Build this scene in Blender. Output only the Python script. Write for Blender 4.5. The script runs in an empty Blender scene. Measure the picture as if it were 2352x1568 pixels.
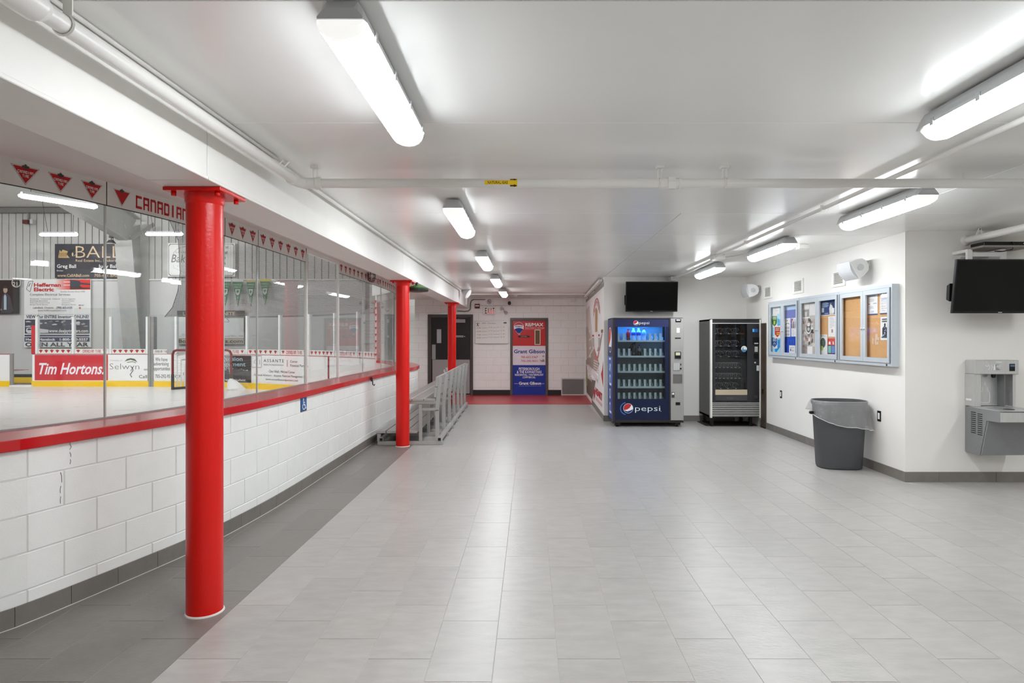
import bpy, bmesh, math, random
from mathutils import Vector
RND = random.Random(7)
SC = bpy.context.scene
COL = SC.collection
PI = math.pi

# ------------------------------------------------------------------ camera, world, lights, exposure
F, CX, CY, H = 1444.0, 1218.0, 777.0, 1.517      # focal length, vanishing point and eye height
cam_d = bpy.data.cameras.new('camera')
cam = bpy.data.objects.new('camera', cam_d)
COL.objects.link(cam)
cam.location = (0, 0, H)
cam.rotation_euler = (PI / 2, 0, 0)
cam_d.sensor_width = 36
cam_d.lens = F / 2352 * 36
cam_d.shift_x = (1176 - CX) / 2352
cam_d.shift_y = -(784 - CY) / 2352
cam_d.clip_end = 200
SC.camera = cam

SC.view_settings.view_transform = 'Standard'
SC.view_settings.look = 'None'
SC.view_settings.gamma = 1
SC.view_settings.exposure = 0.49
SC.view_settings.use_curve_mapping = False
SC.cycles.use_denoising = True
SC.cycles.max_bounces = 11
SC.cycles.diffuse_bounces = 7
SC.cycles.adaptive_threshold = .02
SC.cycles.glossy_bounces = 4
SC.cycles.transparent_max_bounces = 24
SC.cycles.sample_clamp_indirect = 8

w = bpy.data.worlds.new('world')
SC.world = w
w.use_nodes = True
w.node_tree.nodes['Background'].inputs[0].default_value = (1, .98, .95, 1)
w.node_tree.nodes['Background'].inputs[1].default_value = 0.25

LENS = 50.0          # emission of the lobby fluorescent lenses
RINKLENS = 24.0


def area(name, loc, rot, sx, sy, watt, col=(.93, .97, 1)):
    d = bpy.data.lights.new(name, 'AREA')
    d.shape = 'RECTANGLE'
    d.size, d.size_y, d.energy, d.color = sx, sy, watt, col
    o = bpy.data.objects.new(name, d)
    o.location, o.rotation_euler = loc, rot
    COL.objects.link(o)
    return o


# the lobby goes on behind the camera; unseen area lights added to light it
for x, y, p in [(-.62, -.95, 24), (2.0, -.7, 24), (5.6, 2.0, 17), (5.6, -1.0, 20), (5.6, 4.6, 15)]:
    area('lobby_fill', (x, y, 2.5), (0, 0, 0), .16, 1.2, p)
# unseen area lights added above the ice, some tilted to brighten the far wall
for x, y, p, a in [(-7, 7, 70, 0), (-7, 13.5, 170, 1.05), (-13, 7, 70, 0), (-13, 13.5, 190, 1.05), (-19, 12, 160, .95), (-12, 0, 70, 0)]:
    area('hall_fill', (x, y, 6.3), (a, 0, 0), 4.0, .6, p, (.96, .98, 1))


# ------------------------------------------------------------------ materials
def lin(c):
    c = c / 255
    return c / 12.92 if c <= .04045 else ((c + .055) / 1.055) ** 2.4


def L(rgb):
    return tuple(lin(c) for c in rgb) + (1,)


_M = {}


def mat(name, rgb, rough=.5, metal=0., var=.05, scale=6., bump=0., bscale=80., spec=.5, rand=0., stretch=None, coat=0.,
        emit=0., rvar=0.):
    if name in _M:
        return _M[name]
    m = bpy.data.materials.new(name)
    m.use_nodes = True
    nt = m.node_tree
    N, K = nt.nodes, nt.links
    p = N['Principled BSDF']
    p.inputs['Roughness'].default_value = rough
    p.inputs['Metallic'].default_value = metal
    p.inputs['Specular IOR Level'].default_value = spec
    if coat:
        p.inputs['Coat Weight'].default_value = coat
        p.inputs['Coat Roughness'].default_value = .06
    tc = N.new('ShaderNodeTexCoord')
    src = tc.outputs['Object']
    if stretch:
        mp = N.new('ShaderNodeMapping')
        mp.inputs['Scale'].default_value = stretch
        K.new(src, mp.inputs['Vector'])
        src = mp.outputs['Vector']
    if rand:
        oi = N.new('ShaderNodeObjectInfo')
        ad = N.new('ShaderNodeVectorMath')
        ad.operation = 'ADD'
        sc = N.new('ShaderNodeMath')
        sc.operation = 'MULTIPLY'
        sc.inputs[1].default_value = 37.0
        K.new(oi.outputs['Random'], sc.inputs[0])
        K.new(src, ad.inputs[0])
        K.new(sc.outputs[0], ad.inputs[1])
        src = ad.outputs[0]
    no = N.new('ShaderNodeTexNoise')
    no.inputs['Scale'].default_value = scale
    no.inputs['Detail'].default_value = 5
    K.new(src, no.inputs['Vector'])
    rm = N.new('ShaderNodeMapRange')
    rm.inputs['From Min'].default_value = .25
    rm.inputs['From Max'].default_value = .75
    rm.inputs['To Min'].default_value = 1 - var
    rm.inputs['To Max'].default_value = 1 + var
    K.new(no.outputs['Fac'], rm.inputs['Value'])
    val = rm.outputs[0]
    if rand:
        r2 = N.new('ShaderNodeMapRange')
        r2.inputs['To Min'].default_value = 1 - rand
        r2.inputs['To Max'].default_value = 1 + rand
        K.new(oi.outputs['Random'], r2.inputs['Value'])
        mu = N.new('ShaderNodeMath')
        mu.operation = 'MULTIPLY'
        K.new(val, mu.inputs[0])
        K.new(r2.outputs[0], mu.inputs[1])
        val = mu.outputs[0]
    vm = N.new('ShaderNodeVectorMath')
    vm.operation = 'SCALE'
    vm.inputs[0].default_value = L(rgb)[:3]
    K.new(val, vm.inputs['Scale'])
    K.new(vm.outputs[0], p.inputs['Base Color'])
    if rvar:
        r3 = N.new('ShaderNodeMapRange')
        r3.inputs['To Min'].default_value = rough - rvar
        r3.inputs['To Max'].default_value = rough + rvar
        K.new(no.outputs['Fac'], r3.inputs['Value'])
        K.new(r3.outputs[0], p.inputs['Roughness'])
    if emit:
        p.inputs['Emission Color'].default_value = L(rgb)
        p.inputs['Emission Strength'].default_value = emit
    if bump:
        n2 = N.new('ShaderNodeTexNoise')
        n2.inputs['Scale'].default_value = bscale
        n2.inputs['Detail'].default_value = 3
        K.new(src, n2.inputs['Vector'])
        b = N.new('ShaderNodeBump')
        b.inputs['Strength'].default_value = bump
        b.inputs['Distance'].default_value = .01
        K.new(n2.outputs['Fac'], b.inputs['Height'])
        K.new(b.outputs[0], p.inputs['Normal'])
    _M[name] = m
    return m


def glow(name, rgb, s):
    if name in _M:
        return _M[name]
    m = bpy.data.materials.new(name)
    m.use_nodes = True
    nt = m.node_tree
    nt.nodes.remove(nt.nodes['Principled BSDF'])
    e = nt.nodes.new('ShaderNodeEmission')
    e.inputs[0].default_value = L(rgb)
    e.inputs[1].default_value = s
    nt.links.new(e.outputs[0], nt.nodes['Material Output'].inputs[0])
    _M[name] = m
    return m


def glass(name, tint=(1, 1, 1), ior=1.45, rough=0.0, haze=0.0, hazecol=(200, 205, 205)):
    """clear sheet: fresnel mix of see-through and mirror, a little dusty haze"""
    if name in _M:
        return _M[name]
    m = bpy.data.materials.new(name)
    m.use_nodes = True
    nt = m.node_tree
    N, K = nt.nodes, nt.links
    N.remove(N['Principled BSDF'])
    tr = N.new('ShaderNodeBsdfTransparent')
    tr.inputs[0].default_value = tuple(tint) + (1,)
    gl = N.new('ShaderNodeBsdfGlossy')
    gl.inputs['Roughness'].default_value = rough
    lw = N.new('ShaderNodeLayerWeight')
    lw.inputs[0].default_value = .5
    pw = N.new('ShaderNodeMath')
    pw.operation = 'POWER'
    pw.inputs[1].default_value = 5
    K.new(lw.outputs['Facing'], pw.inputs[0])
    f0 = ((ior - 1) / (ior + 1)) ** 2
    fr = N.new('ShaderNodeMath')
    fr.operation = 'MULTIPLY_ADD'
    fr.inputs[1].default_value = 1 - f0
    fr.inputs[2].default_value = f0
    K.new(pw.outputs[0], fr.inputs[0])
    mx = N.new('ShaderNodeMixShader')
    K.new(fr.outputs[0], mx.inputs[0])
    K.new(tr.outputs[0], mx.inputs[1])
    K.new(gl.outputs[0], mx.inputs[2])
    out = mx.outputs[0]
    if haze:
        df = N.new('ShaderNodeBsdfDiffuse')
        df.inputs[0].default_value = L(hazecol)
        tc = N.new('ShaderNodeTexCoord')
        no = N.new('ShaderNodeTexNoise')
        no.inputs['Scale'].default_value = 3.0
        K.new(tc.outputs['Object'], no.inputs['Vector'])
        mr = N.new('ShaderNodeMath')
        mr.operation = 'MULTIPLY'
        mr.inputs[1].default_value = haze * 2
        K.new(no.outputs['Fac'], mr.inputs[0])
        m2 = N.new('ShaderNodeMixShader')
        K.new(mr.outputs[0], m2.inputs[0])
        K.new(out, m2.inputs[1])
        K.new(df.outputs[0], m2.inputs[2])
        out = m2.outputs[0]
    K.new(out, N['Material Output'].inputs[0])
    _M[name] = m
    return m


def netting(name, rgb, cell, fill):
    m = bpy.data.materials.new(name)
    m.use_nodes = True
    nt = m.node_tree
    N, K = nt.nodes, nt.links
    N.remove(N['Principled BSDF'])
    tc = N.new('ShaderNodeTexCoord')
    sx = N.new('ShaderNodeSeparateXYZ')
    K.new(tc.outputs['Object'], sx.inputs[0])

    def op(o, a, b=None):
        n = N.new('ShaderNodeMath')
        n.operation = o
        for i, q in enumerate((a, b)):
            if q is None:
                continue
            if isinstance(q, (int, float)):
                n.inputs[i].default_value = q
            else:
                K.new(q, n.inputs[i])
        return n.outputs[0]
    a = op('SUBTRACT', sx.outputs[0], sx.outputs[1])
    g1 = op('LESS_THAN', op('FRACT', op('DIVIDE', a, cell)), fill)
    g2 = op('LESS_THAN', op('FRACT', op('DIVIDE', sx.outputs[2], cell)), fill)
    g = op('MAXIMUM', g1, g2)
    tr = N.new('ShaderNodeBsdfTransparent')
    df = N.new('ShaderNodeBsdfDiffuse')
    df.inputs[0].default_value = L(rgb)
    mx = N.new('ShaderNodeMixShader')
    K.new(g, mx.inputs[0])
    K.new(tr.outputs[0], mx.inputs[1])
    K.new(df.outputs[0], mx.inputs[2])
    K.new(mx.outputs[0], N['Material Output'].inputs[0])
    return m


WHITE = mat('white_paint', (236, 234, 230), .42, var=.02, bump=.08, bscale=120)
PLASTER = mat('plaster_paint', (237, 234, 229), .5, var=.015, scale=2, bump=.05, bscale=90)
BLOCKP = mat('block_paint', (239, 240, 237), .36, var=.02, scale=10, bump=.09, bscale=120, rand=.01)
JOINT = mat('joint_paint', (222, 220, 216), .5, var=.03)
CEIL = mat('ceiling_gloss', (238, 238, 235), .23, var=.02, scale=1.2, bump=.035, bscale=9, rand=.012, rvar=.05)
SOFFIT = mat('soffit_paint', (226, 224, 220), .5, var=.03, scale=2)
TILE = mat('floor_tile', (166, 163, 159), .33, var=.1, scale=14, bump=.13, bscale=60, rand=.035, stretch=(.5, 1.3, 1), rvar=.05)
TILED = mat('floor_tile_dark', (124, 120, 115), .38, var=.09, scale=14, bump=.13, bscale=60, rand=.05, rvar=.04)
GROUT = mat('grout', (182, 179, 174), .7, var=.05)
BASET = mat('base_tile', (120, 115, 109), .42, var=.08, scale=9, rand=.05, bump=.15, bscale=40)
RED = mat('red_gloss_paint', (214, 16, 6), .3, var=.04, bump=.12, bscale=60, spec=.4)
REDCAP = mat('red_laminate', (196, 16, 24), .22, var=.03, coat=.3)
ALU = mat('aluminium', (188, 187, 184), .36, metal=.6, var=.04, scale=15)
ALUB = mat('brushed_aluminium', (198, 205, 211), .38, metal=.22, var=.03, scale=20, stretch=(1, 1, 12))
STEEL = mat('stainless_steel', (204, 204, 203), .32, metal=.6, var=.06, scale=9, stretch=(8, 1, 1))
STEELD = mat('grey_steel', (128, 129, 130), .4, metal=.3, var=.05, scale=12)
BLACK = mat('black_plastic', (12, 12, 13), .35, var=.1, spec=.35)
SCREEN = mat('screen_black', (3, 3, 4), .1, var=.1, spec=.22)
DARK = mat('dark_grey', (52, 51, 50), .45, var=.08)
DKFRAME = mat('dark_frame', (72, 66, 61), .45, var=.05)
FIXG = mat('fixture_housing', (196, 198, 200), .4, var=.03)
PIPEW = mat('pipe_paint', (228, 226, 222), .33, var=.02, bump=.05, bscale=50)
PAPER = mat('white_print', (238, 237, 236), .6, var=.015)
LENSM = glow('lamp_lens', (246, 251, 255), LENS)
LENSD = glow('lamp_lens_edge', (246, 251, 255), LENS * .34)
RLENS = glow('hall_lamp_lens', (255, 253, 250), RINKLENS)
CLEARG = glass('shield_glass', (.985, .99, .988), 1.42, haze=.012)
RINKG = glass('board_glass', (.955, .97, .968), 1.4, haze=.03)
CASET = glass('tinted_case_glass', (.74, .75, .77), 1.4)
CASEB = glass('cooler_glass', (.8, .84, .86), 1.4)
CASEG = glass('case_glass', (.985, .985, .985), 1.4)


def C(r, g, b, rough=.55):
    """flat print ink"""
    return mat('ink_%d_%d_%d' % (r, g, b), (r, g, b), rough, var=.02)


# ------------------------------------------------------------------ mesh builder
def vv(p):
    return Vector(p)


class MB:
    def __init__(s, m=None):
        s.v, s.f, s.m, s.s, s.d = [], [], [], [], m

    def add(s, vs, fs, m=None, sm=False):
        o = len(s.v)
        s.v += [tuple(p) for p in vs]
        m = m or s.d
        for f in fs:
            s.f.append([i + o for i in f])
            s.m.append(m)
            s.s.append(sm)
        return s

    def hexa(s, p, m=None):
        return s.add(p, [(3, 2, 1, 0), (4, 5, 6, 7), (0, 1, 5, 4), (1, 2, 6, 5), (2, 3, 7, 6), (3, 0, 4, 7)], m)

    def box(s, x0, x1, y0, y1, z0, z1, m=None):
        x0, x1 = min(x0, x1), max(x0, x1)
        y0, y1 = min(y0, y1), max(y0, y1)
        z0, z1 = min(z0, z1), max(z0, z1)
        return s.hexa([(x0, y0, z0), (x1, y0, z0), (x1, y1, z0), (x0, y1, z0),
                       (x0, y0, z1), (x1, y0, z1), (x1, y1, z1), (x0, y1, z1)], m)

    def bar(s, a, b, w, h, m=None, up=(0, 0, 1)):
        a, b, up = vv(a), vv(b), vv(up)
        d = (b - a).normalized()
        x = d.cross(up)
        if x.length < 1e-4:
            x = d.cross(Vector((0, 1, 0)))
        x.normalize()
        u = x.cross(d)
        x *= w / 2
        u *= h / 2
        return s.hexa([a - x - u, a + x - u, b + x - u, b - x - u, a - x + u, a + x + u, b + x + u, b - x + u], m)

    def loft(s, rings, m=None, sm=True, cap=True, closed=False):
        n = len(rings[0])
        vs = [p for r in rings for p in r]
        fs = []
        k = len(rings)
        for i in range(k if closed else k - 1):
            j = (i + 1) % k
            for a in range(n):
                b = (a + 1) % n
                fs.append((i * n + a, i * n + b, j * n + b, j * n + a))
        s.add(vs, fs, m, sm)
        if cap and not closed:
            s.add(rings[0], [tuple(range(n))[::-1]], m)
            s.add(rings[-1], [tuple(range(n))], m)
        return s

    def tube(s, pts, r, n=10, m=None, cap=True):
        pts = [vv(p) for p in pts]
        rs = r if isinstance(r, (list, tuple)) else [r] * len(pts)
        rings = []
        d0 = (pts[1] - pts[0]).normalized()
        ref = Vector((0, 0, 1)) if abs(d0.z) < .9 else Vector((1, 0, 0))
        for i, p in enumerate(pts):
            d = (pts[min(i + 1, len(pts) - 1)] - pts[max(i - 1, 0)]).normalized()
            x = d.cross(ref)
            if x.length < 1e-3:
                x = Vector((1, 0, 0))
            x.normalize()
            y = x.cross(d)
            ref = y if abs(d.dot(y)) < .5 else ref
            rings.append([p + (x * math.cos(2 * PI * a / n) + y * math.sin(2 * PI * a / n)) * rs[i] for a in range(n)])
        return s.loft(rings, m, cap=cap)

    def lathe(s, prof, c, ax=(0, 0, 1), n=20, m=None, cap=True):
        ax = vv(ax).normalized()
        c = vv(c)
        x = ax.cross(Vector((0, 0, 1)) if abs(ax.z) < .9 else Vector((1, 0, 0))).normalized()
        y = ax.cross(x)
        return s.loft([[c + ax * t + (x * math.cos(2 * PI * a / n) + y * math.sin(2 * PI * a / n)) * r for a in range(n)]
                       for r, t in prof], m, cap=cap)

    def prism(s, pts, O, U, V, d0, d1, m=None, sm=False):
        O, U, V = vv(O), vv(U), vv(V)
        N = U.cross(V).normalized()
        n = len(pts)
        A = [O + U * p[0] + V * p[1] + N * d0 for p in pts]
        B = [O + U * p[0] + V * p[1] + N * d1 for p in pts]
        s.add(A, [tuple(range(n))[::-1]], m)
        s.add(B, [tuple(range(n))], m)
        return s.add(A + B, [(a, (a + 1) % n, n + (a + 1) % n, n + a) for a in range(n)], m, sm)

    def build(s, name, m=None, parent=None, bev=0., loc=None, merge=True, seg=1, flat=False):
        me = bpy.data.meshes.new(name)
        if parent is not None:
            off = LOC[parent.name]
        elif loc is not None:
            off = vv(loc)
        else:
            xs, ys, zs = zip(*s.v)
            off = Vector(((min(xs) + max(xs)) / 2, (min(ys) + max(ys)) / 2, min(zs)))
        me.from_pydata([(p[0] - off[0], p[1] - off[1], p[2] - off[2]) for p in s.v], [], s.f)
        slots = []
        idx = []
        for q in s.m:
            q = q or m
            if q not in slots:
                slots.append(q)
            idx.append(slots.index(q))
        for q in slots:
            me.materials.append(q)
        me.polygons.foreach_set('material_index', idx)
        me.polygons.foreach_set('use_smooth', s.s)
        if merge:
            bm = bmesh.new()
            bm.from_mesh(me)
            bmesh.ops.remove_doubles(bm, verts=bm.verts, dist=1e-5)
            if not flat:
                bmesh.ops.recalc_face_normals(bm, faces=bm.faces)
            if bev:
                es = [e for e in bm.edges if len(e.link_faces) == 2 and e.calc_face_angle(0) > .6]
                bmesh.ops.bevel(bm, geom=es, offset=bev, segments=seg, affect='EDGES', clamp_overlap=True, profile=.5)
            if any(s.s):
                for e in bm.edges:
                    if len(e.link_faces) == 2 and e.calc_face_angle(0) > .7:
                        e.smooth = False
            bm.to_mesh(me)
            bm.free()
        me.update()
        o = bpy.data.objects.new(name, me)
        COL.objects.link(o)
        LOC[o.name] = Vector(off)
        if parent is not None:
            o.parent = parent
        else:
            o.location = off
        return o


LOC = {}


def tag(o, label, cat, group=None):
    o['label'] = label
    o['category'] = cat
    if group:
        o['group'] = group
    return o


def thing(name, label, cat, loc, group=None):
    o = bpy.data.objects.new(name, None)
    o.empty_display_size = .1
    COL.objects.link(o)
    o.location = loc
    LOC[o.name] = Vector(loc)
    return tag(o, label, cat, group)


def struct(o):
    o['kind'] = 'structure'
    return o


def stuff(o):
    o['kind'] = 'stuff'
    return o


def root(name, loc=(0, 0, 0)):
    o = bpy.data.objects.new(name, None)
    COL.objects.link(o)
    o.location = loc
    LOC[o.name] = Vector(loc)
    return struct(o)


def inst(o, parent, delta):
    """copy of a part, sharing its mesh, moved by delta"""
    c = o.copy()
    COL.objects.link(c)
    c.parent = parent
    c.location = vv(delta) + (o.location if o.parent else Vector())
    return c


def dup(o, delta, label=None, parent=None):
    """copy of a thing with its parts and sub-parts"""
    c = o.copy()
    COL.objects.link(c)
    if parent is None:
        c.location = o.location + vv(delta)
        LOC[c.name] = Vector(c.location)
        if label:
            c['label'] = label
    else:
        c.parent = parent
    for ch in list(o.children):
        dup(ch, (0, 0, 0), None, c)
    return c


def at(px, py, Y):
    return ((px - CX) / F * Y, Y, H - (py - CY) / F * Y)


# ------------------------------------------------------------------ flat print (signs, posters, decals)
_T = {}


def glyphs(body, bold=0., shear=0., sp=1.):
    k = (body, bold, shear, sp)
    if k not in _T:
        cu = bpy.data.curves.new('t', 'FONT')
        cu.body, cu.size, cu.resolution_u, cu.offset, cu.shear, cu.space_character = body, 1, 2, bold, shear, sp
        ob = bpy.data.objects.new('t', cu)
        me = bpy.data.meshes.new_from_object(ob)
        vs = [(q.co.x, q.co.y) for q in me.vertices]
        fs = [tuple(p.vertices) for p in me.polygons]
        bpy.data.objects.remove(ob)
        bpy.data.meshes.remove(me)
        bpy.data.curves.remove(cu)
        x0 = min(q[0] for q in vs) if vs else 0
        x1 = max(q[0] for q in vs) if vs else 1
        _T[k] = ([(q[0] - x0, q[1]) for q in vs], fs, x1 - x0)
    return _T[k]


LEAF = [(0, 1), (.18, .62), (.38, .74), (.3, .28), (.5, .5), (.58, .36), (.95, .42), (.8, .18), (1, .06), (.55, -.28),
        (.62, -.48), (.06, -.4), (.05, -.9), (-.05, -.9), (-.06, -.4), (-.62, -.48), (-.55, -.28), (-1, .06), (-.8, .18),
        (-.95, .42), (-.58, .36), (-.5, .5), (-.3, .28), (-.38, .74), (-.18, .62)]
SEG = {'C': [(0, 0, 1, .2), (0, .8, 1, 1), (0, 0, .24, 1)], 'A': [(0, 0, .24, 1), (.76, 0, 1, 1), (0, .8, 1, 1), (0, .36, 1, .52)],
       'N': [(0, 0, .24, 1), (.76, 0, 1, .9), (0, .8, .86, 1)],
       'D': [(0, 0, .24, 1), (.76, .08, 1, .92), (0, 0, .9, .2), (0, .8, .9, 1)], 'I': [(.3, 0, .62, 1)],
       'T': [(.38, 0, .62, 1), (0, .8, 1, 1)], 'R': [(0, 0, .24, 1), (0, .8, .9, 1), (.76, .45, 1, .9), (0, .38, .9, .54), (.7, 0, .95, .4)],
       'E': [(0, 0, .24, 1), (0, 0, 1, .2), (0, .42, .85, .58), (0, .8, 1, 1)], ' ': []}


class Flat:
    def __init__(s, O, U=(1, 0, 0), V=(0, 0, 1), lift=.0012, step=.00016):
        s.O, s.U, s.V = vv(O), vv(U).normalized(), vv(V).normalized()
        s.N = s.U.cross(s.V).normalized()
        s.n, s.step, s.b = lift, step, MB()

    def P(s, u, v):
        return s.O + s.U * u + s.V * v + s.N * s.n

    def poly(s, pts, m, fs=None):
        s.b.add([s.P(*p) for p in pts], fs or [tuple(range(len(pts)))], m)
        s.n += s.step
        return s

    def rect(s, u0, u1, v0, v1, m):
        return s.poly([(u0, v0), (u1, v0), (u1, v1), (u0, v1)], m)

    def disc(s, u, v, r, m, ry=None, a0=0, a1=2 * PI, n=20, inner=0):
        ry = ry or r
        full = abs(a1 - a0 - 2 * PI) < 1e-6
        a = [a0 + (a1 - a0) * i / n for i in range(n + (0 if full else 1))]
        o = [(u + r * math.cos(t), v + ry * math.sin(t)) for t in a]
        if not inner:
            return s.poly(o, m)
        q = [(u + r * inner * math.cos(t), v + ry * inner * math.sin(t)) for t in a]
        k = len(o)
        return s.poly(o + q, m, [(i, (i + 1) % k, k + (i + 1) % k, k + i) for i in range(k if full else k - 1)])

    def line(s, pts, w, m):
        vs, fs = [], []
        for a, b in zip(pts, pts[1:]):
            dx, dy = b[0] - a[0], b[1] - a[1]
            l = math.hypot(dx, dy) or 1
            nx, ny = -dy / l * w / 2, dx / l * w / 2
            o = len(vs)
            vs += [(a[0] + nx, a[1] + ny), (a[0] - nx, a[1] - ny), (b[0] - nx, b[1] - ny), (b[0] + nx, b[1] + ny)]
            fs.append((o, o + 1, o + 2, o + 3))
        return s.poly(vs, m, fs)

    def text(s, body, u, v, h, m, al='l', w=None, bold=.0, shear=0., sp=1., rot=0.):
        """h: cap height; w: total width it is fitted to"""
        g, fs, gw = glyphs(body, bold, shear, sp)
        k = h / .7
        kx = w / gw if w else k
        W = gw * kx
        u0 = {'l': 0, 'c': -W / 2, 'r': -W}[al]
        c, sn = math.cos(rot), math.sin(rot)
        pts = []
        for x, y in g:
            x, y = x * kx + u0, y * k
            pts.append((u + x * c - y * sn, v + x * sn + y * c))
        return s.poly(pts, m, fs)

    def tire(s, body, u, v, h, w, m):
        """squared unicase lettering"""
        n = len(body)
        cw = w / n
        vs, fs = [], []
        for i, ch in enumerate(body):
            for a, b, c, d in SEG[ch]:
                o = len(vs)
                x = u + i * cw
                vs += [(x + p * cw * .8, v + q * h) for p, q in ((a, b), (c, b), (c, d), (a, d))]
                fs.append((o, o + 1, o + 2, o + 3))
        return s.poly(vs, m, fs)

    def pennant(s, u, v, w, h, words=True, big=True):
        """red triangle pointing down with a dark maple leaf; (u, v) is the middle of its top edge"""
        if big:
            s.poly([(u - w * .53, v + h * .03), (u + w * .53, v + h * .03), (u, v - h * 1.05)], C(70, 66, 64))
            s.poly([(u - w * .51, v + h * .015), (u + w * .51, v + h * .015), (u, v - h * 1.02)], C(225, 222, 218))
        s.poly([(u - w * .47, v - h * .02), (u + w * .47, v - h * .02), (u, v - h * .96)], C(182, 12, 18))
        k = w * .15
        s.poly([(u + x * k, v + y * k * .95 - h * .02) for x, y in LEAF], C(62, 62, 58))
        if words:
            s.tire('CANADIAN', u - w * .29, v - h * .4, h * .16, w * .59, C(232, 230, 226))
            s.tire('TIRE', u - w * .12, v - h * .62, h * .16, w * .25, C(232, 230, 226))
        return s

    def build(s, name, parent):
        return s.b.build(name, None, parent, merge=False)


class Bent(Flat):
    """print that follows a curved wall: u runs along the path, v is height"""

    def __init__(s, path, side, lift=.0015, step=.0003, s0=0., sg=1):
        s.path, s.side, s.n, s.step, s.b, s.s0, s.sg = path, side, lift, step, MB(), s0, sg

    def P(s, u, v):
        p, n = s.path.pt(s.s0 + s.sg * u)
        q = p + n * (s.side * s.n)
        return Vector((q.x, q.y, v))


class Path:
    """smooth plan curve with arc length"""

    def __init__(s, pts, sub=12):
        P = [Vector((a, b, 0)) for a, b in pts]
        q = []
        for i in range(len(P) - 1):
            p0, p1, p2, p3 = P[max(i - 1, 0)], P[i], P[i + 1], P[min(i + 2, len(P) - 1)]
            for k in range(sub):
                t = k / sub
                q.append(.5 * ((2 * p1) + (p2 - p0) * t + (2 * p0 - 5 * p1 + 4 * p2 - p3) * t * t +
                               (3 * p1 - p0 - 3 * p2 + p3) * t ** 3))
        q.append(P[-1])
        s.q = q
        s.s = [0.]
        for a, b in zip(q, q[1:]):
            s.s.append(s.s[-1] + (b - a).length)
        s.len = s.s[-1]

    def pt(s, t):
        t = min(max(t, 0), s.len - 1e-6)
        lo, hi = 0, len(s.s) - 1
        while hi - lo > 1:
            m = (lo + hi) // 2
            if s.s[m] <= t:
                lo = m
            else:
                hi = m
        k = (t - s.s[lo]) / max(s.s[lo + 1] - s.s[lo], 1e-9)
        d = (s.q[lo + 1] - s.q[lo]).normalized()
        return s.q[lo].lerp(s.q[lo + 1], k), Vector((d.y, -d.x, 0))      # point, normal on the right-hand side

    def find(s, fn, last=False):
        """first (or last) arc length where fn(point) changes sign"""
        for i in (range(len(s.q) - 2, -1, -1) if last else range(len(s.q) - 1)):
            a, b = fn(s.q[i]), fn(s.q[i + 1])
            if a * b <= 0 and a != b:
                return s.s[i] + (s.s[i + 1] - s.s[i]) * a / (a - b)
        return 0.

    def ray(s, px, last=False):
        """arc length met by the sight line of a photograph column"""
        k = (px - CX) / F
        return s.find(lambda p: p.x - k * p.y, last)

    def strip(s, b, s0, s1, o0, o1, z0, z1, m=None, step=.12):
        """solid that follows the path between two offsets"""
        n = max(1, int(math.ceil((s1 - s0) / step)))
        rings = []
        for i in range(n + 1):
            p, nn = s.pt(s0 + (s1 - s0) * i / n)
            a, c = p + nn * o0, p + nn * o1
            rings.append([(a.x, a.y, z0), (c.x, c.y, z0), (c.x, c.y, z1), (a.x, a.y, z1)])
        b.loft(rings, m, sm=False)
        return b


# plan curves: the lobby face of the low wall, and the line of boards and glass round the rink
WALL = Path([(-4.1, 1.75), (-3.6, 2.2), (-3.2, 2.63), (-2.95, 2.93), (-2.737, 3.245), (-2.626, 3.587), (-2.477, 4.173), (-2.419, 4.433), (-2.358, 4.806),
             (-2.307, 5.39), (-2.286, 6.0), (-2.284, 7.0), (-2.285, 8.0), (-2.288, 9.1), (-2.25, 10.6), (-2.18, 11.6), (-2.19, 12.2), (-2.3, 12.8),
             (-2.52, 13.5), (-2.87, 14.3), (-3.4, 15.15), (-3.8, 15.7)])
BOARD = Path([(-4.4, 2.15), (-3.75, 2.7), (-3.35, 3.12), (-3.01, 3.57), (-2.82, 4.15), (-2.672, 4.9), (-2.62, 5.8), (-2.602, 7.2), (-2.59, 8.6), (-2.58, 10.1),
              (-2.6, 11.5), (-2.69, 12.5), (-2.88, 13.4), (-3.2, 14.3), (-3.75, 15.25), (-4.5, 16.2), (-5.35, 17.05), (-6.4, 17.85),
              (-7.6, 18.55), (-8.8, 19.1), (-10, 19.5), (-11.4, 19.75), (-13, 19.85), (-15, 19.85), (-18, 19.85), (-21, 19.85), (-25, 19.85)])

# ================================================================== THE SETTING
CEILZ, SOFZ, BEAMZ = 2.645, 2.555, 2.327
YF, YP, XR, YA = 16.78, 11.53, 3.97, 6.657     # far wall, vending wall, notice-board wall, fountain wall


def wallx(y):
    return WALL.pt(WALL.find(lambda p: p.y - y))[0].x


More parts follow.
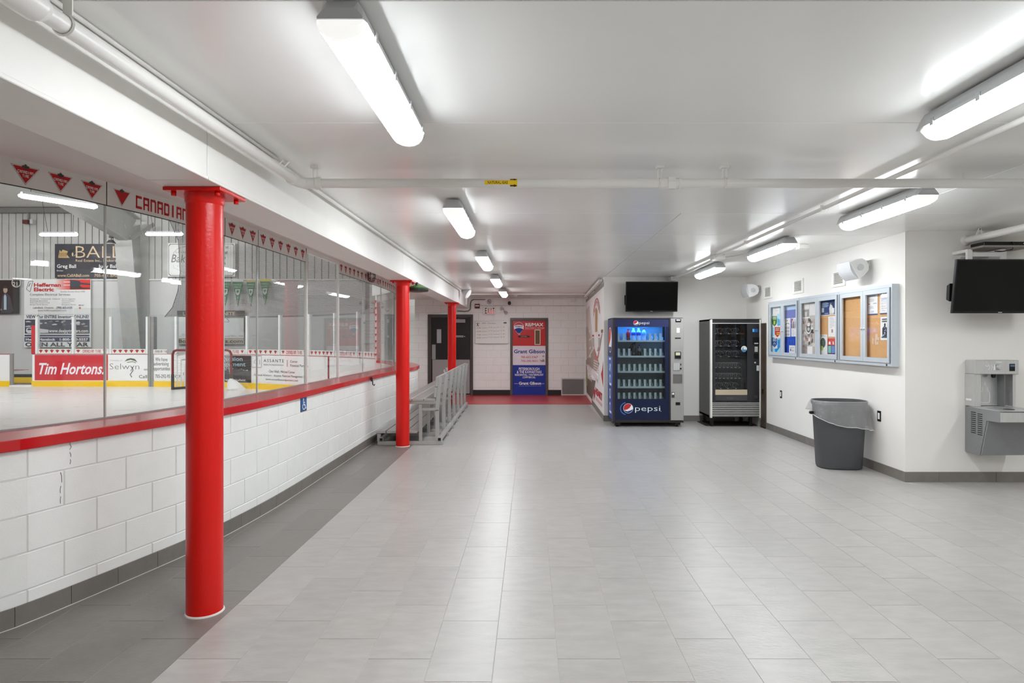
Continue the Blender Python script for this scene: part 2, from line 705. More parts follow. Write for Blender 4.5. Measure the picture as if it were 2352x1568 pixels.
# ---- floor: a grout bed with the tiles as parts
b = MB(GROUT)
b.box(-4.6, 7.6, -4.1, 17.4, -.15, -.002)
floor = struct(b.build('floor', loc=(0, 0, 0)))
cells = []
for k in range(-14, 26):
    x0, x1 = -.1704 + .3 * k, -.1704 + .3 * (k + 1)
    xm = (x0 + x1) / 2
    ymax = 14.46 if xm < 1.36 else (YP if xm < XR else YA)
    for j in range(-13, 22):
        y0 = 2.779 + .6 * (j - ((k + 1) % 3) / 3)
        y1 = y0 + .6
        X0, X1 = x0 + .0014, x1 - .0014
        y0, y1 = y0 + .0014, min(y1 - .0014, ymax)
        if y1 - y0 < .03 or X0 > 7.5:
            continue
        if (y0 + y1) / 2 > YA and X1 > XR:
            X1 = XR
            if X1 - X0 < .02:
                continue
        if y1 > 1.8:
            lim = min(wallx(max(y0, 1.8)), wallx(max(y1, 1.8)), wallx(max((y0 + y1) / 2, 1.8)))
            if X1 < lim:
                continue
        elif X0 < -4.4:
            continue
        seen = False
        for yy in (y0, y1):
            if yy > 2.6:
                px = CX + F * xm / yy
                seen = seen or (-40 < px < 2392 and CY + F * H / yy < 1620)
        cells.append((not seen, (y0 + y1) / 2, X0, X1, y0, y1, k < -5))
cells.sort()
tmesh = {}
rest = {True: MB(TILED), False: MB(TILE)}
for i, (uns, _, x0, x1, y0, y1, dk) in enumerate(cells):
    if i < 300 and not uns:
        key = (round(x1 - x0, 3), round(y1 - y0, 3), dk)
        if key not in tmesh:
            q = MB(TILED if dk else TILE)
            q.box(x0, x1, y0, y1, -.002, 0)
            o = q.build('tile', None, floor, bev=.0008)
            tmesh[key] = (o, x0, y0)
        else:
            o, ax, ay = tmesh[key]
            inst(o, floor, (x0 - ax, y0 - ay, 0))
    else:
        rest[dk].box(x0, x1, y0, y1, -.002, 0)
for dk in (False, True):
    stuff(rest[dk].build('tile_field', None, floor))
b = MB(mat('red_rubber', (168, 46, 48), .36, var=.08, scale=30, bump=.2, bscale=120))
b.prism([(-2.85, 14.46), (1.425, 14.46), (1.488, YF), (-3.05, YF), (-3.05, 15.0)], (0, 0, 0), (1, 0, 0), (0, 1, 0), -.006, .004)
tag(b.build('rubber_mat', None), 'red rubber floor strip in front of the far block wall and its doors', 'floor mat')

# ---- ceiling panels
ceil = struct(MB(CEIL).box(-1.66, 7.6, -4.1, 17.4, CEILZ + .012, CEILZ + .08).build('ceiling', loc=(0, 0, CEILZ)))
b = MB(CEIL)
ys = [2.1 + 1.19 * i for i in range(-5, 13)] + [YF]
for y0, y1 in zip(ys, ys[1:]):
    if y1 - y0 < .05:
        continue
    xs = [-1.65, -.52, 4.36, 7.5] if y1 < 2.2 else ([-1.65, 3.2, 7.5] if y0 < YA - 1 else [-1.65, 1.36, 3.97])
    for x0, x1 in zip(xs, xs[1:]):
        if y0 >= YA and x1 > 5:
            continue
        MB(CEIL).box(x0 + .0025, x1 - .0025, y0 + .0025, y1 - .0025, CEILZ, CEILZ + .012).build('panel', None, ceil, bev=.002)

# ---- steel beam over the columns, boxed in with painted cladding
beam = root('ceiling_beam', (-1.8, 3.5, BEAMZ))
beam['label'] = 'white boxed beam running along the ceiling above the red columns'
for y0, y1 in [(-2, 3.21), (3.218, 8.13), (8.136, 13.5), (13.506, YF)]:
    b = MB(WHITE)
    b.box(-1.95, -1.65, y0, y1, BEAMZ + .016, CEILZ + .02)
    b.box(-1.955, -1.642, y0, y1, BEAMZ, BEAMZ + .018)
    b.build('cladding', None, beam, bev=.003)

# ---- lowered ceiling between the beam and the glass
b = MB(SOFFIT)
sp = BOARD.ray(866, True)
n = 60
ring = [BOARD.pt(sp * i / n)[0] for i in range(n + 1)]
pts = [(p.x, p.y) for p in ring] + [(-3.7, YF), (-1.95, YF), (-1.95, -3), (-4.4, -3)]
b.prism(pts, (0, 0, 0), (1, 0, 0), (0, 1, 0), SOFZ, SOFZ + .1)
struct(b.build('ceiling_soffit'))


# ---- low block wall under the glass
low = root('wall_left', (-2.3, 7, 0))
b = MB(JOINT)
ns = int(WALL.len / .1)
rings = []
for i in range(ns + 1):
    p, nn = WALL.pt(WALL.len * i / ns)
    q, mm = BOARD.pt(sp * i / ns)
    a = p - nn * .005
    rings.append([(a.x, a.y, 0), (q.x, q.y, 0), (q.x, q.y, .93), (a.x, a.y, .93)])
b.loft(rings, sm=False)
b.build('wall_core', None, low)
sA = WALL.find(lambda p: p.y - 3.748)
rows = [(.0, .173), (.173, .373), (.373, .573), (.573, .773), (.773, .93)]
for ri, (z0, z1) in enumerate(rows):
    s = sA + (.2 if ri % 2 else 0)
    s -= .4 * math.floor(s / .4)
    s -= .4
    while s < WALL.len:
        a, c = max(s + .0035, 0), min(s + .4 - .0035, WALL.len)
        if c - a > .04:
            q = MB(BLOCKP)
            WALL.strip(q, a, c, -.03, 0, z0 + (.0035 if z0 else 0), z1 - .0035, step=.21)
            q.build('block', None, low, bev=.0025)
        s += .4
for px, z0, z1, sd in [(162, .8, .925, 3), (140, .59, .765, 4)]:
    s = WALL.ray(px)
    r_ = random.Random(sd)
    pts = [(s + r_.uniform(-.006, .006), z0 + (z1 - z0) * i / 9) for i in range(10)]
    q = MB(mat('crack_dark', (92, 88, 84), .8))
    for i in (0, 1, 3, 4, 6, 7, 8):
        f = Bent(WALL, 1, .0008)
        f.line(pts[i:i + 2], .003, None)
        q.add(f.b.v, f.b.f)
    q.build('crack', None, low, merge=False)
base = root('baseboard_left', (-2.3, 7, 0))
s = WALL.find(lambda p: p.y - 3.587)
s -= .3 * math.floor(s / .3) + .3
while s < WALL.len - .1:
    a, c = max(s + .0015, 0), min(s + .3 - .0015, WALL.len)
    if c - a > .03:
        q = MB(BASET)
        WALL.strip(q, a, c, .0015, .011, .0, .106, step=.16)
        q.build('tile', None, base)
    s += .3
b = MB(mat('white_caulk', (214, 211, 206), .6))
WALL.strip(b, 0, WALL.len, .0015, .0145, 0, .003, step=.15)
b.build('grout_line', None, base)

# ---- red cap on the low wall
cap = root('trim_1', (-2.3, 7, .93))
cap['label'] = 'red laminate ledge capping the low white block wall'
b = MB(REDCAP)
rings = []
for i in range(ns + 1):
    p, nn = WALL.pt(WALL.len * i / ns)
    q, mm = BOARD.pt(sp * i / ns)
    a, c = p + nn * .03, q - mm * .02
    rings.append([(a.x, a.y, .928), (c.x, c.y, .928), (c.x, c.y, .988), (a.x, a.y, .988)])
b.loft(rings, sm=False)
b.build('ledge', None, cap, bev=.004, seg=2)

# ---- spectator glass on the ledge
cuts = [BOARD.ray(p) for p in (241, 513, 590, 700, 776, 833)]
s0 = cuts[0]
cuts = [max(0, s0 - 1.22 * i) for i in (2, 1)] + cuts
while cuts[-1] + 1.25 < sp - .3:
    cuts.append(cuts[-1] + 1.2)
cuts.append(sp)
if cuts[0] > .05:
    cuts = [0] + cuts
shield = root('window_1', (-2.65, 7, .988))
shield['label'] = 'curved row of clear glass sheets standing on the red ledge in front of the rink'
sill = MB(mat('grey_gasket', (150, 149, 147), .6))
BOARD.strip(sill, 0, sp, -.014, .012, .985, .996, step=.15)
sill.build('glass_channel', None, shield)
for i, (a, c) in enumerate(zip(cuts, cuts[1:])):
    if c - a < .05:
        continue
    q = MB(CLEARG)
    BOARD.strip(q, a + .006, c - .006, -.006, .006, .99, SOFZ, step=.1)
    q.build('glass_sheet', None, shield)
    q = MB(mat('glass_edge_seal', (206, 211, 205), .35))
    BOARD.strip(q, c - .0045, c + .0045, -.0075, .0075, .99, SOFZ)
    q.build('glass_joint', None, shield)
# the framed hatch in the glass, fifth bay
i0 = [i for i, c in enumerate(cuts) if abs(c - BOARD.ray(700)) < 1e-4][0]
a, c = cuts[i0], cuts[i0 + 1]
q = MB(WHITE)
BOARD.strip(q, a + .01, c - .01, -.012, .02, SOFZ - .045, SOFZ)
BOARD.strip(q, a + .01, a + .04, -.012, .02, .99, SOFZ)
BOARD.strip(q, c - .03, c - .01, -.012, .02, .99, SOFZ)
q.build('white_frame', None, shield)
q = MB(WHITE)
BOARD.strip(q, sp - .03, sp + .06, -.02, .02, .99, SOFZ)
q.build('end_post', None, shield)
for k in range(9):
    pr = Flat(tuple(BOARD.pt(sp)[0].xy) + (0,), (1, 0, 0), (0, 0, 1), lift=.05, step=.0003)
    pr.pennant(-.02, 1.15 + .16 * k, .06, .07, words=False, big=False)
    pr.build('triangle_decal', shield)
# scuffs on the nearest sheets
q = MB(mat('white_scuff', (240, 240, 240), .6))
for k in range(44):
    s = RND.uniform(cuts[1], cuts[3] + .6)
    z = RND.uniform(1.9, 2.36)
    l, t = RND.uniform(.004, .035), RND.uniform(.6, 2.2)
    f = Bent(BOARD, 1, .0075)
    f.line([(s, z), (s + l * math.cos(t), z + l * math.sin(t))], .0022, None)
    q.add(f.b.v, f.b.f)
stuff(q.build('scuff_marks', None, shield, merge=False))

# ---- sponsor bands along the top of the glass
BAND = mat('white_band', (226, 223, 219), .45, var=.01)


class Decals(Bent):
    """each decal becomes a part of its own"""

    def on(s, t):
        s.t = t
        return s

    def out(s, name):
        s.b.build(name, None, s.t, merge=False)
        s.b = MB()

    def pennant(s, *a, **k):
        n = s.n
        Flat.pennant(s, *a, **k)
        s.out('triangle_decal')
        s.n = n

    def word(s, *a):
        Flat.tire(s, *a)
        s.out('lettering')


def band(a, c, label, fill):
    p, nn = BOARD.pt((a + c) / 2)
    t = thing('sponsor_banner', label, 'banner', (p.x, p.y, 2.4), 'sponsor bands along the top of the spectator glass')
    q = MB(BAND)
    BOARD.strip(q, a + .004, c - .004, .0105, .014, 2.4, SOFZ - .002, step=.1)
    q.build('panel', None, t)
    q = MB(DARK)
    BOARD.strip(q, a + .002, c - .002, .0105, .0145, 2.394, 2.4)
    BOARD.strip(q, a + .0015, a + .004, .0105, .0145, 2.4, SOFZ - .002)
    q.build('edging', None, t)
    fill(Decals(BOARD, 1, .0155, .0003).on(t), a, c)


def six(f, a, c, n=6, half=False):
    if half:
        for k in range(3):
            f.pennant(a + (c - a) * (k + .6) / 3.2, 2.518, .125, .098)
    else:
        for k in range(n):
            f.pennant(a + (c - a) * (k + .5) / n, 2.518, .125, .098)


def worded(f, a, c):
    f.pennant(a + .12, 2.518, .12, .098, words=False)
    f.word('CANADIAN', a + .235, 2.43, .088, .48, C(182, 20, 26))
    f.word('TIRE', a + .755, 2.43, .088, .24, C(182, 20, 26))
    f.pennant(c - .13, 2.518, .12, .098, words=False)


def near(f, a, c):
    for px in (55, 135, 207):
        f.pennant(BOARD.ray(px), 2.518, .14, .1)
    f.pennant(BOARD.ray(55) - .28, 2.518, .14, .1)


k0 = [i for i, c in enumerate(cuts) if abs(c - s0) < 1e-4][0]
band(max(cuts[k0 - 1], 0), cuts[k0], 'white glass-top band with red triangle logos, nearest the camera, left of the wordmark band', near)
band(cuts[k0], cuts[k0 + 1], 'white glass-top band with a plain red triangle and large red letters', lambda f, a, c: (
    f.pennant(BOARD.ray(276), 2.518, .125, .1, words=False),
    f.word('CANADIAN', BOARD.ray(308), 2.425, .09, BOARD.ray(428) - BOARD.ray(308), C(186, 12, 22)),
    f.word('TIRE', BOARD.ray(436), 2.425, .09, .27, C(186, 12, 22))))
band(cuts[k0 + 1], cuts[k0 + 2], 'short glass-top band with three red triangles just right of the nearest red column', lambda f, a, c: six(f, a, c, half=True))
band(cuts[k0 + 2], cuts[k0 + 3], 'glass-top band with six red triangles before the white-framed hatch', six)
band(cuts[k0 + 4], cuts[k0 + 5], 'glass-top band with six small red triangles just beyond the white-framed hatch', six)
band(cuts[k0 + 5], cuts[k0 + 6], 'far glass-top band with red wordmark, behind the wire cage lamp', worded)
band(cuts[k0 + 6], cuts[k0 + 7], 'far glass-top band of small red triangles beside the second red column', six)
band(cuts[k0 + 7], sp, 'last glass-top band, curving round the far end of the glass', lambda f, a, c: six(f, a, c, 14))

# ---- storey above the glass, seen from the rink side
b = MB(mat('upper_storey_wall', (232, 232, 230), .6))
BOARD.strip(b, 0, sp + .25, -.03, .12, SOFZ + .003, 5.2, step=.2)
struct(b.build('wall_upper'))

# ---- far wall of concrete blocks with its doors
wf = struct(MB(JOINT).box(-3.08, 1.62, YF + .006, YF + .2, 0, CEILZ + .05).build('wall_far', loc=(0, YF, 0)))
OPEN = [(-2.733, -1.528, 2.156), (-.536, .473, 2.062)]


def blocks(parent, x0, x1, yf, nrows, opens, ph):
    for r in range(nrows):
        z0, z1 = .2 * r + .0035, min(.2 * r + .1965, CEILZ)
        x = x0 - .4 + ((ph + .2 * (r % 2)) % .4)
        while x < x1:
            pcs = [(max(x + .0035, x0), min(x + .3965, x1), z0, z1)]
            for a, c, zt in opens:
                out = []
                for p, q, u, v in pcs:
                    if q <= a or p >= c or u >= zt:
                        out.append((p, q, u, v))
                        continue
                    if p < a:
                        out.append((p, a, u, v))
                    if q > c:
                        out.append((c, q, u, v))
                    if v > zt:
                        out.append((max(p, a), min(q, c), max(u, zt), v))
                pcs = out
            for p, q, u, v in pcs:
                if q - p > .02 and v - u > .02:
                    MB(BLOCKP).box(p, q, yf, yf + .012, u, v).build('block', None, parent, bev=.002)
            x += .4


blocks(wf, -3.08, 1.49, YF, 14, OPEN, .1)
wj = struct(MB(JOINT).box(-4.2, -3.08, YF + .456, YF + .6, 0, CEILZ + .05).build('wall_far_return', loc=(-4, YF + .4, 0)))
blocks(wj, -4.2, -3.08, YF + .45, 14, [], .3)
struct(MB(WHITE).box(-3.09, -3.07, YF + .03, YF + .5, 0, CEILZ).build('wall_jog'))
bf = root('baseboard_far', (0, YF, 0))
for a, c in [(-3.07, -2.735), (-1.526, -.538), (.475, .825)]:
    MB(mat('black_rubber', (30, 26, 24), .5)).box(a, c, YF - .008, YF, .004, .145).build('rubber_strip', None, bf)

# ---- vending wall, mural wall, notice-board wall, fountain wall
struct(MB(PLASTER).box(1.353, XR + .16, YP, YP + .15, 0, CEILZ + .02).build('wall_back'))
MW = Vector((1.49 - 1.353, YF - YP, 0))
b = MB(PLASTER)
b.prism([(1.353, YP + .001), (1.49, YF + .02), (1.7, YF + .02), (1.6, YP + .001)], (0, 0, 0), (1, 0, 0), (0, 1, 0), 0, CEILZ + .02)
struct(b.build('wall_mural'))
struct(MB(PLASTER).box(XR, XR + .15, YA + .001, YP + .05, 0, CEILZ + .02).build('wall_right'))
struct(MB(PLASTER).box(XR + .0015, 7.6, YA, YA + .15, 0, CEILZ + .02).build('wall_alcove'))
struct(MB(PLASTER).box(7.5, 7.65, -4.1, YA, 0, CEILZ + .02).build('wall_east'))
struct(MB(PLASTER).box(-4.6, 7.6, -4.15, -4, 0, CEILZ + .02).build('wall_behind'))
struct(MB(PLASTER).box(-4.6, -4.45, -4.1, 1.6, 0, CEILZ + .02).build('wall_near_left'))
br = root('baseboard_right', (XR, 9, 0))
y = YA
while y < 10.75:
    MB(BASET).box(XR - .01, XR, y + .0015 if y > YA else y - .01, min(y + .6, 11) - .0015, .001, .105).build('tile', None, br)
    y += .6
ba = root('baseboard_alcove', (5, YA, 0))
for k in range(6):
    x = XR + .352 + .607 * (k - 1)
    MB(BASET).box(max(x, XR - .01) + .0015, x + .607 - .0015, YA - .01, YA, .001, .105).build('tile', None, ba)
bb = root('baseboard_back', (2.8, YP, 0))
for a, c in [(1.345, 1.95), (1.95, 2.55), (2.55, 3.15), (3.15, 3.75)]:
    MB(BASET).box(a + .0015, c - .0015, YP - .01, YP, .001, .105).build('tile', None, bb)
bm_ = root('baseboard_mural', (1.4, 14, 0))
d = MW.normalized()
nn = Vector((-d.y, d.x, 0))
o0 = Vector((1.353, YP, 0))
for k in range(5):
    q = MB(BASET)
    a, c = o0 + d * (.6 * k + .0015), o0 + d * (.6 * k + .5985)
    q.hexa([a, c, c + nn * .012, a + nn * .012] + [p + Vector((0, 0, .105)) for p in (a, c, c + nn * .012, a + nn * .012)])
    q.build('tile', None, bm_)

# ================================================================== THE RINK HALL
YH = 22.6
b = MB(mat('ice_floor', (226, 225, 222), .3, var=.03, scale=.8, stretch=(1, 5, 1), rvar=.08))
pts = [(p.x, p.y) for p in BOARD.q] + [(-25, -2), (-6, .6)]
b.prism(pts, (0, 0, 0), (1, 0, 0), (0, 1, 0), -.03, .001)
ice = struct(b.build('floor_rink', loc=(-12, 10, 0)))
q = MB(mat('floor_line', (238, 238, 236), .4))
for k in range(9):
    q.box(-11.3 + .75 * k, -10.85 + .75 * k, 12.0 + .02 * k, 12.035 + .02 * k, .001, .003)
stuff(q.build('dashed_line', None, ice))
struct(MB(mat('hall_concrete', (150, 148, 145), .7)).box(-26, -2.3, 17.6, 23, -.2, -.01).build('floor_hall'))

hall = root('wall_hall', (-15, YH, 0))
HW = mat('hall_wall_smooth', (214, 214, 213), .5, var=.02)
HP = mat('hall_wall_sheet', (196, 195, 192), .45, var=.03, rand=.02)
MB(HW).box(-26, -4.5, YH, YH + .2, 0, 3.6).build('lower_wall', None, hall)
MB(WHITE).box(-26, -4.5, YH - .05, YH + .1, 3.6, 3.65).build('ledge', None, hall)
o = None
for k in range(86):
    x = -26 + .25 * k
    if o is None:
        q = MB(HP)
        q.box(x + .012, x + .238, YH, YH + .05, 3.65, 6.9)
        o = q.build('wall_sheet', None, hall, bev=.008)
    else:
        inst(o, hall, (.25 * k, 0, 0))
MB(DARK).box(-26, -4.5, YH + .05, YH + .2, 3.6, 7).build('backing', None, hall)
MB(mat('eave_steel', (120, 117, 113), .5)).box(-26, -14.9, YH - .25, YH - .02, 6.0, 6.16).build('eave_beam', None, hall)
MB(mat('hall_block', (228, 227, 224), .5, bump=.2)).box(-6.02, -5.3, YH - .3, YH - .02, 0, 2.53).build('block_pier', None, hall)
struct(MB(HW).box(-26.2, -26, -12, 23, 0, 9).build('wall_hall_west'))
struct(MB(HW).box(-26, -2.3, -12.2, -12, 0, 9).build('wall_hall_south'))
struct(MB(HW).box(-4.62, -2.6, -12, 1.2, 2.7, 9).build('wall_hall_east'))
struct(MB(HW).box(-2.4, -2.2, -12, 23, 2.8, 9).build('wall_hall_upper'))
struct(MB(HW).box(-4.5, -4.3, 17.6, 23, 0, 9).build('wall_hall_end'))
b = MB(mat('hall_roof', (214, 212, 208), .6))
b.prism([(YH + .2, 6.1), (YH + .2, 6.2), (5, 10.9), (-12, 6.2), (-12, 6.1), (5, 10.8)], (-26.2, 0, 0), (0, 1, 0), (0, 0, 1), 0, 24)
struct(b.build('ceiling_rink'))

# steel frame: tapering column against the far wall and a rafter rising towards the lobby
STF = mat('frame_steel', (176, 176, 173), .5)
fr = thing('steel_frame', 'grey tapering steel column and sloping rafter standing against the rink hall wall', 'steel frame', (-13.98, 22.2, 0))
fr['kind'] = 'structure'
q = MB(STF)
xc = -13.98
q.prism([(22.55, 0), (22.2, 0), (21.6, 4.9), (21.9, 5.35), (22.55, 5.6)], (xc - .02, 0, 0), (0, 1, 0), (0, 0, 1), -.02, .02)
q.hexa([(xc - .3, 22.18, 0), (xc + .3, 22.18, 0), (xc + .3, 22.2, 0), (xc - .3, 22.2, 0), (xc - .3, 21.58, 4.9), (xc + .3, 21.58, 4.9), (xc + .3, 21.6, 4.9), (xc - .3, 21.6, 4.9)])
q.box(xc - .3, xc + .3, 22.53, 22.56, 0, 5.6)
q.build('column', None, fr)
q = MB(STF)
q.bar((xc, 21.6, 4.9), (xc, 12, 7.0), .34, .04)
q.prism([(21.6, 4.9), (22.3, 5.7), (12, 8.6), (12, 7.0)], (xc - .015, 0, 0), (0, 1, 0), (0, 0, 1), 0, .03)
q.bar((xc, 22.3, 5.75), (xc, 12, 8.65), .34, .04)
q.build('rafter', None, fr)
q = MB(mat('brace_steel', (128, 127, 124), .5))
q.bar((xc + .2, 21.7, 4.95), (xc + .7, 22.2, 5.55), .05, .12)
q.build('brace', None, fr)
q = MB(mat('steel_post', (122, 122, 120), .5))
q.box(-5.75, -5.55, 21.9, 22.2, 0, 6)
for k in range(14):
    q.box(-5.55, -5.2, 21.95, 21.99, .4 + .4 * k, .43 + .4 * k)
q.box(-5.22, -5.18, 21.95, 21.99, 0, 6)
o = q.build('wall_ladder', None)
tag(o, 'dark grey steel post with ladder rungs by the rink end wall', 'ladder')

# ---- boards
wr = root('wall_rink', (-9, 18, 0))
BW = mat('board_white', (238, 238, 237), .35, var=.015)
KICK = mat('kick_yellow', (248, 205, 20), .35, var=.03)
POSTM = mat('post_white', (226, 228, 228), .4)


def S(px):
    return BOARD.ray(px, True)


s_far = [sp] + [S(p) for p in (833, 767, 712, 577, 470, 392, 352)]
for a, c in zip(s_far, s_far[1:]):
    q = MB(BW)
    BOARD.strip(q, a + .002, c - .002, 0, .09, .0, 1.02, step=.25)
    q.build('board_panel', None, wr)
q = MB(BW)
BOARD.strip(q, .02, sp, -.012, 0, .0, .97, step=.25)
q.build('inner_boards', None, wr)
for a, c in [(S(342), S(73)), (S(27), BOARD.len)]:
    q = MB(BW)
    BOARD.strip(q, a, c, 0, .09, .0, 1.02, step=.4)
    q.build('board_panel', None, wr, bev=.02, seg=2)
q = MB(KICK)
for a, c in [(sp - 6, S(392)), (S(392), S(354)), (S(342), S(73.5)), (S(26.5), BOARD.len)]:
    BOARD.strip(q, a, c, -.025, -.001, .001, .175, step=.25)
q.build('kick_plate', None, wr)
q = MB(mat('board_cap_red', (186, 60, 66), .4))
for a, c in [(sp, S(352)), (S(342), S(73)), (S(27), BOARD.len)]:
    BOARD.strip(q, a, c, -.012, .1, 1.02, 1.03, step=.25)
q.build('board_cap', None, wr)
q = MB(mat('line_red', (150, 24, 32), .4))
a = S(755)
BOARD.strip(q, a - .03, a + .03, -.014, -.001, .02, 1.02)
q.build('red_line', None, wr)
# gate opening with a drop bench and steel jambs
JB = mat('jamb_grey', (150, 149, 146), .4, metal=.2)
q = MB(JB)
x0, x1 = at(24, 0, 19.85)[0], at(31, 0, 19.85)[0]
q.box(x0, x1, 19.82, 19.87, 0, 1.04)
x0, x1 = at(73, 0, 19.85)[0], at(76, 0, 19.85)[0]
q.box(x0, x1, 19.86, 19.9, 0, 1.0)
q.build('gate_jamb', None, wr)
q = MB(JB)
for p in (343, 350.5):
    c, nn = BOARD.pt(S(p))
    q.box(c.x - .045, c.x + .045, c.y - .02, c.y + .16, 0, 2.2)
q.box(at(344, 0, 19.8)[0], at(350, 0, 19.8)[0], 19.95, 20.0, .05, 1.0, DARK)
q.build('gate_frame', None, wr)
q = MB(KICK)
x0, x1 = at(30, 0, 21.3)[0], at(72, 0, 21.3)[0]
q.box(x0 - .6, x1 + .6, 21.4, 21.5, .0, .2)
q.box(x0 - .6, x1 + .6, 21.39, 21.51, .2, .3, DARK)
q.build('inner_kick', None, wr)
q = MB(WHITE)
x0, x1 = at(23, 0, 19.75)[0], at(73, 0, 19.75)[0]
q.box(x0, x1, 19.72, 19.95, .0, .05)
q.build('gate_threshold', None, wr)
q = MB(BW)
x0, x1 = at(31, 0, 20.5)[0], at(60, 0, 20.5)[0]
q.box(x0, x1, 20.4, 20.6, .44, .49)
q.box(x0, x1, 20.39, 20.61, .49, .5, mat('board_cap_red', (0, 0, 0)))
o = q.build('player_bench', None)
tag(o, 'short white bench board with red edge, seen through the gap in the rink boards', 'bench')
q = MB(mat('gate_red', (196, 34, 44), .4))
x0, x1 = at(73.5, 0, 19.9)[0], at(84.5, 0, 19.9)[0]
q.box(x0, x1, 19.86, 19.94, 1.03, 1.93)
tag(q.build('red_post_pad', None, bev=.01), 'upright red padded post at the end of the red rink board', 'post pad')

# ---- glass, posts and sponsor bands on the far boards
posts = [866, 821, 768, 710, 642, 567, 481, 404, 338, 254, 168, 84.5]
glass_root = root('window_2', (-9, 18, 1.03))
glass_root['label'] = 'row of clear glass sheets standing on the far rink boards'
for p in posts:
    c, nn = BOARD.pt(S(p))
    d = Vector((nn.y, -nn.x, 0))
    q = MB(POSTM)
    a0 = c - d * .035
    a1 = c + d * .035
    q.hexa([a0 - nn * .02 + Vector((0, 0, 1.03)), a1 - nn * .02 + Vector((0, 0, 1.03)), a1 + nn * .08 + Vector((0, 0, 1.03)), a0 + nn * .08 + Vector((0, 0, 1.03)),
            a0 - nn * .02 + Vector((0, 0, 2.2)), a1 - nn * .02 + Vector((0, 0, 2.2)), a1 + nn * .08 + Vector((0, 0, 2.2)), a0 + nn * .08 + Vector((0, 0, 2.2))])
    q.build('glass_post', None, glass_root)
for p0, p1 in zip(posts, posts[1:]):
    q = MB(RINKG)
    BOARD.strip(q, S(p0) + .02, S(p1) - .02, .02, .032, 1.03, 2.48 if p1 < 320 else 2.26, step=.3)
    q.build('glass_sheet', None, glass_root)
fb = thing('sponsor_strip', 'white strip of tiny red triangles and lettering along the foot of the far rink glass', 'banner', (-9, 19, 1.03))
INKR = C(190, 40, 48)
for j, (p0, p1) in enumerate(zip(posts, posts[1:])):
    if (p0, p1) in ((481, 404), (404, 338)):
        continue
    a, c = S(p0) + .05, S(p1) - .05
    q = MB(BAND)
    BOARD.strip(q, a, c, -.012, .018, 1.035, 1.185, step=.25)
    q.build('band', None, fb)
    f = Decals(BOARD, -1, .014, .0006, s0=c, sg=-1).on(fb)
    W = c - a
    if j % 2 == 1:
        f.pennant(.12, 1.155, .15, .09, words=False, big=False)
        f.word('CANADIAN', .26, 1.065, .09, (W - .5) * .63, C(186, 52, 58))
        f.word('TIRE', .26 + (W - .5) * .69, 1.065, .09, (W - .5) * .31, C(186, 52, 58))
        f.pennant(W - .12, 1.155, .15, .09, words=False, big=False)
    else:
        for k in range(6):
            f.pennant(W * (k + .5) / 6, 1.155, .15, .1, words=False, big=False)
q = MB(BAND)
q.box(at(354, 0, 19.8)[0], at(386, 0, 19.8)[0], 19.76, 19.8, 1.035, 1.17)
q.build('gate_band', None, fb)
f = Flat((at(354, 0, 19.76)[0], 19.76, 1.05))
f.tire('CANADIAN TIRE', .02, .02, .07, .4, C(96, 92, 92))
f.build('gate_lettering', fb)

# ---- safety net
netroot = thing('rink_net', 'grey safety net hanging above the far rink glass', 'net', (-9, 19, 2.15))
q = MB(netting('safety_net', (96, 95, 93), .042, .2))
a, c = S(850), S(412)
n = 50
top, bot = [], []
for i in range(n + 1):
    p, nn = BOARD.pt(a + (c - a) * i / n)
    p = p + nn * .3
    bot.append((p.x, p.y, 2.15))
    top.append((p.x, p.y, 5.3))
q.add(bot + top, [(i, i + 1, n + 2 + i, n + 1 + i) for i in range(n)])
stuff(q.build('net_sheet', None, netroot, merge=False))
q = MB(netting('safety_net_double', (92, 91, 89), .04, .34))
z = [(5.3, 388, 505), (4.6, 410, 505), (3.6, 414, 502), (3.0, 408, 502), (2.5, 396, 502), (2.2, 378, 502)]
vs = []
for zz, p0, p1 in z:
    vs += [(at(p0, 0, 19.95)[0], 19.95, zz), (at(p1, 0, 19.75)[0], 19.75, zz)]
q.add(vs, [(2 * i, 2 * i + 1, 2 * i + 3, 2 * i + 2) for i in range(len(z) - 1)])
stuff(q.build('net_fold', None, netroot, merge=False))
q = MB(mat('rope_grey', (110, 109, 107), .7))
pts = [(at(p, 0, 19.94)[0], 19.94, zz) for zz, p, _ in z]
q.tube(pts, .011, 6)
q.tube([(at(502, 0, 19.74)[0], 19.74, zz) for zz in (5.2, 4.4, 3.4, 2.2)], .012, 6)
q.tube([(p.x, p.y, 2.18) for p in [BOARD.pt(a + (c - a) * i / 30)[0] + BOARD.pt(a + (c - a) * i / 30)[1] * .3 for i in range(31)]], .015, 5)
q.build('edge_rope', None, netroot)

# ================================================================== THE LOBBY'S THINGS
# ---- red columns
def column(x, y, label):
    t = thing('red_column', label, 'column', (x, y, 0), 'red steel columns under the beam')
    q = MB(RED)
    q.lathe([(.094, .004), (.094, 2.27)], (x, y, 0), n=40)
    q.lathe([(.094, 2.255), (.1, 2.27), (.1, 2.298), (.108, 2.31)], (x, y, 0), n=40)
    q.build('pipe_shaft', None, t)
    q = MB(RED).box(x - .148, x + .16, y - .15, y + .15, 2.307, BEAMZ - .001)
    q.build('top_plate', None, t, bev=.002)
    for i in (-1, 1):
        for j in (-1, 1):
            q = MB(RED)
            q.lathe([(.013, 2.285), (.013, 2.307)], (x + .006 + i * .118, y + j * .108, 0), n=6)
            q.build('bolt', None, t)
    q = MB(mat('white_caulk', (214, 211, 206), .6))
    q.lathe([(.102, .0005), (.1, .006), (.094, .009)], (x, y, 0), n=40)
    q.build('caulk_ring', None, t)
    return t


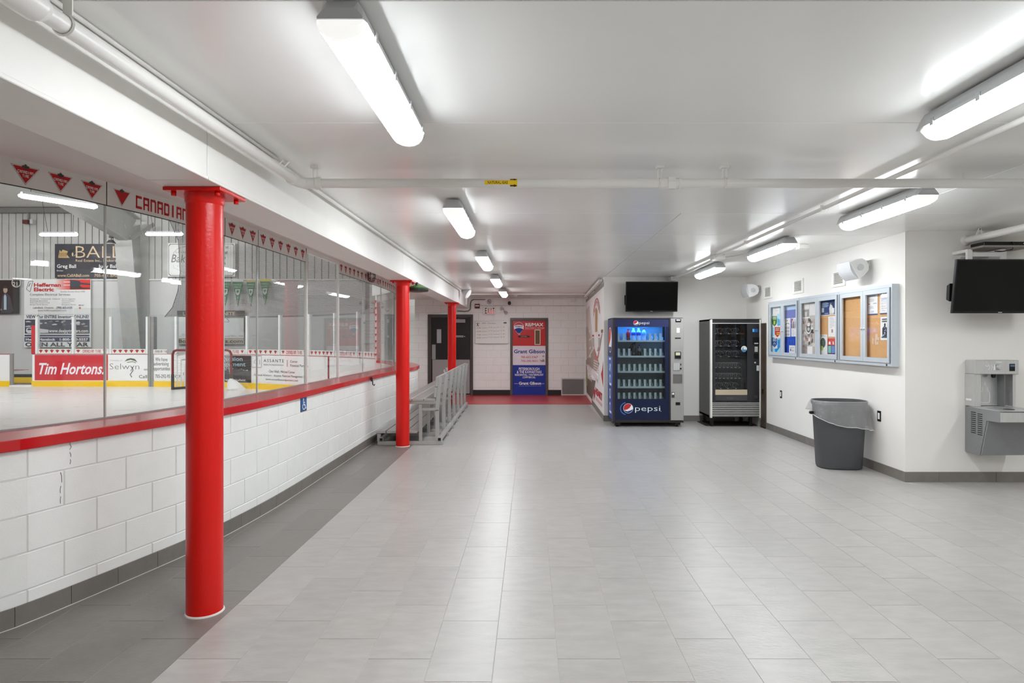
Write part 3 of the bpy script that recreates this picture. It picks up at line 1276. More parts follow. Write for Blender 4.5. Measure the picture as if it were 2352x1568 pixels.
column(-1.81, 3.496, 'red steel column nearest the camera, in front of the low block wall')
column(-1.80, 8.87, 'middle red steel column, at the near end of the metal bench')
column(-1.776, 14.24, 'farthest red steel column, rising behind the metal bench in front of the black door')


# ---- ceiling lights
def make_light(x, y0, label, group, L_=1.22):
    y1 = y0 + L_
    t = thing('ceiling_light', label, 'ceiling light', (x, (y0 + y1) / 2, 2.5), group)
    hw, zr = .083, 2.56

    def ring(y, k, pts):
        return [(x + a * k, y, z) for a, z in pts]
    prof = [(-hw, zr), (hw, zr), (hw, zr + .014), (hw * .8, zr + .05), (hw * .62, zr + .072), (-hw * .62, zr + .072), (-hw * .8, zr + .05), (-hw, zr + .014)]
    lo = [(a, zr + (z - zr) * .5) for a, z in prof]
    q = MB(FIXG)
    q.loft([ring(y0, .9, lo), ring(y0 + .03, 1, prof), ring(y1 - .03, 1, prof), ring(y1, .9, lo)], sm=False)
    for yy in (y0 + .22, y1 - .22):
        q.box(x - .03, x + .03, yy - .06, yy + .06, zr + .07, CEILZ)
    q.build('housing', None, t)
    half = [(-hw * .96, zr - .002)] + [(-hw * .95 * math.cos(a), zr - .01 - .055 * math.sin(a)) for a in [PI * i / 8 for i in range(9)]] + [(hw * .96, zr - .002)]

    def lring(y, k, kz):
        return [(x + a * k, y, zr + (z - zr) * kz) for a, z in half]
    A, B = lring(y0 + .03, 1, 1), lring(y1 - .075, 1, 1)
    q = MB(LENSM)
    nh = len(half)
    for i in range(nh - 1):
        q.add([A[i], A[i + 1], B[i + 1], B[i]], [(0, 1, 2, 3)], LENSM if 3 <= i < nh - 4 else LENSD, True)
    q.add(A, [tuple(range(nh))], LENSD)
    q.build('lens', None, t)
    CL = mat('clear_lens_end', (242, 242, 240), .15, var=.02, emit=.55)
    for a, c, ka, kc in [(y0 + .029, y0 + .006, 1, .96), (y1 - .074, y1 - .006, 1, .72)]:
        q = MB(CL)
        q.loft([lring(a, ka, 1), lring((a + c) / 2, (ka + kc * 1.1) / 2, .92), lring(c, kc, .35)])
        q.build('lens_end', None, t)
    for i in range(4):
        yy = y0 + .14 + (L_ - .28) * i / 3
        for sx in (-1, 1):
            q = MB(FIXG)
            q.hexa([(x + sx * (hw - .006), yy - .012, zr - .018), (x + sx * (hw + .005), yy - .012, zr - .014), (x + sx * (hw + .005), yy + .012, zr - .014), (x + sx * (hw - .006), yy + .012, zr - .018),
                    (x + sx * (hw - .006), yy - .012, zr + .02), (x + sx * (hw + .006), yy - .012, zr + .02), (x + sx * (hw + .006), yy + .012, zr + .02), (x + sx * (hw - .006), yy + .012, zr + .02)])
            q.build('clip', None, t)
    return t


G1, G2 = 'ceiling lights in the row along the aisle', 'ceiling lights in the row beside the notice boards'
l0 = make_light(-.622, 2.05, 'long white fluorescent ceiling light nearest the camera in the aisle row', G1)
for y, lab in [(5.02, 'second fluorescent ceiling light of the aisle row, just past the gas pipe'), (8.0, 'third fluorescent ceiling light of the aisle row'),
               (11.0, 'fourth fluorescent ceiling light of the aisle row'), (13.95, 'farthest small fluorescent ceiling light of the aisle row, near the exit sign')]:
    dup(l0, (0, y - 2.05, 0), lab)
for x, y, lab in [(2.02, 1.95, 'fluorescent ceiling light cut off by the frame, in front of the gas pipe'),
                  (2.89, 4.56, 'fluorescent ceiling light just behind the gas pipe, above the trash can side'),
                  (2.85, 6.88, 'fluorescent ceiling light between the small junction box and the wall conduit'),
                  (2.79, 9.22, 'fluorescent ceiling light closest to the snack machine wall')]:
    dup(l0, (x + .622, y - 2.05, 0), lab)['group'] = G2

# ---- gas pipe, conduits
PZ, PY = 2.535, 4.13
t = thing('gas_pipe', 'white painted gas pipe crossing under the ceiling with a yellow marker band', 'pipe', (1, PY, PZ))
q = MB(PIPEW)
q.tube([(-1.43, PY, PZ), (7.49, PY, PZ)], .03, 20)
q.build('cross_pipe', None, t)
q = MB(PIPEW)
q.tube([(-1.515, 4.05, PZ), (-1.515, -3.9, PZ)], .03, 20)
q.build('side_pipe', None, t)
q = MB(PIPEW)
q.tube([(-1.515, 4.0, PZ), (-1.515, 4.06, PZ), (-1.505, 4.1, PZ), (-1.48, 4.125, PZ), (-1.44, PY, PZ), (-1.38, PY, PZ)], .036, 16)
for a, c in [((-1.515, 3.99, PZ), (-1.515, 4.02, PZ)), ((-1.405, PY, PZ), (-1.37, PY, PZ))]:
    q.tube([a, c], .041, 16)
q.build('elbow', None, t)
q = MB(PIPEW)
x = (1540 - CX) / F * PY
q.tube([(x - .075, PY, PZ), (x - .05, PY, PZ)], .036, 14)
q.tube([(x - .05, PY, PZ), (x + .05, PY, PZ)], .034, 14)
q.tube([(x - .02, PY, PZ), (x + .03, PY, PZ)], .044, 6)
q.tube([(x + .05, PY, PZ), (x + .07, PY, PZ)], .037, 14)
q.build('union', None, t)
q = MB(PIPEW)
q.tube([(-1.515, 1.6, PZ), (-1.515, 1.92, PZ)], .05, 20)
q.tube([(-1.515, 1.9, PZ), (-1.515, 1.95, PZ)], [.05, .036], 20)
q.build('coupling', None, t)
for px in (725, 1516, 1664):
    x = (px - CX) / F * PY
    q = MB(PIPEW)
    q.tube([(x, PY + .033 * math.cos(a), PZ + .033 * math.sin(a)) for a in [PI * .5 + 2 * PI * i / 16 for i in range(17)]], .0045, 4)
    for k in (-1, 1):
        q.bar((x + .014 * k, PY, PZ + .03), (x + .012 * k, PY, CEILZ - .012), .004, .02, up=(0, 1, 0))
    q.box(x - .025, x + .025, PY - .03, PY + .03, CEILZ - .014, CEILZ)
    q.build('hanger', None, t)
q = MB(PIPEW)
q.tube([(-1.515 + .034 * math.cos(a), 2.04, PZ + .034 * math.sin(a)) for a in [2 * PI * i / 16 for i in range(17)]], .005, 4)
q.bar((-1.5, 2.04, PZ + .03), (-1.5, 2.04, CEILZ), .03, .006)
q.build('hanger', None, t)
q = MB(PIPEW)
q.tube([(-1.515, 3.86, PZ + .03), (-1.49, 3.88, PZ + .07), (-1.53, 3.9, PZ + .09), (-1.56, 3.88, PZ + .05)], .006, 6)
q.build('hook', None, t)


class Wrap(Flat):
    """print rolled round a pipe that runs along x"""

    def __init__(s, x, y, z, r):
        s.c, s.r, s.n, s.step, s.b = (x, y, z), r, .0006, .0004, MB()

    def P(s, u, v):
        a = v / s.r
        k = s.r + s.n
        return Vector((s.c[0] + u, s.c[1] - k * math.cos(a), s.c[2] + k * math.sin(a)))


x0 = (1113 - CX) / F * 4.1
x1 = (1188 - CX) / F * 4.1
f = Wrap(x0, PY, PZ, .03)
W = x1 - x0
YEL, BLK = C(245, 205, 10), C(20, 18, 16)
for k in range(6):
    f.rect(0, W * .78, -.014 + .0047 * k, -.014 + .0047 * (k + 1), YEL)
    f.n -= f.step
for k in range(8):
    f.rect(W * .78, W, -.03 + .0075 * k, -.03 + .0075 * (k + 1), YEL)
    f.n -= f.step
f.n += .0008
f.text('NATURAL GAS', W * .09, -.0085, .0165, BLK, w=W * .62, bold=.02)
for v in (.021, -.021):
    f.rect(W * .78, W * .9, v - .004, v + .004, BLK)
    f.poly([(W * .9, v - .009), (W, v), (W * .9, v + .009)], BLK)
f.build('marker_band', t)

t = thing('conduit', 'thin white conduit along the ceiling beside the boxed beam', 'conduit', (-1.6, 7, 2.62))
q = MB(PIPEW)
q.tube([(-1.6, -3.5, 2.625), (-1.6, 14.7, 2.625)], .014, 10)
q.build('tube', None, t)
q = MB(PIPEW)
q.tube([(-1.572, -3.5, 2.632), (-1.572, 3.9, 2.632)], .009, 8)
q.build('cable', None, t)
t = thing('conduit', 'white conduit pair along the ceiling beside the lights by the notice boards', 'conduit', (2.5, 6, 2.62))
q = MB(PIPEW)
q.tube([(2.475, -3.5, 2.615), (2.475, 8.35, 2.615), (2.5, 8.5, 2.615)], .017, 12)
q.build('tube', None, t)
q = MB(PIPEW)
q.tube([(2.56, 8.5, 2.615), (2.585, 11.35, 2.6)], .02, 12)
q.build('tube', None, t)
q = MB(PIPEW).box(2.46, 2.62, 8.44, 8.6, 2.58, 2.642)
q.build('junction_box', None, t, bev=.006)
q = MB(PIPEW)
q.tube([(2.62, 8.52, 2.61), (2.75, 8.4, 2.62), (2.9, 7.95, 2.625)], .01, 8)
q.build('branch', None, t)
q = MB(PIPEW)
q.hexa([(2.53, 11.3, 2.56), (2.64, 11.3, 2.56), (2.6, YP, 2.53), (2.57, YP, 2.53), (2.53, 11.3, 2.63), (2.64, 11.3, 2.63), (2.64, YP, 2.63), (2.53, YP, 2.63)])
q.build('wall_bracket', None, t)
for yy in (5.3, 7.2):
    q = MB(PIPEW).box(2.45, 2.5, yy - .012, yy + .012, 2.595, CEILZ - .006)
    q.build('strap', None, t)
t = thing('junction_box', 'small white junction box on the ceiling with a cable to the light', 'junction box', (3.3, 7.4, 2.62))
x, y, _ = at(1843, 0, 7.55)
q = MB(WHITE).box(x - .06, x + .06, 7.5, 7.6, CEILZ - .055, CEILZ)
q.build('box', None, t, bev=.005)
q = MB(WHITE)
q.tube([(x - .05, 7.55, CEILZ - .02), (2.9, 7.6, CEILZ - .012)], .008, 8)
q.build('cable', None, t)

# ---- emergency lamps, green lamp and wire cage
x, y, z = at(1068, 672, 14.6)
t = thing('emergency_lamp', 'white cone-shaped emergency lamp on the end of the beam conduit', 'lamp', (x, y, z))
ax = Vector((.75, -.25, -.45)).normalized()
c = Vector((x + .02, y, z))
q = MB(FIXG)
q.lathe([(.03, -.1), (.05, -.08), (.1, .02), (.112, .05), (.115, .075)], c, ax, 20)
q.build('shade', None, t)
q = MB(PAPER)
q.lathe([(.11, .076), (.08, .09), (.01, .094)], c, ax, 20)
q.build('lens', None, t)
q = MB(FIXG)
q.tube([(-1.6, 14.68, 2.625), (x - .02, 14.62, z + .06), tuple(c - ax * .08)], .012, 8)
q.build('stem', None, t)
q = MB(FIXG)
q.bar((x + .03, y, z - .1), (x + .03, y, z - .28), .035, .03)
q.build('drop', None, t)
x, y, z = at(957, 661, 8.97)
t = thing('rounded_lamp', 'dark rounded lamp shade with a green side under the beam behind the middle column', 'lamp', (x, y, z))
prof = [(.03, .075), (.1, .06), (.16, .035), (.175, .01), (.16, -.012), (.08, -.022), (.0, -.024)]
q = MB(mat('shade_dark', (40, 48, 40), .4))
q.lathe(prof[2:], (x - .02, y + .12, z - .03), n=28)
q.build('rim', None, t)
q = MB(mat('shade_green', (62, 150, 40), .35))
q.lathe(prof[:3], (x - .02, y + .12, z - .03), n=28)
q.build('crown', None, t)
q = MB(DARK).lathe([(.02, .04), (.02, BEAMZ - z + .03)], (x - .02, y + .12, z - .03), n=10)
q.build('stem', None, t)
x, y, z = at(853.5, 640, 9.9)
t = thing('cage_lamp', 'small wire cage lamp hanging under the soffit above the far glass', 'lamp', (x, y, SOFZ))
q = MB(DARK)
for k in range(8):
    a = 2 * PI * k / 8
    q.tube([(x + .055 * math.cos(a), y + .055 * math.sin(a), SOFZ), (x + .058 * math.cos(a), y + .058 * math.sin(a), SOFZ - .1), (x + .03 * math.cos(a), y + .03 * math.sin(a), SOFZ - .15), (x, y, SOFZ - .155)], .0035, 5)
for zz in (.03, .09):
    q.tube([(x + .057 * math.cos(a), y + .057 * math.sin(a), SOFZ - zz) for a in [2 * PI * i / 16 for i in range(17)]], .0035, 5)
q.build('wire_cage', None, t)
q = MB(PAPER)
q.lathe([(.03, -.0), (.032, -.06), (.02, -.09), (0.002, -.1)], (x, y, SOFZ), n=14)
q.build('bulb', None, t)
q = MB(DARK)
q.tube([(x + .06, y, SOFZ - .01), (x + .33, y + .5, SOFZ - .01)], .008, 6)
q.build('cable', None, t)

# ---- wall bits on the low wall
s = WALL.ray(697)
p, nn = WALL.pt(s)
o = MB(mat('sign_blue', (36, 96, 158), .4))
WALL.strip(o, s - .078, s + .078, .001, .004, .79, .925, step=.05)
q = MB(DARK)
WALL.strip(q, s - .085, s + .085, .0005, .002, .783, .932, step=.05)
t = thing('wheelchair_sign', 'small blue wheelchair-access sign on the low block wall under the red ledge', 'sign', (p.x, p.y, .78))
q.build('border', None, t)
o.build('plate', None, t)
f = Bent(WALL, 1, .0048, .0006, s0=s)
WI = C(236, 236, 234)
f.disc(-.012, .905, .012, WI)
f.line([(-.012, .893), (-.008, .85), (.03, .848), (.045, .812), (.062, .818)], .013, WI)
f.line([(-.01, .872), (.028, .872)], .009, WI)
f.disc(.0, .836, .046, WI, ry=.036, a0=PI * .8, a1=2 * PI, n=14, inner=.74)
f.build('wheelchair_symbol', t)
s = WALL.ray(847)
p, nn = WALL.pt(s)
p = p + nn * .045
q = MB(DARK)
q.tube([(p.x, p.y, .955), (p.x + .01, p.y, .9), (p.x + .012, p.y, .865), (p.x + .03, p.y, .85), (p.x + .04, p.y, .87)], .008, 8)
q.box(p.x - .014, p.x + .004, p.y - .02, p.y + .02, .91, .97)
tag(q.build('coat_hook', None), 'small dark metal hook on the front edge of the red ledge', 'hook')

# ---- metal bench with backrest and foot deck, standing along the wall
BO = Vector((-1.248, 8.96, 0))
ang = math.radians(1.38)
t = thing('player_bench', 'long aluminium bench with slatted backrest and raised foot deck, beside the middle red column', 'bench', BO)
t.rotation_euler = (0, 0, ang)


def bo(x, y, z):
    return (BO.x + x, BO.y + y, z)


def bx(q, x0, x1, y0, y1, z0, z1):
    return q.box(BO.x + x0, BO.x + x1, BO.y + y0, BO.y + y1, z0, z1)


BL = 4.92
HOLE = mat('tube_hole', (20, 20, 20), .8)


def frame(y):
    q = MB(ALU)
    bx(q, -.926, .0, y, y + .05, .0, .055)
    q.build('floor_rail', None, t, bev=.003)
    for a, c, zt in [(-.93, -.88, .165), (-.34, -.295, .58)]:
        q = MB(ALU)
        bx(q, a, c, y, y + .05, .055, zt)
        q.build('post', None, t, bev=.003)
    q = MB(ALU)
    bx(q, -.105, -.055, y, y + .05, .055, .5)
    q.bar(bo(-.085, y + .025, .485), bo(-.032, y + .025, .968), .05, .05, up=(0, 1, 0))
    q.build('back_post', None, t)
    q = MB(ALU)
    bx(q, -.295, -.105, y + .002, y + .048, .488, .53)
    q.build('brace', None, t, bev=.003)
    q = MB(ALU)
    bx(q, -.6, -.09, y, y + .045, .585, .63)
    q.build('seat_bearer', None, t, bev=.003)


for k in range(7):
    frame(k * (BL - .05) / 6)
for x, z in [(-.045, .083), (-.87, .083)]:
    q = MB(ALU)
    bx(q, x - .027, x + .027, -.02, BL + .02, z - .027, z + .027)
    q.build('side_rail', None, t, bev=.003)
    q = MB(HOLE)
    bx(q, x - .02, x + .02, -.022, -.019, z - .02, z + .02)
    q.build('tube_end', None, t)
for k in range(4):
    q = MB(ALU)
    bx(q, -.945 + .148 * k, -.945 + .148 * k + .14, -.02, BL + .02, .17, .205)
    q.build('deck_plank', None, t, bev=.004)
for k in range(3):
    q = MB(ALU)
    bx(q, -.6 + .168 * k, -.6 + .168 * k + .16, -.03, BL + .03, .63, .662)
    q.build('seat_plank', None, t, bev=.004)
for z0, z1 in [(.68, .82), (.832, .972)]:
    a0 = -.085 + (z0 - .485) * .1097 - .045
    a1 = -.085 + (z1 - .485) * .1097 - .045
    q = MB(ALU)
    q.hexa([bo(a0 - .018, -.03, z0), bo(a0 + .018, -.03, z0), bo(a0 + .018, BL + .03, z0), bo(a0 - .018, BL + .03, z0),
            bo(a1 - .018, -.03, z1), bo(a1 + .018, -.03, z1), bo(a1 + .018, BL + .03, z1), bo(a1 - .018, BL + .03, z1)])
    q.build('back_plank', None, t, bev=.004)

# ---- far wall: black door
YD = YF - .001
t = struct(thing('door_1', 'black steel door with grey kick panel and dark frame, behind the farthest red column', 'door', (-2.13, YF, 0)))
del t['category']
q = MB(DKFRAME)
for x0, x1 in ((-2.733, -2.64), (-1.6, -1.528)):
    q.box(x0, x1, YF - .03, YF + .01, 0, 2.086)
q.box(-2.733, -1.528, YF - .03, YF + .01, 2.0862, 2.156)
q.build('door_frame', None, t, bev=.004)
lf = MB(mat('door_black', (24, 22, 21), .4)).box(-2.635, -1.605, YF - .012, YF + .004, .02, 2.08).build('leaf', None, t)
MB(mat('kick_steel', (158, 157, 155), .4, metal=.2)).box(-2.61, -1.615, YF - .016, YF - .012, .05, .952).build('kick_panel', None, t)
MB(mat('kick_steel', (0, 0, 0))).box(-2.622, -2.525, YF - .016, YF - .012, .96, 1.354).build('push_plate', None, t)
MB(mat('door_glass', (176, 178, 178), .1)).box(-2.493, -2.375, YF - .015, YF - .012, 1.395, 1.761).build('door_window', None, t)
MB(mat('kick_steel', (0, 0, 0))).box(-1.99, -1.73, YF - .06, YF - .012, 1.935, 2.03).build('door_closer', None, t, bev=.006)
MB(DKFRAME).bar((-1.95, YF - .04, 2.05), (-1.62, YF - .03, 2.085), .02, .015).build('closer_arm', None, t)
f = Flat((-2.0, YF - .013, 1.55))
f.rect(.02, .22, .0, .018, C(190, 188, 184))
f.rect(.02, .22, .03, .045, C(190, 188, 184))
f.disc(.25, .02, .012, C(220, 220, 218))
f.build('door_lettering', t)
x, y, z = at(1026, 851.5, YF - .05)
q = MB(PAPER)
q.lathe([(.085, 0), (.085, -.012)], (x, YF - .017, z), (0, 1, 0), 24)
t = thing('round_sign', 'small round white and black sign on the grey kick panel beside the farthest red column', 'sign', (x, YF - .03, z))
q.build('disc', None, t)
f = Flat((x, YF - .03, z))
for k in range(4):
    f.line([(-.07 + .01 * k, .05 - .03 * k), (-.01 + .01 * k, .06 - .035 * k)], .013, BLK)
f.build('marks', t)

# ---- far wall: printed office door
t = struct(thing('door_2', 'red, white and blue printed office door in a brown frame', 'door', (-.03, YF, 0)))
del t['category']
DBF = mat('door_frame_brown', (86, 76, 70), .4)
q = MB(DBF)
q.box(-.536, -.472, YF - .035, YF + .01, 0, 1.99)
q.box(.41, .473, YF - .035, YF + .01, 0, 1.99)
q.box(-.536, .473, YF - .035, YF + .01, 1.9902, 2.062)
q.build('door_frame', None, t, bev=.004)
DR, DW, DB = mat('door_red', (196, 8, 14), .35), mat('door_white', (226, 219, 226), .4), mat('door_blue', (0, 40, 150), .35)
lf = MB(DBF).box(-.47, .408, YF - .014, YF + .004, .012, 1.988).build('leaf', None, t)
x0, x1 = -.468, .405
f = Flat((x0, YF - .0145, 0), lift=.0005)
W = x1 - x0
f.rect(0, W, 1.319, 1.986, DR)
f.rect(0, W, .808, 1.319, DW)
f.rect(0, W, .014, .808, DB)


def dz(zy):
    return 1.517 - (725 + zy / 8.254 - 777) * .01162


def dx(zx):
    return (1160 + zx / 8.254 - 1218) * .01162 - x0


WT, BT, RT = C(240, 238, 238), C(22, 48, 140), C(176, 40, 48)
# balloon emblem
cx_, cz_ = dx(262), dz(212)
r = dx(356) - cx_
bal = [(cx_ + r * math.cos(a), cz_ + r * .95 * math.sin(a)) for a in [PI * (-.12 + 1.24 * i / 20) for i in range(21)]] + [(cx_ - r * .25, dz(335)), (cx_ + r * .25, dz(335))]
f.poly(bal, WT)
inn = lambda k: [(cx_ + (p - cx_) * k, cz_ + (z - cz_) * k) for p, z in bal]
f.poly(inn(.94), DR)
band_ = [(cx_ + r * .93 * k, cz_ + r * (.42 - .2 * k * k)) for k in [-1 + .2 * i for i in range(11)]] + [(cx_ + r * .97 * k, cz_ + r * (-.2 - .3 * k * k)) for k in [1 - .2 * i for i in range(11)]]
f.poly(band_, WT)
f.poly([(cx_ + r * .86 * k, cz_ + r * (-.2 - .27 * k * k)) for k in [-1 + .2 * i for i in range(11)]] + [(cx_ + r * .22, dz(330)), (cx_ - r * .22, dz(330))], C(0, 40, 140))
f.text('RE/MAX', cx_, cz_ - r * .06, r * .28, BT, al='c', w=r * 1.45, bold=.02)
f.rect(cx_ - r * .14, cx_ + r * .3, dz(360), dz(346), C(220, 170, 170))
f.text('RE/MAX', dx(384), dz(198), dz(138) - dz(198), WT, w=dx(728) - dx(384), bold=.035)
f.text('Eastern Realty Inc., Brokerage', dx(384), dz(236), .022, WT, w=dx(742) - dx(384), bold=.02)
f.text('Independently Owned and Operated', dx(382), dz(260), .014, C(236, 200, 190), w=dx(708) - dx(382), bold=.01)
f.text('Grant Gibson', dx(168), dz(708), dz(640) - dz(708), BT, w=dx(750) - dx(168), bold=.025)
f.text('705-652-3367', dx(302), dz(803), dz(762) - dz(803), RT, w=dx(620) - dx(302), bold=.01)
f.text('705-292-9551', dx(302), dz(874), dz(835) - dz(874), RT, w=dx(620) - dx(302), bold=.01)
f.text('PETERBOROUGH', dx(262), dz(1030), dz(980) - dz(1030), WT, w=dx(654) - dx(262), bold=.015)
f.text('& THE KAWARTHAS', dx(224), dz(1088), dz(1038) - dz(1088), WT, w=dx(692) - dx(224), bold=.015)
f.text('RESIDENTIAL / WATERFRONT', dx(188), dz(1136), dz(1100) - dz(1136), WT, w=dx(728) - dx(188), bold=.015)
f.text('COMMERCIAL', dx(330), dz(1182), dz(1146) - dz(1182), WT, w=dx(580) - dx(330), bold=.015)
f.text('www.', dx(174), dz(1290), .022, WT, w=dx(255) - dx(174))
f.text('Grant Gibson', dx(262), dz(1303), dz(1250) - dz(1303), WT, w=dx(684) - dx(262), bold=.03)
f.text('.net', dx(690), dz(1290), .022, WT, w=dx(748) - dx(690))
f.text('SALES REPRESENTATIVE', dx(264), dz(1334), .012, WT, w=dx(684) - dx(264), sp=1.5)
pr = f.build('door_print', t)
q = MB(mat('trim_cream', (222, 210, 198), .4))
gx0, gx1, gz0, gz1 = x0 + dx(560), x0 + dx(672), dz(550), dz(262)
for a in [(gx0, gx1, gz0, gz0 + .02), (gx0, gx1, gz1 - .02, gz1), (gx0, gx0 + .02, gz0 + .02, gz1 - .02), (gx1 - .02, gx1, gz0 + .02, gz1 - .02)]:
    q.box(a[0], a[1], YF - .026, YF - .014, a[2], a[3])
q.build('window_trim', None, t)
MB(mat('window_amber', (112, 88, 52), .1)).box(gx0 + .02, gx1 - .02, YF - .0215, YF - .018, gz0 + .02, gz1 - .02).build('door_window', None, t)
pl = MB(BLACK).box(x0 + dx(250), x0 + dx(466), YF - .028, YF - .019, dz(408), dz(376)).build('name_plate', None, t)
f = Flat((x0 + dx(300), YF - .0285, dz(399)))
f.text('Staff Office', 0, 0, .018, WT, w=dx(420) - dx(300))
f.build('plate_lettering', t)
q = MB(mat('handle_nickel', (170, 166, 160), .3, metal=.7))
q.lathe([(.03, 0), (.03, .012), (.018, .02), (.016, .05)], (x0 + dx(722), YF - .019, dz(838)), (0, -1, 0), 16)
q.tube([(x0 + dx(722), YF - .065, dz(838)), (x0 + dx(690), YF - .068, dz(848)), (x0 + dx(655), YF - .062, dz(832))], [.014, .012, .009], 8)
q.build('lever_handle', None, t)
q = MB(mat('handle_nickel', (0, 0, 0)))
q.lathe([(.024, 0), (.024, .012), (.012, .018)], (x0 + dx(724), YF - .019, dz(764)), (0, -1, 0), 16)
q.build('deadbolt', None, t)

# ---- exit sign, alarm, wall lamps, pipes on the far wall
t = thing('exit_sign', 'white exit sign with red and black letters above the whiteboard', 'sign', (-1.09, YF, 2.156))
MB(WHITE).box(-1.255, -.93, YF - .06, YF, 2.156, 2.354).build('case', None, t, bev=.006)
f = Flat((-1.255, YF - .0605, 2.156))
ER = glow('exit_red', (235, 20, 16), 1.0)
for i, ch in enumerate('EXIT'):
    f.text(ch, .05 + .068 * i + (.02 if ch == 'I' else 0), .025, .15, BLK, w=.048 if ch != 'I' else .014, bold=.01)
for i, ch in enumerate('EXIT'):
    if ch in 'XIT':
        f.text(ch, .054 + .068 * i + (.02 if ch == 'I' else 0), .027, .09 if ch != 'T' else .08, ER, w=.04 if ch != 'I' else .012)
f.poly([(.31, .07), (.325, .085), (.31, .1)], BLK)
f.build('lettering', t)
x, y, z = at(1096.5, 703, YF)
t = thing('fire_alarm', 'small dark red fire alarm box beside the exit sign', 'alarm', (x, YF, z - .06))
MB(mat('alarm_red', (96, 30, 28), .4)).box(x - .064, x + .064, YF - .06, YF, z - .06, z + .06).build('case', None, t, bev=.006)
MB(PAPER).box(x - .05, x + .05, YF - .066, YF - .06, z - .005, z + .02).build('strobe', None, t)
x, y, z = at(1124, 693, YF)
t = thing('wall_horn', 'round grey horn on the far wall above the exit sign', 'horn', (x, YF, z))
q = MB(FIXG)
q.lathe([(.058, 0), (.062, .02), (.05, .05), (.03, .062), (.0, .064)], (x, YF, z), (0, -1, 0), 24)
q.build('dome', None, t)
MB(DARK).bar((x - .035, YF - .06, z + .02), (x + .03, YF - .06, z - .025), .012, .02, up=(0, 1, 0)).build('slot', None, t)
x, y, z = at(1158, 713, YF)
t = thing('emergency_lamp', 'twin-headed emergency lamp on the wall over the office door', 'lamp', (x, YF, z))
for k, (ddx, ddz, ax) in enumerate([(-.04, .05, (-.5, -.8, .1)), (.03, -.04, (.6, -.6, -.5))]):
    q = MB(FIXG)
    q.lathe([(.02, -.03), (.042, .03), (.046, .05)], (x + ddx, YF - .07, z + ddz), ax, 16)
    q.build('lamp_head', None, t)
MB(FIXG).box(x - .025, x + .02, YF - .04, YF, z - .02, z + .03).build('wall_plate', None, t, bev=.004)
x, y, z = at(1170, 696, YF - .1)
t = thing('ceiling_sensor', 'small dark round sensor hanging on a thin stem near the office door', 'sensor', (x, y, z))
q = MB(DARK)
q.lathe([(.0, -.05), (.035, -.035), (.045, 0), (.035, .035), (.01, .05)], (x, y, z), n=14)
q.build('ball', None, t)
MB(PIPEW).tube([(x, y, z + .04), (x, y, CEILZ)], .01, 8).build('stem', None, t)
t = thing('conduit', 'thin white conduits running across the top of the far block wall', 'conduit', (0, YF, 2.55))
MB(PIPEW).tube([(-1.55, YF - .03, 2.585), (1.45, YF - .03, 2.585)], .022, 10).build('tube', None, t)
MB(PIPEW).tube([(-1.31, YF - .02, 2.395), (1.45, YF - .02, 2.385)], .009, 8).build('cable', None, t)
MB(PIPEW).tube([(-1.5, 15.6, 2.617), (1.4, 15.6, 2.617)], .02, 10).build('tube', None, t)
q = MB(mat('conduit_grey', (120, 117, 113), .4, metal=.3))
q.tube([(-1.2, YF - .02, 2.56), (-1.5, YF - .02, 2.56), (-1.56, YF - .02, 2.53), (-1.59, YF - .02, 2.46), (-1.6, YF - .02, 2.3), (-1.64, YF - .03, 2.25), (-1.75, YF - .04, 2.235), (-1.95, YF - .05, 2.25)], .016, 8)
q.build('bent_tube', None, t)
x, y, z = at(1316, 688.5, YF)
MB(PIPEW).box(x - .06, x + .06, YF - .07, YF - .003, z - .05, z + .05).build('junction_box', None, t, bev=.006)
x, y, z = at(1184, 678, YF - .6)
MB(PIPEW).box(x - .05, x + .05, YF - .65, YF - .55, CEILZ - .06, CEILZ - .005).build('junction_box', None, t, bev=.006)

t = thing('whiteboard', 'whiteboard with a handwritten schedule between the black door and the printed door', 'whiteboard', (-1.03, YF, 1.378))
MB(mat('whiteboard_face', (236, 236, 232), .2, var=.01)).box(-1.47, -.587, YF - .014, YF, 1.384, 1.976).build('face', None, t)
q = MB(ALU)
for a in [(-1.476, -.581, 1.378, 1.39), (-1.476, -.581, 1.97, 1.982), (-1.476, -1.464, 1.39, 1.97), (-.593, -.581, 1.39, 1.97)]:
    q.box(a[0], a[1], YF - .02, YF, a[2], a[3])
q.box(-1.4, -.66, YF - .05, YF - .014, 1.378, 1.386)
q.build('edge_trim', None, t)
f = Flat((-1.476, YF - .0145, 1.378))
PEN = C(120, 120, 120)


def wz(zy):
    return 1.517 - (690 + zy / 12.38 - 777) * .01162 - 1.378


def wx(zx):
    return (1080 + zx / 12.38 - 1218) * .01162 + 1.476


f.text('Ball - Hockey', wx(345), wz(658), .03, PEN, w=wx(730) - wx(345), shear=.1)
for zy, a, u, c in [(795, '5.00', 'U 6', '1-3'), (895, '6.00', 'U 9', '2-4'), (990, '7.00', 'U 12', '1-3'), (1075, '8.00', 'U 15', '2-4')]:
    f.text(a, wx(185), wz(zy), .03, PEN, w=wx(300) - wx(185))
    f.line([(wx(325), wz(zy - 14)), (wx(500), wz(zy - 18))], .006, PEN)
    f.text(u, wx(530), wz(zy - 20), .028, PEN, w=wx(620) - wx(530))
    f.line([(wx(645), wz(zy - 28)), (wx(835), wz(zy - 32))], .006, PEN)
    f.text(c, wx(868), wz(zy - 28), .026, PEN, w=wx(972) - wx(868))
f.disc(wx(992), wz(634), .045, C(40, 40, 40), ry=.021)
f.text('Home', wx(992), wz(640), .012, WT, al='c', w=.05)
f.disc(wx(213), wz(675), .018, C(60, 60, 60))
f.line([(wx(165), wz(655)), (wx(190), wz(638)), (wx(240), wz(636)), (wx(272), wz(655))], .01, C(60, 60, 60))
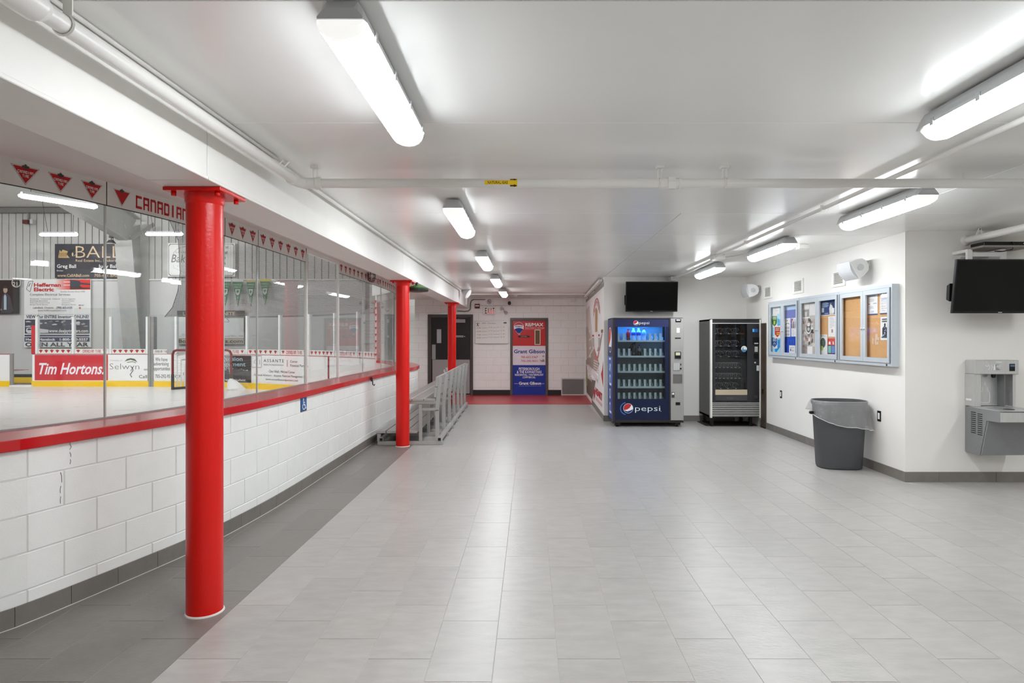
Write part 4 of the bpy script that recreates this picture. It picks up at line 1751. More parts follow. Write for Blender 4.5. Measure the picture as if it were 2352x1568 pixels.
f.rect(wx(178), wx(250), wz(722), wz(706), C(70, 70, 70))
f.build('handwriting', t)

t = thing('vent_grille', 'grey square vent grille at floor level beside the printed door', 'vent', (1.14, YF, 0))
q = MB(mat('grille_frame', (206, 204, 200), .4))
for a in [(.825, 1.452, .004, .03), (.825, 1.452, .43, .459), (.825, .852, .03, .43), (1.425, 1.452, .03, .43)]:
    q.box(a[0], a[1], YF - .02, YF + .004, a[2], a[3])
q.build('frame', None, t)
MB(mat('grille_mesh', (128, 127, 125), .5)).box(.85, 1.427, YF - .008, YF + .002, .028, .432).build('backing', None, t)
for k in range(26):
    q = MB(mat('grille_slat', (146, 145, 143), .45)).box(.852, 1.425, YF - .014, YF - .008, .034 + .0152 * k, .041 + .0152 * k)
    q.build('slat', None, t)

# ---- mural
mural_o = Vector((1.353, YP, 0))
md = MW.normalized()
mN = Vector((-md.y, md.x, 0))
ML = MW.length
t = thing('wall_mural_print', 'large faded sports mural covering the passage wall beside the blue drink machine', 'mural', tuple((mural_o + md * ML / 2).xy) + (.105,))
q = MB(mat('mural_white', (236, 231, 229), .45, var=.02))
a, c = mural_o + md * .02, mural_o + md * (ML - .02)
q.hexa([a, c, c + mN * .004, a + mN * .004] + [], None) if False else None
q.hexa([p + Vector((0, 0, zz)) for zz in (.107, 2.47) for p in (a, c, c + mN * .004, a + mN * .004)])
q.build('vinyl', None, t)
fO = mural_o + md * ML + mN * .0045
f = Flat(fO, -md, (0, 0, 1), step=.00008)


def mu(zx, zy):
    px, py = 1335 + zx / 4.61, 640 + zy / 4.61
    dd = px - CX
    tt = (F * 1.353 - YP * dd) / ((YF - YP) * dd - F * (1.49 - 1.353))
    tt = min(max(tt, .006), .994)
    Y = YP + (YF - YP) * tt
    return (ML * (1 - tt), min(max(H - (py - CY) * Y / F, .11), 2.465))


def mp(*pts):
    return [mu(*p) for p in pts]


TAN, TAN2, PALE, MRED = C(150, 136, 122), C(110, 98, 88), C(206, 196, 188), C(186, 34, 40)
f.poly(mp((53, 330), (90, 280), (112, 520), (130, 720), (60, 760)), PALE)
f.poly(mp((52, 520), (70, 500), (110, 640), (128, 740), (60, 860)), C(176, 162, 148))
f.poly(mp((52, 860), (90, 820), (140, 730), (195, 900), (165, 980), (120, 950), (52, 900)), TAN)
f.poly(mp((225, 560), (234, 560), (200, 760), (168, 770), (205, 640)), C(150, 142, 136))
f.poly(mp((52, 900), (66, 930), (70, 1060), (52, 1060)), TAN)
f.poly(mp((54, 1050), (156, 1080), (120, 1300), (60, 1240)), TAN2)
f.poly(mp((52, 1240), (75, 1250), (128, 1310), (100, 1330), (52, 1320)), C(96, 40, 38))
f.poly(mp((235, 870), (225, 960), (212, 1010), (236, 1150)), MRED)
f.poly(mp((213, 540), (235, 535), (235, 565), (213, 575)), C(110, 96, 52))
for k in range(4):
    f.line(mp((82 + k * 3, 560 + 90 * k), (106, 545 + 90 * k)), .05, C(214, 208, 204))
# ring emblem
c0 = mu(164, 330)
r0 = abs(mu(200, 330)[0] - mu(130, 330)[0]) / 2
f.disc(c0[0], 2.0, r0, MRED, ry=.36, a0=0, a1=PI, n=20, inner=.94)
f.disc(c0[0], 2.0, r0 * .86, C(222, 150, 150), ry=.30, a0=.1, a1=PI - .1, n=20, inner=.9)
for k in range(7):
    a = PI * (.15 + .7 * k / 6)
    f.line([(c0[0] + r0 * .9 * math.cos(a), 2.0 + .33 * math.sin(a)), (c0[0] + r0 * .62 * math.cos(a), 2.0 + .22 * math.sin(a))], .06, C(206, 110, 110))
f.disc(c0[0], 1.45, r0 * .9, C(206, 110, 110), ry=.4, a0=PI + .2, a1=2 * PI - .2, n=20, inner=.8)
f.poly(mp((150, 320), (166, 305), (176, 340), (172, 560), (150, 565)), C(196, 158, 104))
f.poly(mp((158, 325), (168, 315), (166, 560), (158, 560)), C(168, 128, 76))
f.rect(mu(120, 0)[0], mu(138, 0)[0], 1.56, 1.6, MRED)
f.rect(mu(184, 0)[0], mu(200, 0)[0], 1.56, 1.6, MRED)
f.rect(mu(120, 0)[0], mu(138, 0)[0], 1.34, 1.53, C(176, 172, 168))
f.rect(mu(184, 0)[0], mu(203, 0)[0], 1.34, 1.53, C(176, 172, 168))
f.poly(mp((64, 930), (190, 1000), (190, 1070), (70, 1030)), C(244, 242, 241))
for k in range(5):
    f.rect(mu(135, 0)[0], mu(186, 0)[0], 1.02 - .055 * k, 1.05 - .055 * k, C(214, 190, 188))
for k in range(12):
    u0, u1 = mu(78, 0)[0], mu(184, 0)[0]
    f.rect(u0 + (u1 - u0) * (k + .1) / 12, u0 + (u1 - u0) * (k + .75) / 12, .74 - .012 * k, .88 - .012 * k, C(216, 204, 202))
f.text('DEK', mu(70, 0)[0], .52, .2, C(214, 210, 204), w=mu(118, 0)[0] - mu(70, 0)[0], bold=.03)
f.rect(mu(62, 0)[0], mu(72, 0)[0], .3, .6, C(150, 160, 60))
f.text('HEART', mu(153, 0)[0], .34, .13, C(188, 30, 40), w=mu(226, 0)[0] - mu(153, 0)[0], bold=.05)
f.rect(mu(158, 0)[0], mu(224, 0)[0], .22, .28, C(216, 170, 172))
f.poly(mp((134, 1160), (148, 1170), (150, 1230), (138, 1290)), MRED)
f.build('print', t)
t = thing('cable_raceway', 'white raceway tube on brackets above the mural at the ceiling', 'raceway', (1.33, 13.6, 2.6))
q = MB(PIPEW)
p0, p1 = mural_o + md * .1 + mN * .06, mural_o + md * 4.6 + mN * .06
q.bar(p0 + Vector((0, 0, 2.585)), p1 + Vector((0, 0, 2.585)), .07, .05)
q.build('tube', None, t, bev=.008)
for k in (.15, 2.2, 4.4):
    p = mural_o + md * k
    q = MB(FIXG)
    q.bar(p + Vector((0, 0, 2.56)) + mN * .003, p + Vector((0, 0, 2.56)) + mN * .09, .03, .012)
    q.bar(p + Vector((0, 0, 2.53)) + mN * .008, p + Vector((0, 0, 2.62)) + mN * .008, .03, .01, up=(1, 0, 0))
    q.build('bracket', None, t)
t = thing('grey_strip', 'grey brown header strip on the wall just above the mural', 'header board', tuple((mural_o + md * 2.5).xy) + (2.475,))
q = MB(mat('header_strip', (140, 134, 128), .5))
a, c = mural_o + md * .02, mural_o + md * (ML - .02)
q.hexa([p + Vector((0, 0, zz)) for zz in (2.474, 2.55) for p in (a, c, c + mN * .006, a + mN * .006)])
q.build('board', None, t)

# ---- drink machine
FY = 10.79
BY = 11.47
NAVY = mat('machine_navy', (15, 27, 60), .4, var=.08, scale=4, spec=.3)
BRN = mat('machine_edge', (44, 34, 36), .35)
LINER = 0
SILV = mat('machine_silver', (164, 163, 160), .4, metal=.3, var=.03)


def dX(zx):
    return .9116 + zx * .0018106


def dZ(zy):
    return 2.690 - zy * .0018106


mx0, mx1, dxx = dX(280), dX(950), dX(824)
wx0, wx1, wz0, wz1 = dX(325), dX(778), dZ(1222), dZ(538)
t = thing('drink_machine', 'tall blue drink vending machine with lit glass front and silver control panel', 'vending machine', ((mx0 + mx1) / 2, 11.1, 0))
q = MB(NAVY)
q.box(mx0, mx0 + .04, FY + .06, BY, .1, 1.87)
q.box(mx1 - .04, mx1, FY + .06, BY, .1, 1.87)
q.box(mx0 + .04, mx1 - .04, BY - .03, BY, .1, 1.87)
q.box(mx0, mx1, FY + .06, BY, 1.85, 1.873)
q.box(mx0 + .04, mx1 - .04, FY + .06, BY - .03, .1, .3)
q.build('cabinet', None, t)
q = MB(BRN)
q.box(mx0, mx1, FY + .03, BY - .02, .07, .1)
q.box(mx0, mx1, FY - .004, FY + .06, .075, .1)
q.build('base', None, t)
for x in (mx0 + .08, mx1 - .1):
    for y in (FY + .06, BY - .1):
        q = MB(BLACK)
        q.box(x - .05, x + .05, y - .04, y + .04, .03, .07)
        q.lathe([(.03, 0), (.03, .012), (.012, .015), (.012, .05)], (x, y, 0), n=10)
        q.build('foot', None, t)
door = MB(NAVY)
door.box(mx0 + .03, wx0, FY, FY + .055, .105, 1.855)
door.box(wx1, dxx - .02, FY, FY + .055, .105, 1.855)
door.box(wx0, wx1, FY, FY + .055, wz1, 1.855)
door.box(wx0, wx1, FY, FY + .055, .105, wz0)
door = door.build('door', None, t)
q = MB(BRN)
q.box(mx0, mx0 + .032, FY - .012, FY + .058, .1, 1.872)
q.box(dxx - .022, dxx, FY - .012, FY + .058, .1, 1.872)
q.box(mx0 + .03, dxx - .02, FY - .012, FY + .058, 1.853, 1.872)
q.box(mx0 + .03, dxx - .02, FY - .012, FY + .058, .1, .12)
q.build('door_edge', None, door)
MB(CASEB).box(wx0 - .004, wx1 + .004, FY + .004, FY + .01, wz0 - .004, wz1 + .004).build('window', None, door)


def cola(f, cx, cz, r):
    f.disc(cx, cz, r * 1.02, C(230, 234, 244), n=32)
    f.disc(cx, cz, r * .96, C(30, 44, 110), n=32)
    f.poly([(cx + r * .95 * math.cos(a), cz + r * .95 * math.sin(a)) for a in [PI * (.02 + 1.13 * i / 20) for i in range(21)]] +
           [(cx - r * .35, cz - r * .22), (cx + r * .2, cz - r * .02), (cx + r * .55, cz + r * .35)], C(190, 36, 40))
    f.poly([(cx + r * .95 * math.cos(a), cz + r * .95 * math.sin(a)) for a in [PI * (.26 - .32 * i / 8) for i in range(9)]] +
           [(cx + r * .5, cz - r * .42), (cx - r * .2, cz - r * .62), (cx - r * .86, cz - r * .4), (cx - r * .2, cz - r * .22), (cx + r * .3, cz + r * .08)], C(240, 240, 244))


f = Flat((0, FY, 0), lift=.001)
f.rect(mx0 + .034, dxx - .024, wz1 + .001, 1.85, C(9, 27, 84))
cola(f, dX(498), dZ(502), .043)
f.text('pepsi', dX(528), dZ(513), .05, C(236, 240, 250), w=dX(624) - dX(528), bold=-.008)
f.build('top_print', door)
f = Flat((0, FY, 0), lift=.001)
cola(f, dX(425), dZ(1310), .083)
f.disc(dX(408), dZ(1312), .11, C(60, 110, 190), a0=PI * .55, a1=PI * 1.45, n=16, inner=.86)
f.text('pepsi', dX(490), dZ(1335), .095, C(222, 240, 244), w=dX(728) - dX(490), bold=-.008)
f.disc(dX(735), dZ(1338), .006, C(220, 230, 240), n=8)
f.build('foot_print', door)
# side print
f = Flat((mx0, BY, 0), (0, -1, 0), (0, 0, 1), lift=.001)
SW = BY - FY - .06
f.rect(.0, SW, .12, .72, C(34, 62, 140))
f.rect(.0, SW, .72, 1.2, C(66, 100, 176))
f.rect(.0, SW, 1.2, 1.86, C(40, 46, 98))
cz = 1.49
f.disc(SW * .5, cz, SW * .36, C(236, 238, 244), ry=.225, n=32)
f.disc(SW * .5, cz, SW * .33, C(44, 52, 104), ry=.21, n=32)
f.poly([(SW * (.5 + .33 * math.cos(a)), cz + .21 * math.sin(a)) for a in [PI * (-.1 + 1.3 * i / 24) for i in range(25)]], C(206, 56, 36))
f.poly([(SW * (.5 + .33 * math.cos(a)), cz + .21 * math.sin(a)) for a in [PI * (.3 - .5 * i / 12) for i in range(13)]] + [(SW * .5, cz - .12), (SW * .2, cz - .12), (SW * .6, cz + .02)], C(238, 238, 240))
f.text('pepsi', SW * .64, .2, .29, C(232, 236, 246), w=.98, rot=PI / 2, bold=-.005)
f.build('side_print', t)
# inside: shelves with dividers, lamp strip
INW = mat('cabinet_liner', (150, 160, 164), .5)
MB(INW).box(wx0 - .05, wx1 + .05, BY - .2, BY - .19, .32, 1.84).build('back_liner', None, t)
MB(glow('cabinet_lamp', (60, 150, 255), 80)).box(wx0 + .02, wx1 - .02, FY + .1, FY + .13, wz1 + .02, wz1 + .035).build('lamp_strip', None, t)
MB(glow('cabinet_lamp_side', (120, 190, 255), 14)).box(wx1 + .02, wx1 + .03, FY + .08, FY + .1, 1.2, wz1).build('lamp_strip', None, t)
shz = [dZ(672), dZ(820), dZ(967), dZ(1114), dZ(1240)]
SHW = mat('shelf_white', (186, 196, 196), .4)
bracket = None
for i, zz in enumerate(shz):
    sh = MB(SHW)
    sh.box(wx0 - .04, wx1 + .04, FY + .09, BY - .2, zz - .012, zz)
    sh.box(wx0 - .04, wx1 + .04, FY + .08, FY + .092, zz - .016, zz + .014)
    sh = sh.build('shelf', None, t)
    for k in range(9):
        x = dX(343 + 50 * k)
        if i == 0 and k in (2, 3, 4, 5) or i == 1 and k in (3, 4):
            continue
        if bracket is None:
            q = MB(mat('divider_white', (190, 204, 200), .35))
            q.box(x - .02, x + .02, FY + .1, FY + .104, zz, zz + .135)
            q.hexa([(x - .036, FY + .095, zz), (x + .036, FY + .095, zz), (x + .036, FY + .11, zz), (x - .036, FY + .11, zz),
                    (x - .02, FY + .1, zz + .03), (x + .02, FY + .1, zz + .03), (x + .02, FY + .106, zz + .03), (x - .02, FY + .106, zz + .03)])
            for s_ in (-1, 1):
                q.hexa([(x + s_ * .042 - .001, FY + .1, zz), (x + s_ * .042 + .001, FY + .1, zz), (x + s_ * .042 + .001, BY - .22, zz), (x + s_ * .042 - .001, BY - .22, zz),
                        (x + s_ * .042 - .001, FY + .1, zz + .06), (x + s_ * .042 + .001, FY + .1, zz + .06), (x + s_ * .042 + .001, BY - .22, zz + .14), (x + s_ * .042 - .001, BY - .22, zz + .14)])
            bracket = (q.build('divider', None, sh), x, zz)
        else:
            o, ax, az = bracket
            inst(o, sh, (x - ax, 0, zz - az))
# control panel
pan = MB(SILV).box(dxx + .004, mx1, FY - .004, FY + .058, .11, 1.862).build('control_panel', None, t, bev=.004)


def pan_box(x0, x1, y0, y1, m, name, dpt=.006):
    return MB(m).box(dX(x0), dX(x1), FY - .004 - dpt, FY - .003, dZ(y1), dZ(y0)).build(name, None, pan)


pan_box(872, 924, 465, 494, BLACK, 'bill_slot')
pan_box(880, 916, 470, 480, PAPER, 'slot_label', .008)
pan_box(882, 912, 548, 594, PAPER, 'notice_sticker')
pan_box(868, 922, 640, 650, BLACK, 'coin_slit')
pan_box(866, 922, 774, 838, BLACK, 'card_reader', .02)
pan_box(872, 914, 780, 808, mat('reader_screen', (196, 200, 196), .3), 'reader_screen', .022)
pan_box(876, 888, 786, 804, mat('reader_yellow', (226, 208, 30), .4), 'reader_mark', .0235)
kp = pan_box(850, 912, 880, 950, mat('keypad_silver', (178, 177, 174), .4, metal=.2), 'keypad', .01)
for r in range(4):
    for k in range(3):
        pan_box(858 + 17 * k, 868 + 17 * k, 886 + 16 * r, 896 + 16 * r, FIXG, 'key', .013)
pan_box(918, 926, 886, 904, BLACK, 'coin_slot')
pan_box(914, 928, 926, 940, BLACK, 'return_button', .012)
q = MB(mat('tray_steel', (120, 117, 114), .35, metal=.5))
q.box(dX(850), dX(936), FY - .012, FY - .003, dZ(1072), dZ(1060))
q.box(dX(850), dX(936), FY - .012, FY - .003, dZ(998), dZ(986))
q.box(dX(850), dX(858), FY - .012, FY - .003, dZ(1060), dZ(998))
q.box(dX(928), dX(936), FY - .012, FY - .003, dZ(1060), dZ(998))
q.box(dX(856), dX(930), FY - .006, FY - .003, dZ(1066), dZ(992))
q.build('delivery_tray', None, pan)
pan_box(836, 862, 1156, 1208, DARK, 'lock_plate', .008)
pan_box(840, 858, 1162, 1180, PAPER, 'lock_label', .0095)
q = MB(SILV)
q.lathe([(.055, .0), (.055, .006)], (dX(862), FY - .004, dZ(1183)), (0, -1, 0), 20)
q.build('lock_disc', None, pan)
pan_box(874, 916, 1252, 1280, BLACK, 'coin_return', .006)


# ---- bottles
def bottle(x, y, z, label, cap, up, lab, low, h=.205, tilt=None, grp='bottles in the drink machine'):
    t = thing('drink_bottle', label, 'bottle', (x, y, z), grp)
    k = h / .205
    P1 = [(.026, 0), (.032, .006), (.032, .05), (.028, .07), (.03, .09)]
    P2 = [(.0305, .09), (.0325, .1), (.0325, .13), (.03, .14)]
    P3 = [(.03, .14), (.027, .155), (.016, .175), (.0125, .182), (.0125, .19)]
    P4 = [(.0145, .188), (.0145, .205)]
    for nm, P, m in (('base', P1, low), ('label_wrap', P2, lab), ('neck', P3, up), ('bottle_cap', P4, cap)):
        q = MB(m)
        q.lathe([(r * k * 1.15, a * k) for r, a in P], (x, y, z), n=18)
        q.build(nm, None, t)
    if tilt:
        t.rotation_euler = tilt
    return t


BB = mat('drink_blue', (60, 120, 220), .12)
BC = mat('drink_clear', (176, 206, 230), .1)
CO = mat('drink_cola', (30, 20, 16), .15)
RD = mat('drink_red', (196, 16, 34), .15)
z0, z1 = shz[0] + .0005, shz[1] + .0005
by = FY + .15
bottle(dX(438), by, z0, 'red topped bottle, first from the left on the lit top shelf', RD, RD, RD, mat('drink_dark_red', (110, 34, 34), .15))
bottle(dX(488), by, z0, 'blue labelled water bottle beside the red bottle on the top shelf', PAPER, BC, mat('label_blue', (30, 70, 190), .4), BC, .22)
bottle(dX(538), by, z0, 'blue labelled water bottle between another water bottle and the red capped bottle', PAPER, BC, mat('label_blue', (0, 0, 0)), BC, .22)
bottle(dX(588), by, z0, 'clear bottle with a red cap, last bottle along the top shelf', mat('cap_red', (226, 40, 50), .4), BC, mat('label_sky', (110, 170, 224), .4), BC, .218)
bottle(dX(491), by, z1, 'dark cola bottle standing under the tipped bottle on the second shelf', CO, CO, CO, CO)
bottle(dX(541), by, z1, 'dark cola bottle with a grey label, standing apart on the second shelf', CO, CO, mat('label_grey', (110, 104, 104), .4), CO)
bottle(dX(452), by + .07, z1 + .1, 'dark cola bottle tipped over between two rows of the second shelf', CO, CO, CO, CO, .19, (0, .65, 0))

# ---- snack machine
def sX(zx):
    return 2.7796 + zx * .0014301 - .012


def sZ(zy):
    return 2.0923 - zy * .00143


SB = mat('snack_black', (34, 34, 38), .4)
SGREY = mat('snack_side', (92, 90, 84), .5)
OFFW = mat('snack_trim', (226, 224, 216), .4)
nx0, nx1 = sX(226), sX(832)
t = thing('snack_machine', 'black snack vending machine with spiral coils behind dark glass', 'vending machine', ((nx0 + nx1) / 2, 11.1, 0))
q = MB(SGREY)
q.box(nx0, nx0 + .03, FY + .05, 11.5, .16, 1.845)
q.box(nx1 - .03, nx1, FY + .05, 11.5, .16, 1.845)
q.box(nx0 + .03, nx1 - .03, 11.47, 11.5, .16, 1.845)
q.box(nx0, nx1, FY + .05, 11.5, 1.82, 1.848)
q.box(nx0, nx1, FY + .05, 11.5, .16, .19)
q.build('cabinet', None, t)
for x in (nx0 + .06, nx1 - .14):
    for y in (FY + .12, 11.4):
        q = MB(BLACK)
        q.box(x - .025, x + .025, y - .025, y + .025, .03, .165)
        q.lathe([(.035, 0), (.035, .03)], (x, y, 0), n=12)
        q.build('leg', None, t)
MB(mat('panel_dark', (34, 28, 24), .6)).box(nx0 - .05, nx1 - .02, FY + .1, 11.45, .004, .012).build('floor_panel', None, t)  # dark brown panel on the floor under the machine
gx0, gx1 = sX(285), sX(668)
gz1, gz0 = sZ(228), sZ(1010)
d = MB(SB)
d.box(nx0 + .028, gx0, FY, FY + .05, .165, 1.83)
d.box(gx1, nx1 - .026, FY, FY + .05, .165, 1.83)
d.box(gx0, gx1, FY, FY + .05, gz1, 1.83)
d.box(gx0, gx1, FY, FY + .05, .165, sZ(1152))
d = d.build('door', None, t)
q = MB(OFFW)
q.box(nx0, nx0 + .03, FY - .008, FY + .05, .155, 1.842)
q.box(nx1 - .026, nx1, FY - .008, FY + .05, .155, 1.842)
q.build('side_trim', None, d)
MB(OFFW).box(nx0 + .03, nx1 - .026, FY - .006, FY, sZ(224), sZ(218)).build('top_trim', None, d)
MB(SB).box(nx0, nx1, FY - .006, FY + .05, 1.835, 1.852).build('top_edge', None, d)
for k in range(8):
    zz = sZ(1178 + 21.5 * k)
    MB(OFFW).box(nx0 + .03, nx1 - .026, FY - .01, FY, zz - .005, zz + .005).build('kick_bar', None, d)
MB(CASET).box(gx0, gx1, FY + .006, FY + .012, gz0, gz1).build('window', None, d)
MB(mat('snack_tan', (186, 172, 148), .5)).box(gx0, gx1, FY - .003, FY + .012, sZ(1080), sZ(1016)).build('price_strip', None, d)
fl = MB(mat('snack_flap', (58, 57, 62), .35)).box(gx0, gx1, FY - .004, FY + .012, sZ(1148), sZ(1084)).build('push_flap', None, d)
f = Flat((sX(425), FY - .005, sZ(1130)))
f.text('PUSH', 0, 0, .035, C(96, 96, 100), w=.1)
f.build('flap_lettering', fl)
MB(mat('snack_liner', (46, 46, 44), .5)).box(gx0 - .03, gx1 + .03, FY + .42, FY + .43, .3, 1.8).build('back_liner', None, t)
coil = None
COILM = mat('coil_steel', (222, 222, 220), .3, metal=.4)
for r, (zy, xs, rad) in enumerate([(338, [300, 365, 462, 560], .042), (487, [300, 365, 462, 556], .042), (614, [292, 365, 462, 554], .042),
                                   (746, [306, 354, 402, 449, 496, 544, 592], .034), (876, [306, 354, 402, 449, 496, 544, 592], .034), (1000, [298, 365, 452, 548], .042)]):
    zz = sZ(zy)
    sh = MB(mat('snack_tray', (58, 57, 54), .4))
    sh.box(gx0, gx1 - .02, FY + .075, FY + .4, zz - .006, zz)
    sh.box(gx0, gx1 - .03, FY + .068, FY + .077, zz - .018, zz + .004)
    sh = sh.build('tray', None, t)
    for i, zx in enumerate(xs):
        x = sX(zx)
        key = rad
        if coil is None:
            coil = {}
        if key not in coil:
            q = MB(COILM)
            n = 27
            q.tube([(x + rad * math.cos(2 * PI * a / 11), FY + .082 + .26 * a / n, zz + rad + .004 + rad * math.sin(2 * PI * a / 11)) for a in range(n + 1)], .003, 5)
            coil[key] = (q.build('coil', None, sh), x, zz)
        else:
            o, ax, az = coil[key]
            inst(o, sh, (x - ax, 0, zz - az))
        q = MB(OFFW).box(x - .012, x + .012, FY + .064, FY + .068, zz - .016, zz - .003)
        q.build('price_tag', None, sh)
pz = lambda x0, x1, y0, y1, m, n, dp=.006: MB(m).box(sX(x0), sX(x1), FY - dp, FY, sZ(y1), sZ(y0)).build(n, None, d)
pz(730, 794, 288, 326, mat('snack_display', (40, 96, 170), .3), 'display')
pz(732, 750, 288, 322, mat('snack_display_mark', (90, 190, 240), .3), 'display_mark', .008)
pz(735, 806, 388, 480, BLACK, 'bill_acceptor', .012)
pz(750, 796, 455, 468, FIXG, 'bill_slot', .014)
for r in range(4):
    for k in range(3):
        pz(757 + 13 * k, 766 + 13 * k, 502 + 16 * r, 514 + 16 * r, OFFW, 'key', .008)
pz(748, 798, 585, 640, BLACK, 'coin_panel', .01)
q = MB(STEEL)
q.lathe([(.014, 0), (.014, .014), (.008, .02)], (sX(762), FY, sZ(693)), (0, -1, 0), 14)
q.build('lock', None, d)
pz(780, 808, 726, 790, FIXG, 'coin_lever', .01)
pz(748, 790, 1088, 1122, DARK, 'coin_return', .01)
f = Flat((0, FY - .0, 0), lift=.003)
f.disc(sX(630), sZ(527), .05, C(206, 224, 236), n=24)
f.disc(sX(630), sZ(535), .044, C(70, 120, 160), a0=PI, a1=2 * PI, n=16)
f.disc(sX(630), sZ(515), .036, C(236, 214, 150), a0=0.2, a1=PI - .2, ry=.022, n=12)
f.rect(sX(612), sX(622), sZ(540), sZ(510), C(60, 70, 90))
f.build('round_sticker', d)
x = XR - .03
t = thing('brown_panel', 'narrow dark brown upright panel between the snack machine and the wall', 'board', (x, 10.72, 0))  # thin dark brown panel upright against the wall
MB(mat('panel_brown', (66, 54, 42), .55)).box(XR - .022, XR - .006, 10.56, 10.77, .02, 1.776).build('panel', None, t, bev=.003)
q = MB(BLACK).box(XR - .03, XR - .022, 10.66, 10.7, .58, .66)
q.build('latch', None, t)
MB(BLACK).box(XR - .03, XR - .004, 10.57, 10.76, 0, .02).build('foot_strip', None, t)

# ---- televisions
def tv(x0, x1, zt, zb, yt, yb, label, ywall, loc):
    t = thing('television', label, 'television', loc)
    th = .035
    q = MB(BLACK)
    q.hexa([(x0, yb, zb), (x1, yb, zb), (x1, yb + th, zb), (x0, yb + th, zb), (x0, yt, zt), (x1, yt, zt), (x1, yt + th, zt), (x0, yt + th, zt)])
    body = q.build('casing', None, t, bev=.004)
    k = .014
    q = MB(SCREEN)
    s = (yb - yt) / (zt - zb)
    f_ = lambda x, z: (x, yt + s * (zt - z) - .0012, z)
    q.add([f_(x0 + k, zb + k * 1.6), f_(x1 - k, zb + k * 1.6), f_(x1 - k, zt - k), f_(x0 + k, zt - k)], [(0, 1, 2, 3)])
    q.build('screen', None, body)
    q = MB(FIXG)
    xm = (x0 + x1) / 2
    q.add([f_(xm - .02, zb + .005), f_(xm + .02, zb + .005), f_(xm + .02, zb + .011), f_(xm - .02, zb + .011)], [(0, 1, 2, 3)])
    q.build('badge', None, body)
    q = MB(BLACK)
    q.hexa([(x0 - .012, yb + .03, zb + .12), (x1 - .2, yb + .03, zb + .12), (x1 - .2, yb + .075, zb + .14), (x0 - .012, yb + .075, zb + .14),
            (x0 - .012, yb + .02, zb + .3), (x1 - .2, yb + .02, zb + .3), (x1 - .2, yb + .065, zb + .28), (x0 - .012, yb + .065, zb + .28)])
    q.build('rear_hump', None, t)
    q = MB(BLACK)
    q.box(xm - .18, xm + .18, yb + .04, ywall - .001, (zt + zb) / 2 - .06, (zt + zb) / 2 + .06)
    q.build('wall_arm', None, t)
    return t


a, c = at(1437.6, 646.5, 11.25), at(1556, 715.6, 11.3)
tv(a[0], c[0], a[2], c[2], 11.24, 11.3, 'black flat television on the wall above the blue drink machine', YP, ((a[0] + c[0]) / 2, 11.4, c[2]))
t2 = tv(4.242, 5.2, 2.305, 1.771, 6.25, 6.32, 'black flat television hung on the wall above the drinking fountain', YA, (4.72, 6.5, 1.771))
q = MB(PIPEW)
for x in (4.49, 4.84):
    q.box(x - .025, x + .025, 6.42, 6.45, 2.2, 2.42)
    q.box(x - .02, x + .02, 6.43, YA, 2.4, 2.43)
q.box(4.49, 4.84, 6.43, 6.45, 2.355, 2.395)
q.build('mount_frame', None, t2)
q = MB(FIXG)
for k in range(4):
    q.box(4.52, 4.81, 6.6, 6.62, 2.27 + .03 * k, 2.285 + .03 * k)
q.build('mount_slat', None, t2)
t = thing('media_box', 'flat black media box on a small shelf above the television by the fountain', 'media box', (4.85, 6.5, 2.46))
MB(BLACK).box(4.62, 5.06, 6.4, 6.6, 2.462, 2.502).build('case', None, t, bev=.004)
MB(PAPER).box(5.02, 5.028, 6.398, 6.4, 2.48, 2.488).build('power_light', None, t)
q = MB(BLACK)
q.tube([(4.9, 6.395, 2.5), (4.905, 6.38, 2.47), (4.9, 6.39, 2.42), (4.82, 6.42, 2.405), (4.75, 6.43, 2.41)], .005, 6)
q.build('cable', None, t)
MB(mat('shelf_grey', (150, 142, 134), .5)).box(4.58, 5.1, 6.36, YA, 2.44, 2.46).build('shelf_board', None, t)
t = thing('ceiling_pipe', 'thick white pipe entering the wall above the television by the fountain', 'pipe', (4.61, 5, 2.554))
q = MB(PIPEW)
q.tube([(4.61, YA, 2.554), (4.61, .4, 2.554)], .034, 20)
q.build('tube', None, t)
q = MB(PIPEW)
q.lathe([(.055, 0), (.055, .01), (.04, .03)], (4.61, YA, 2.554), (0, -1, 0), 20)
q.build('flange', None, t)
for yy in (6.45, 3.6):
    q = MB(PIPEW)
    q.bar((4.61 - .03, yy, 2.58), (4.61, yy, CEILZ), .012, .02)
    q.bar((4.61 + .03, yy, 2.58), (4.61, yy, CEILZ), .012, .02)
    q.build('hanger', None, t)

# ---- drinking fountain
t = thing('drinking_fountain', 'stainless steel drinking fountain with bottle filler, hung on the wall', 'fountain', (4.82, YA, .322))
fx0, fx1 = 4.60, 5.05
yF, yB = 6.156, YA - .002
side = [(yB, .80), (6.2, .80), (yF, .795), (yF, .69), (6.34, .685), (6.437, .322), (yB, .322)]
GS = mat('fountain_grey', (142, 143, 145), .42, metal=.25, var=.04, scale=30)
q = MB(GS)
q.prism(side, (fx0, 0, 0), (0, 1, 0), (0, 0, 1), 0, fx1 - fx0)
cab = q.build('cabinet', None, t, bev=.004)
q = MB(GS)
q.hexa([(fx0 + .006, 6.41, .33), (fx1 - .006, 6.41, .33), (fx1 - .006, 6.43, .33), (fx0 + .006, 6.43, .33),
        (fx0 + .006, 6.32, .683), (fx1 - .006, 6.32, .683), (fx1 - .006, 6.335, .683), (fx0 + .006, 6.335, .683)])
pn = q.build('front_panel', None, t)
for r in range(11):
    for k in range(2):
        y0 = 6.56 - .095 * k
        MB(HOLE).box(fx0 - .0015, fx0, y0 - .07, y0, .755 - .021 * r - .008 * k - .008, .755 - .021 * r - .008 * k).build('louvre', None, cab)
q = MB(STEEL)
q.box(fx0, fx1, yF - .006, yF, .695, .79)
q.build('front_band', None, t, bev=.004)
rim = MB(STEEL)
n = 28
cxb, cyb = (fx0 + fx1) / 2, 6.36
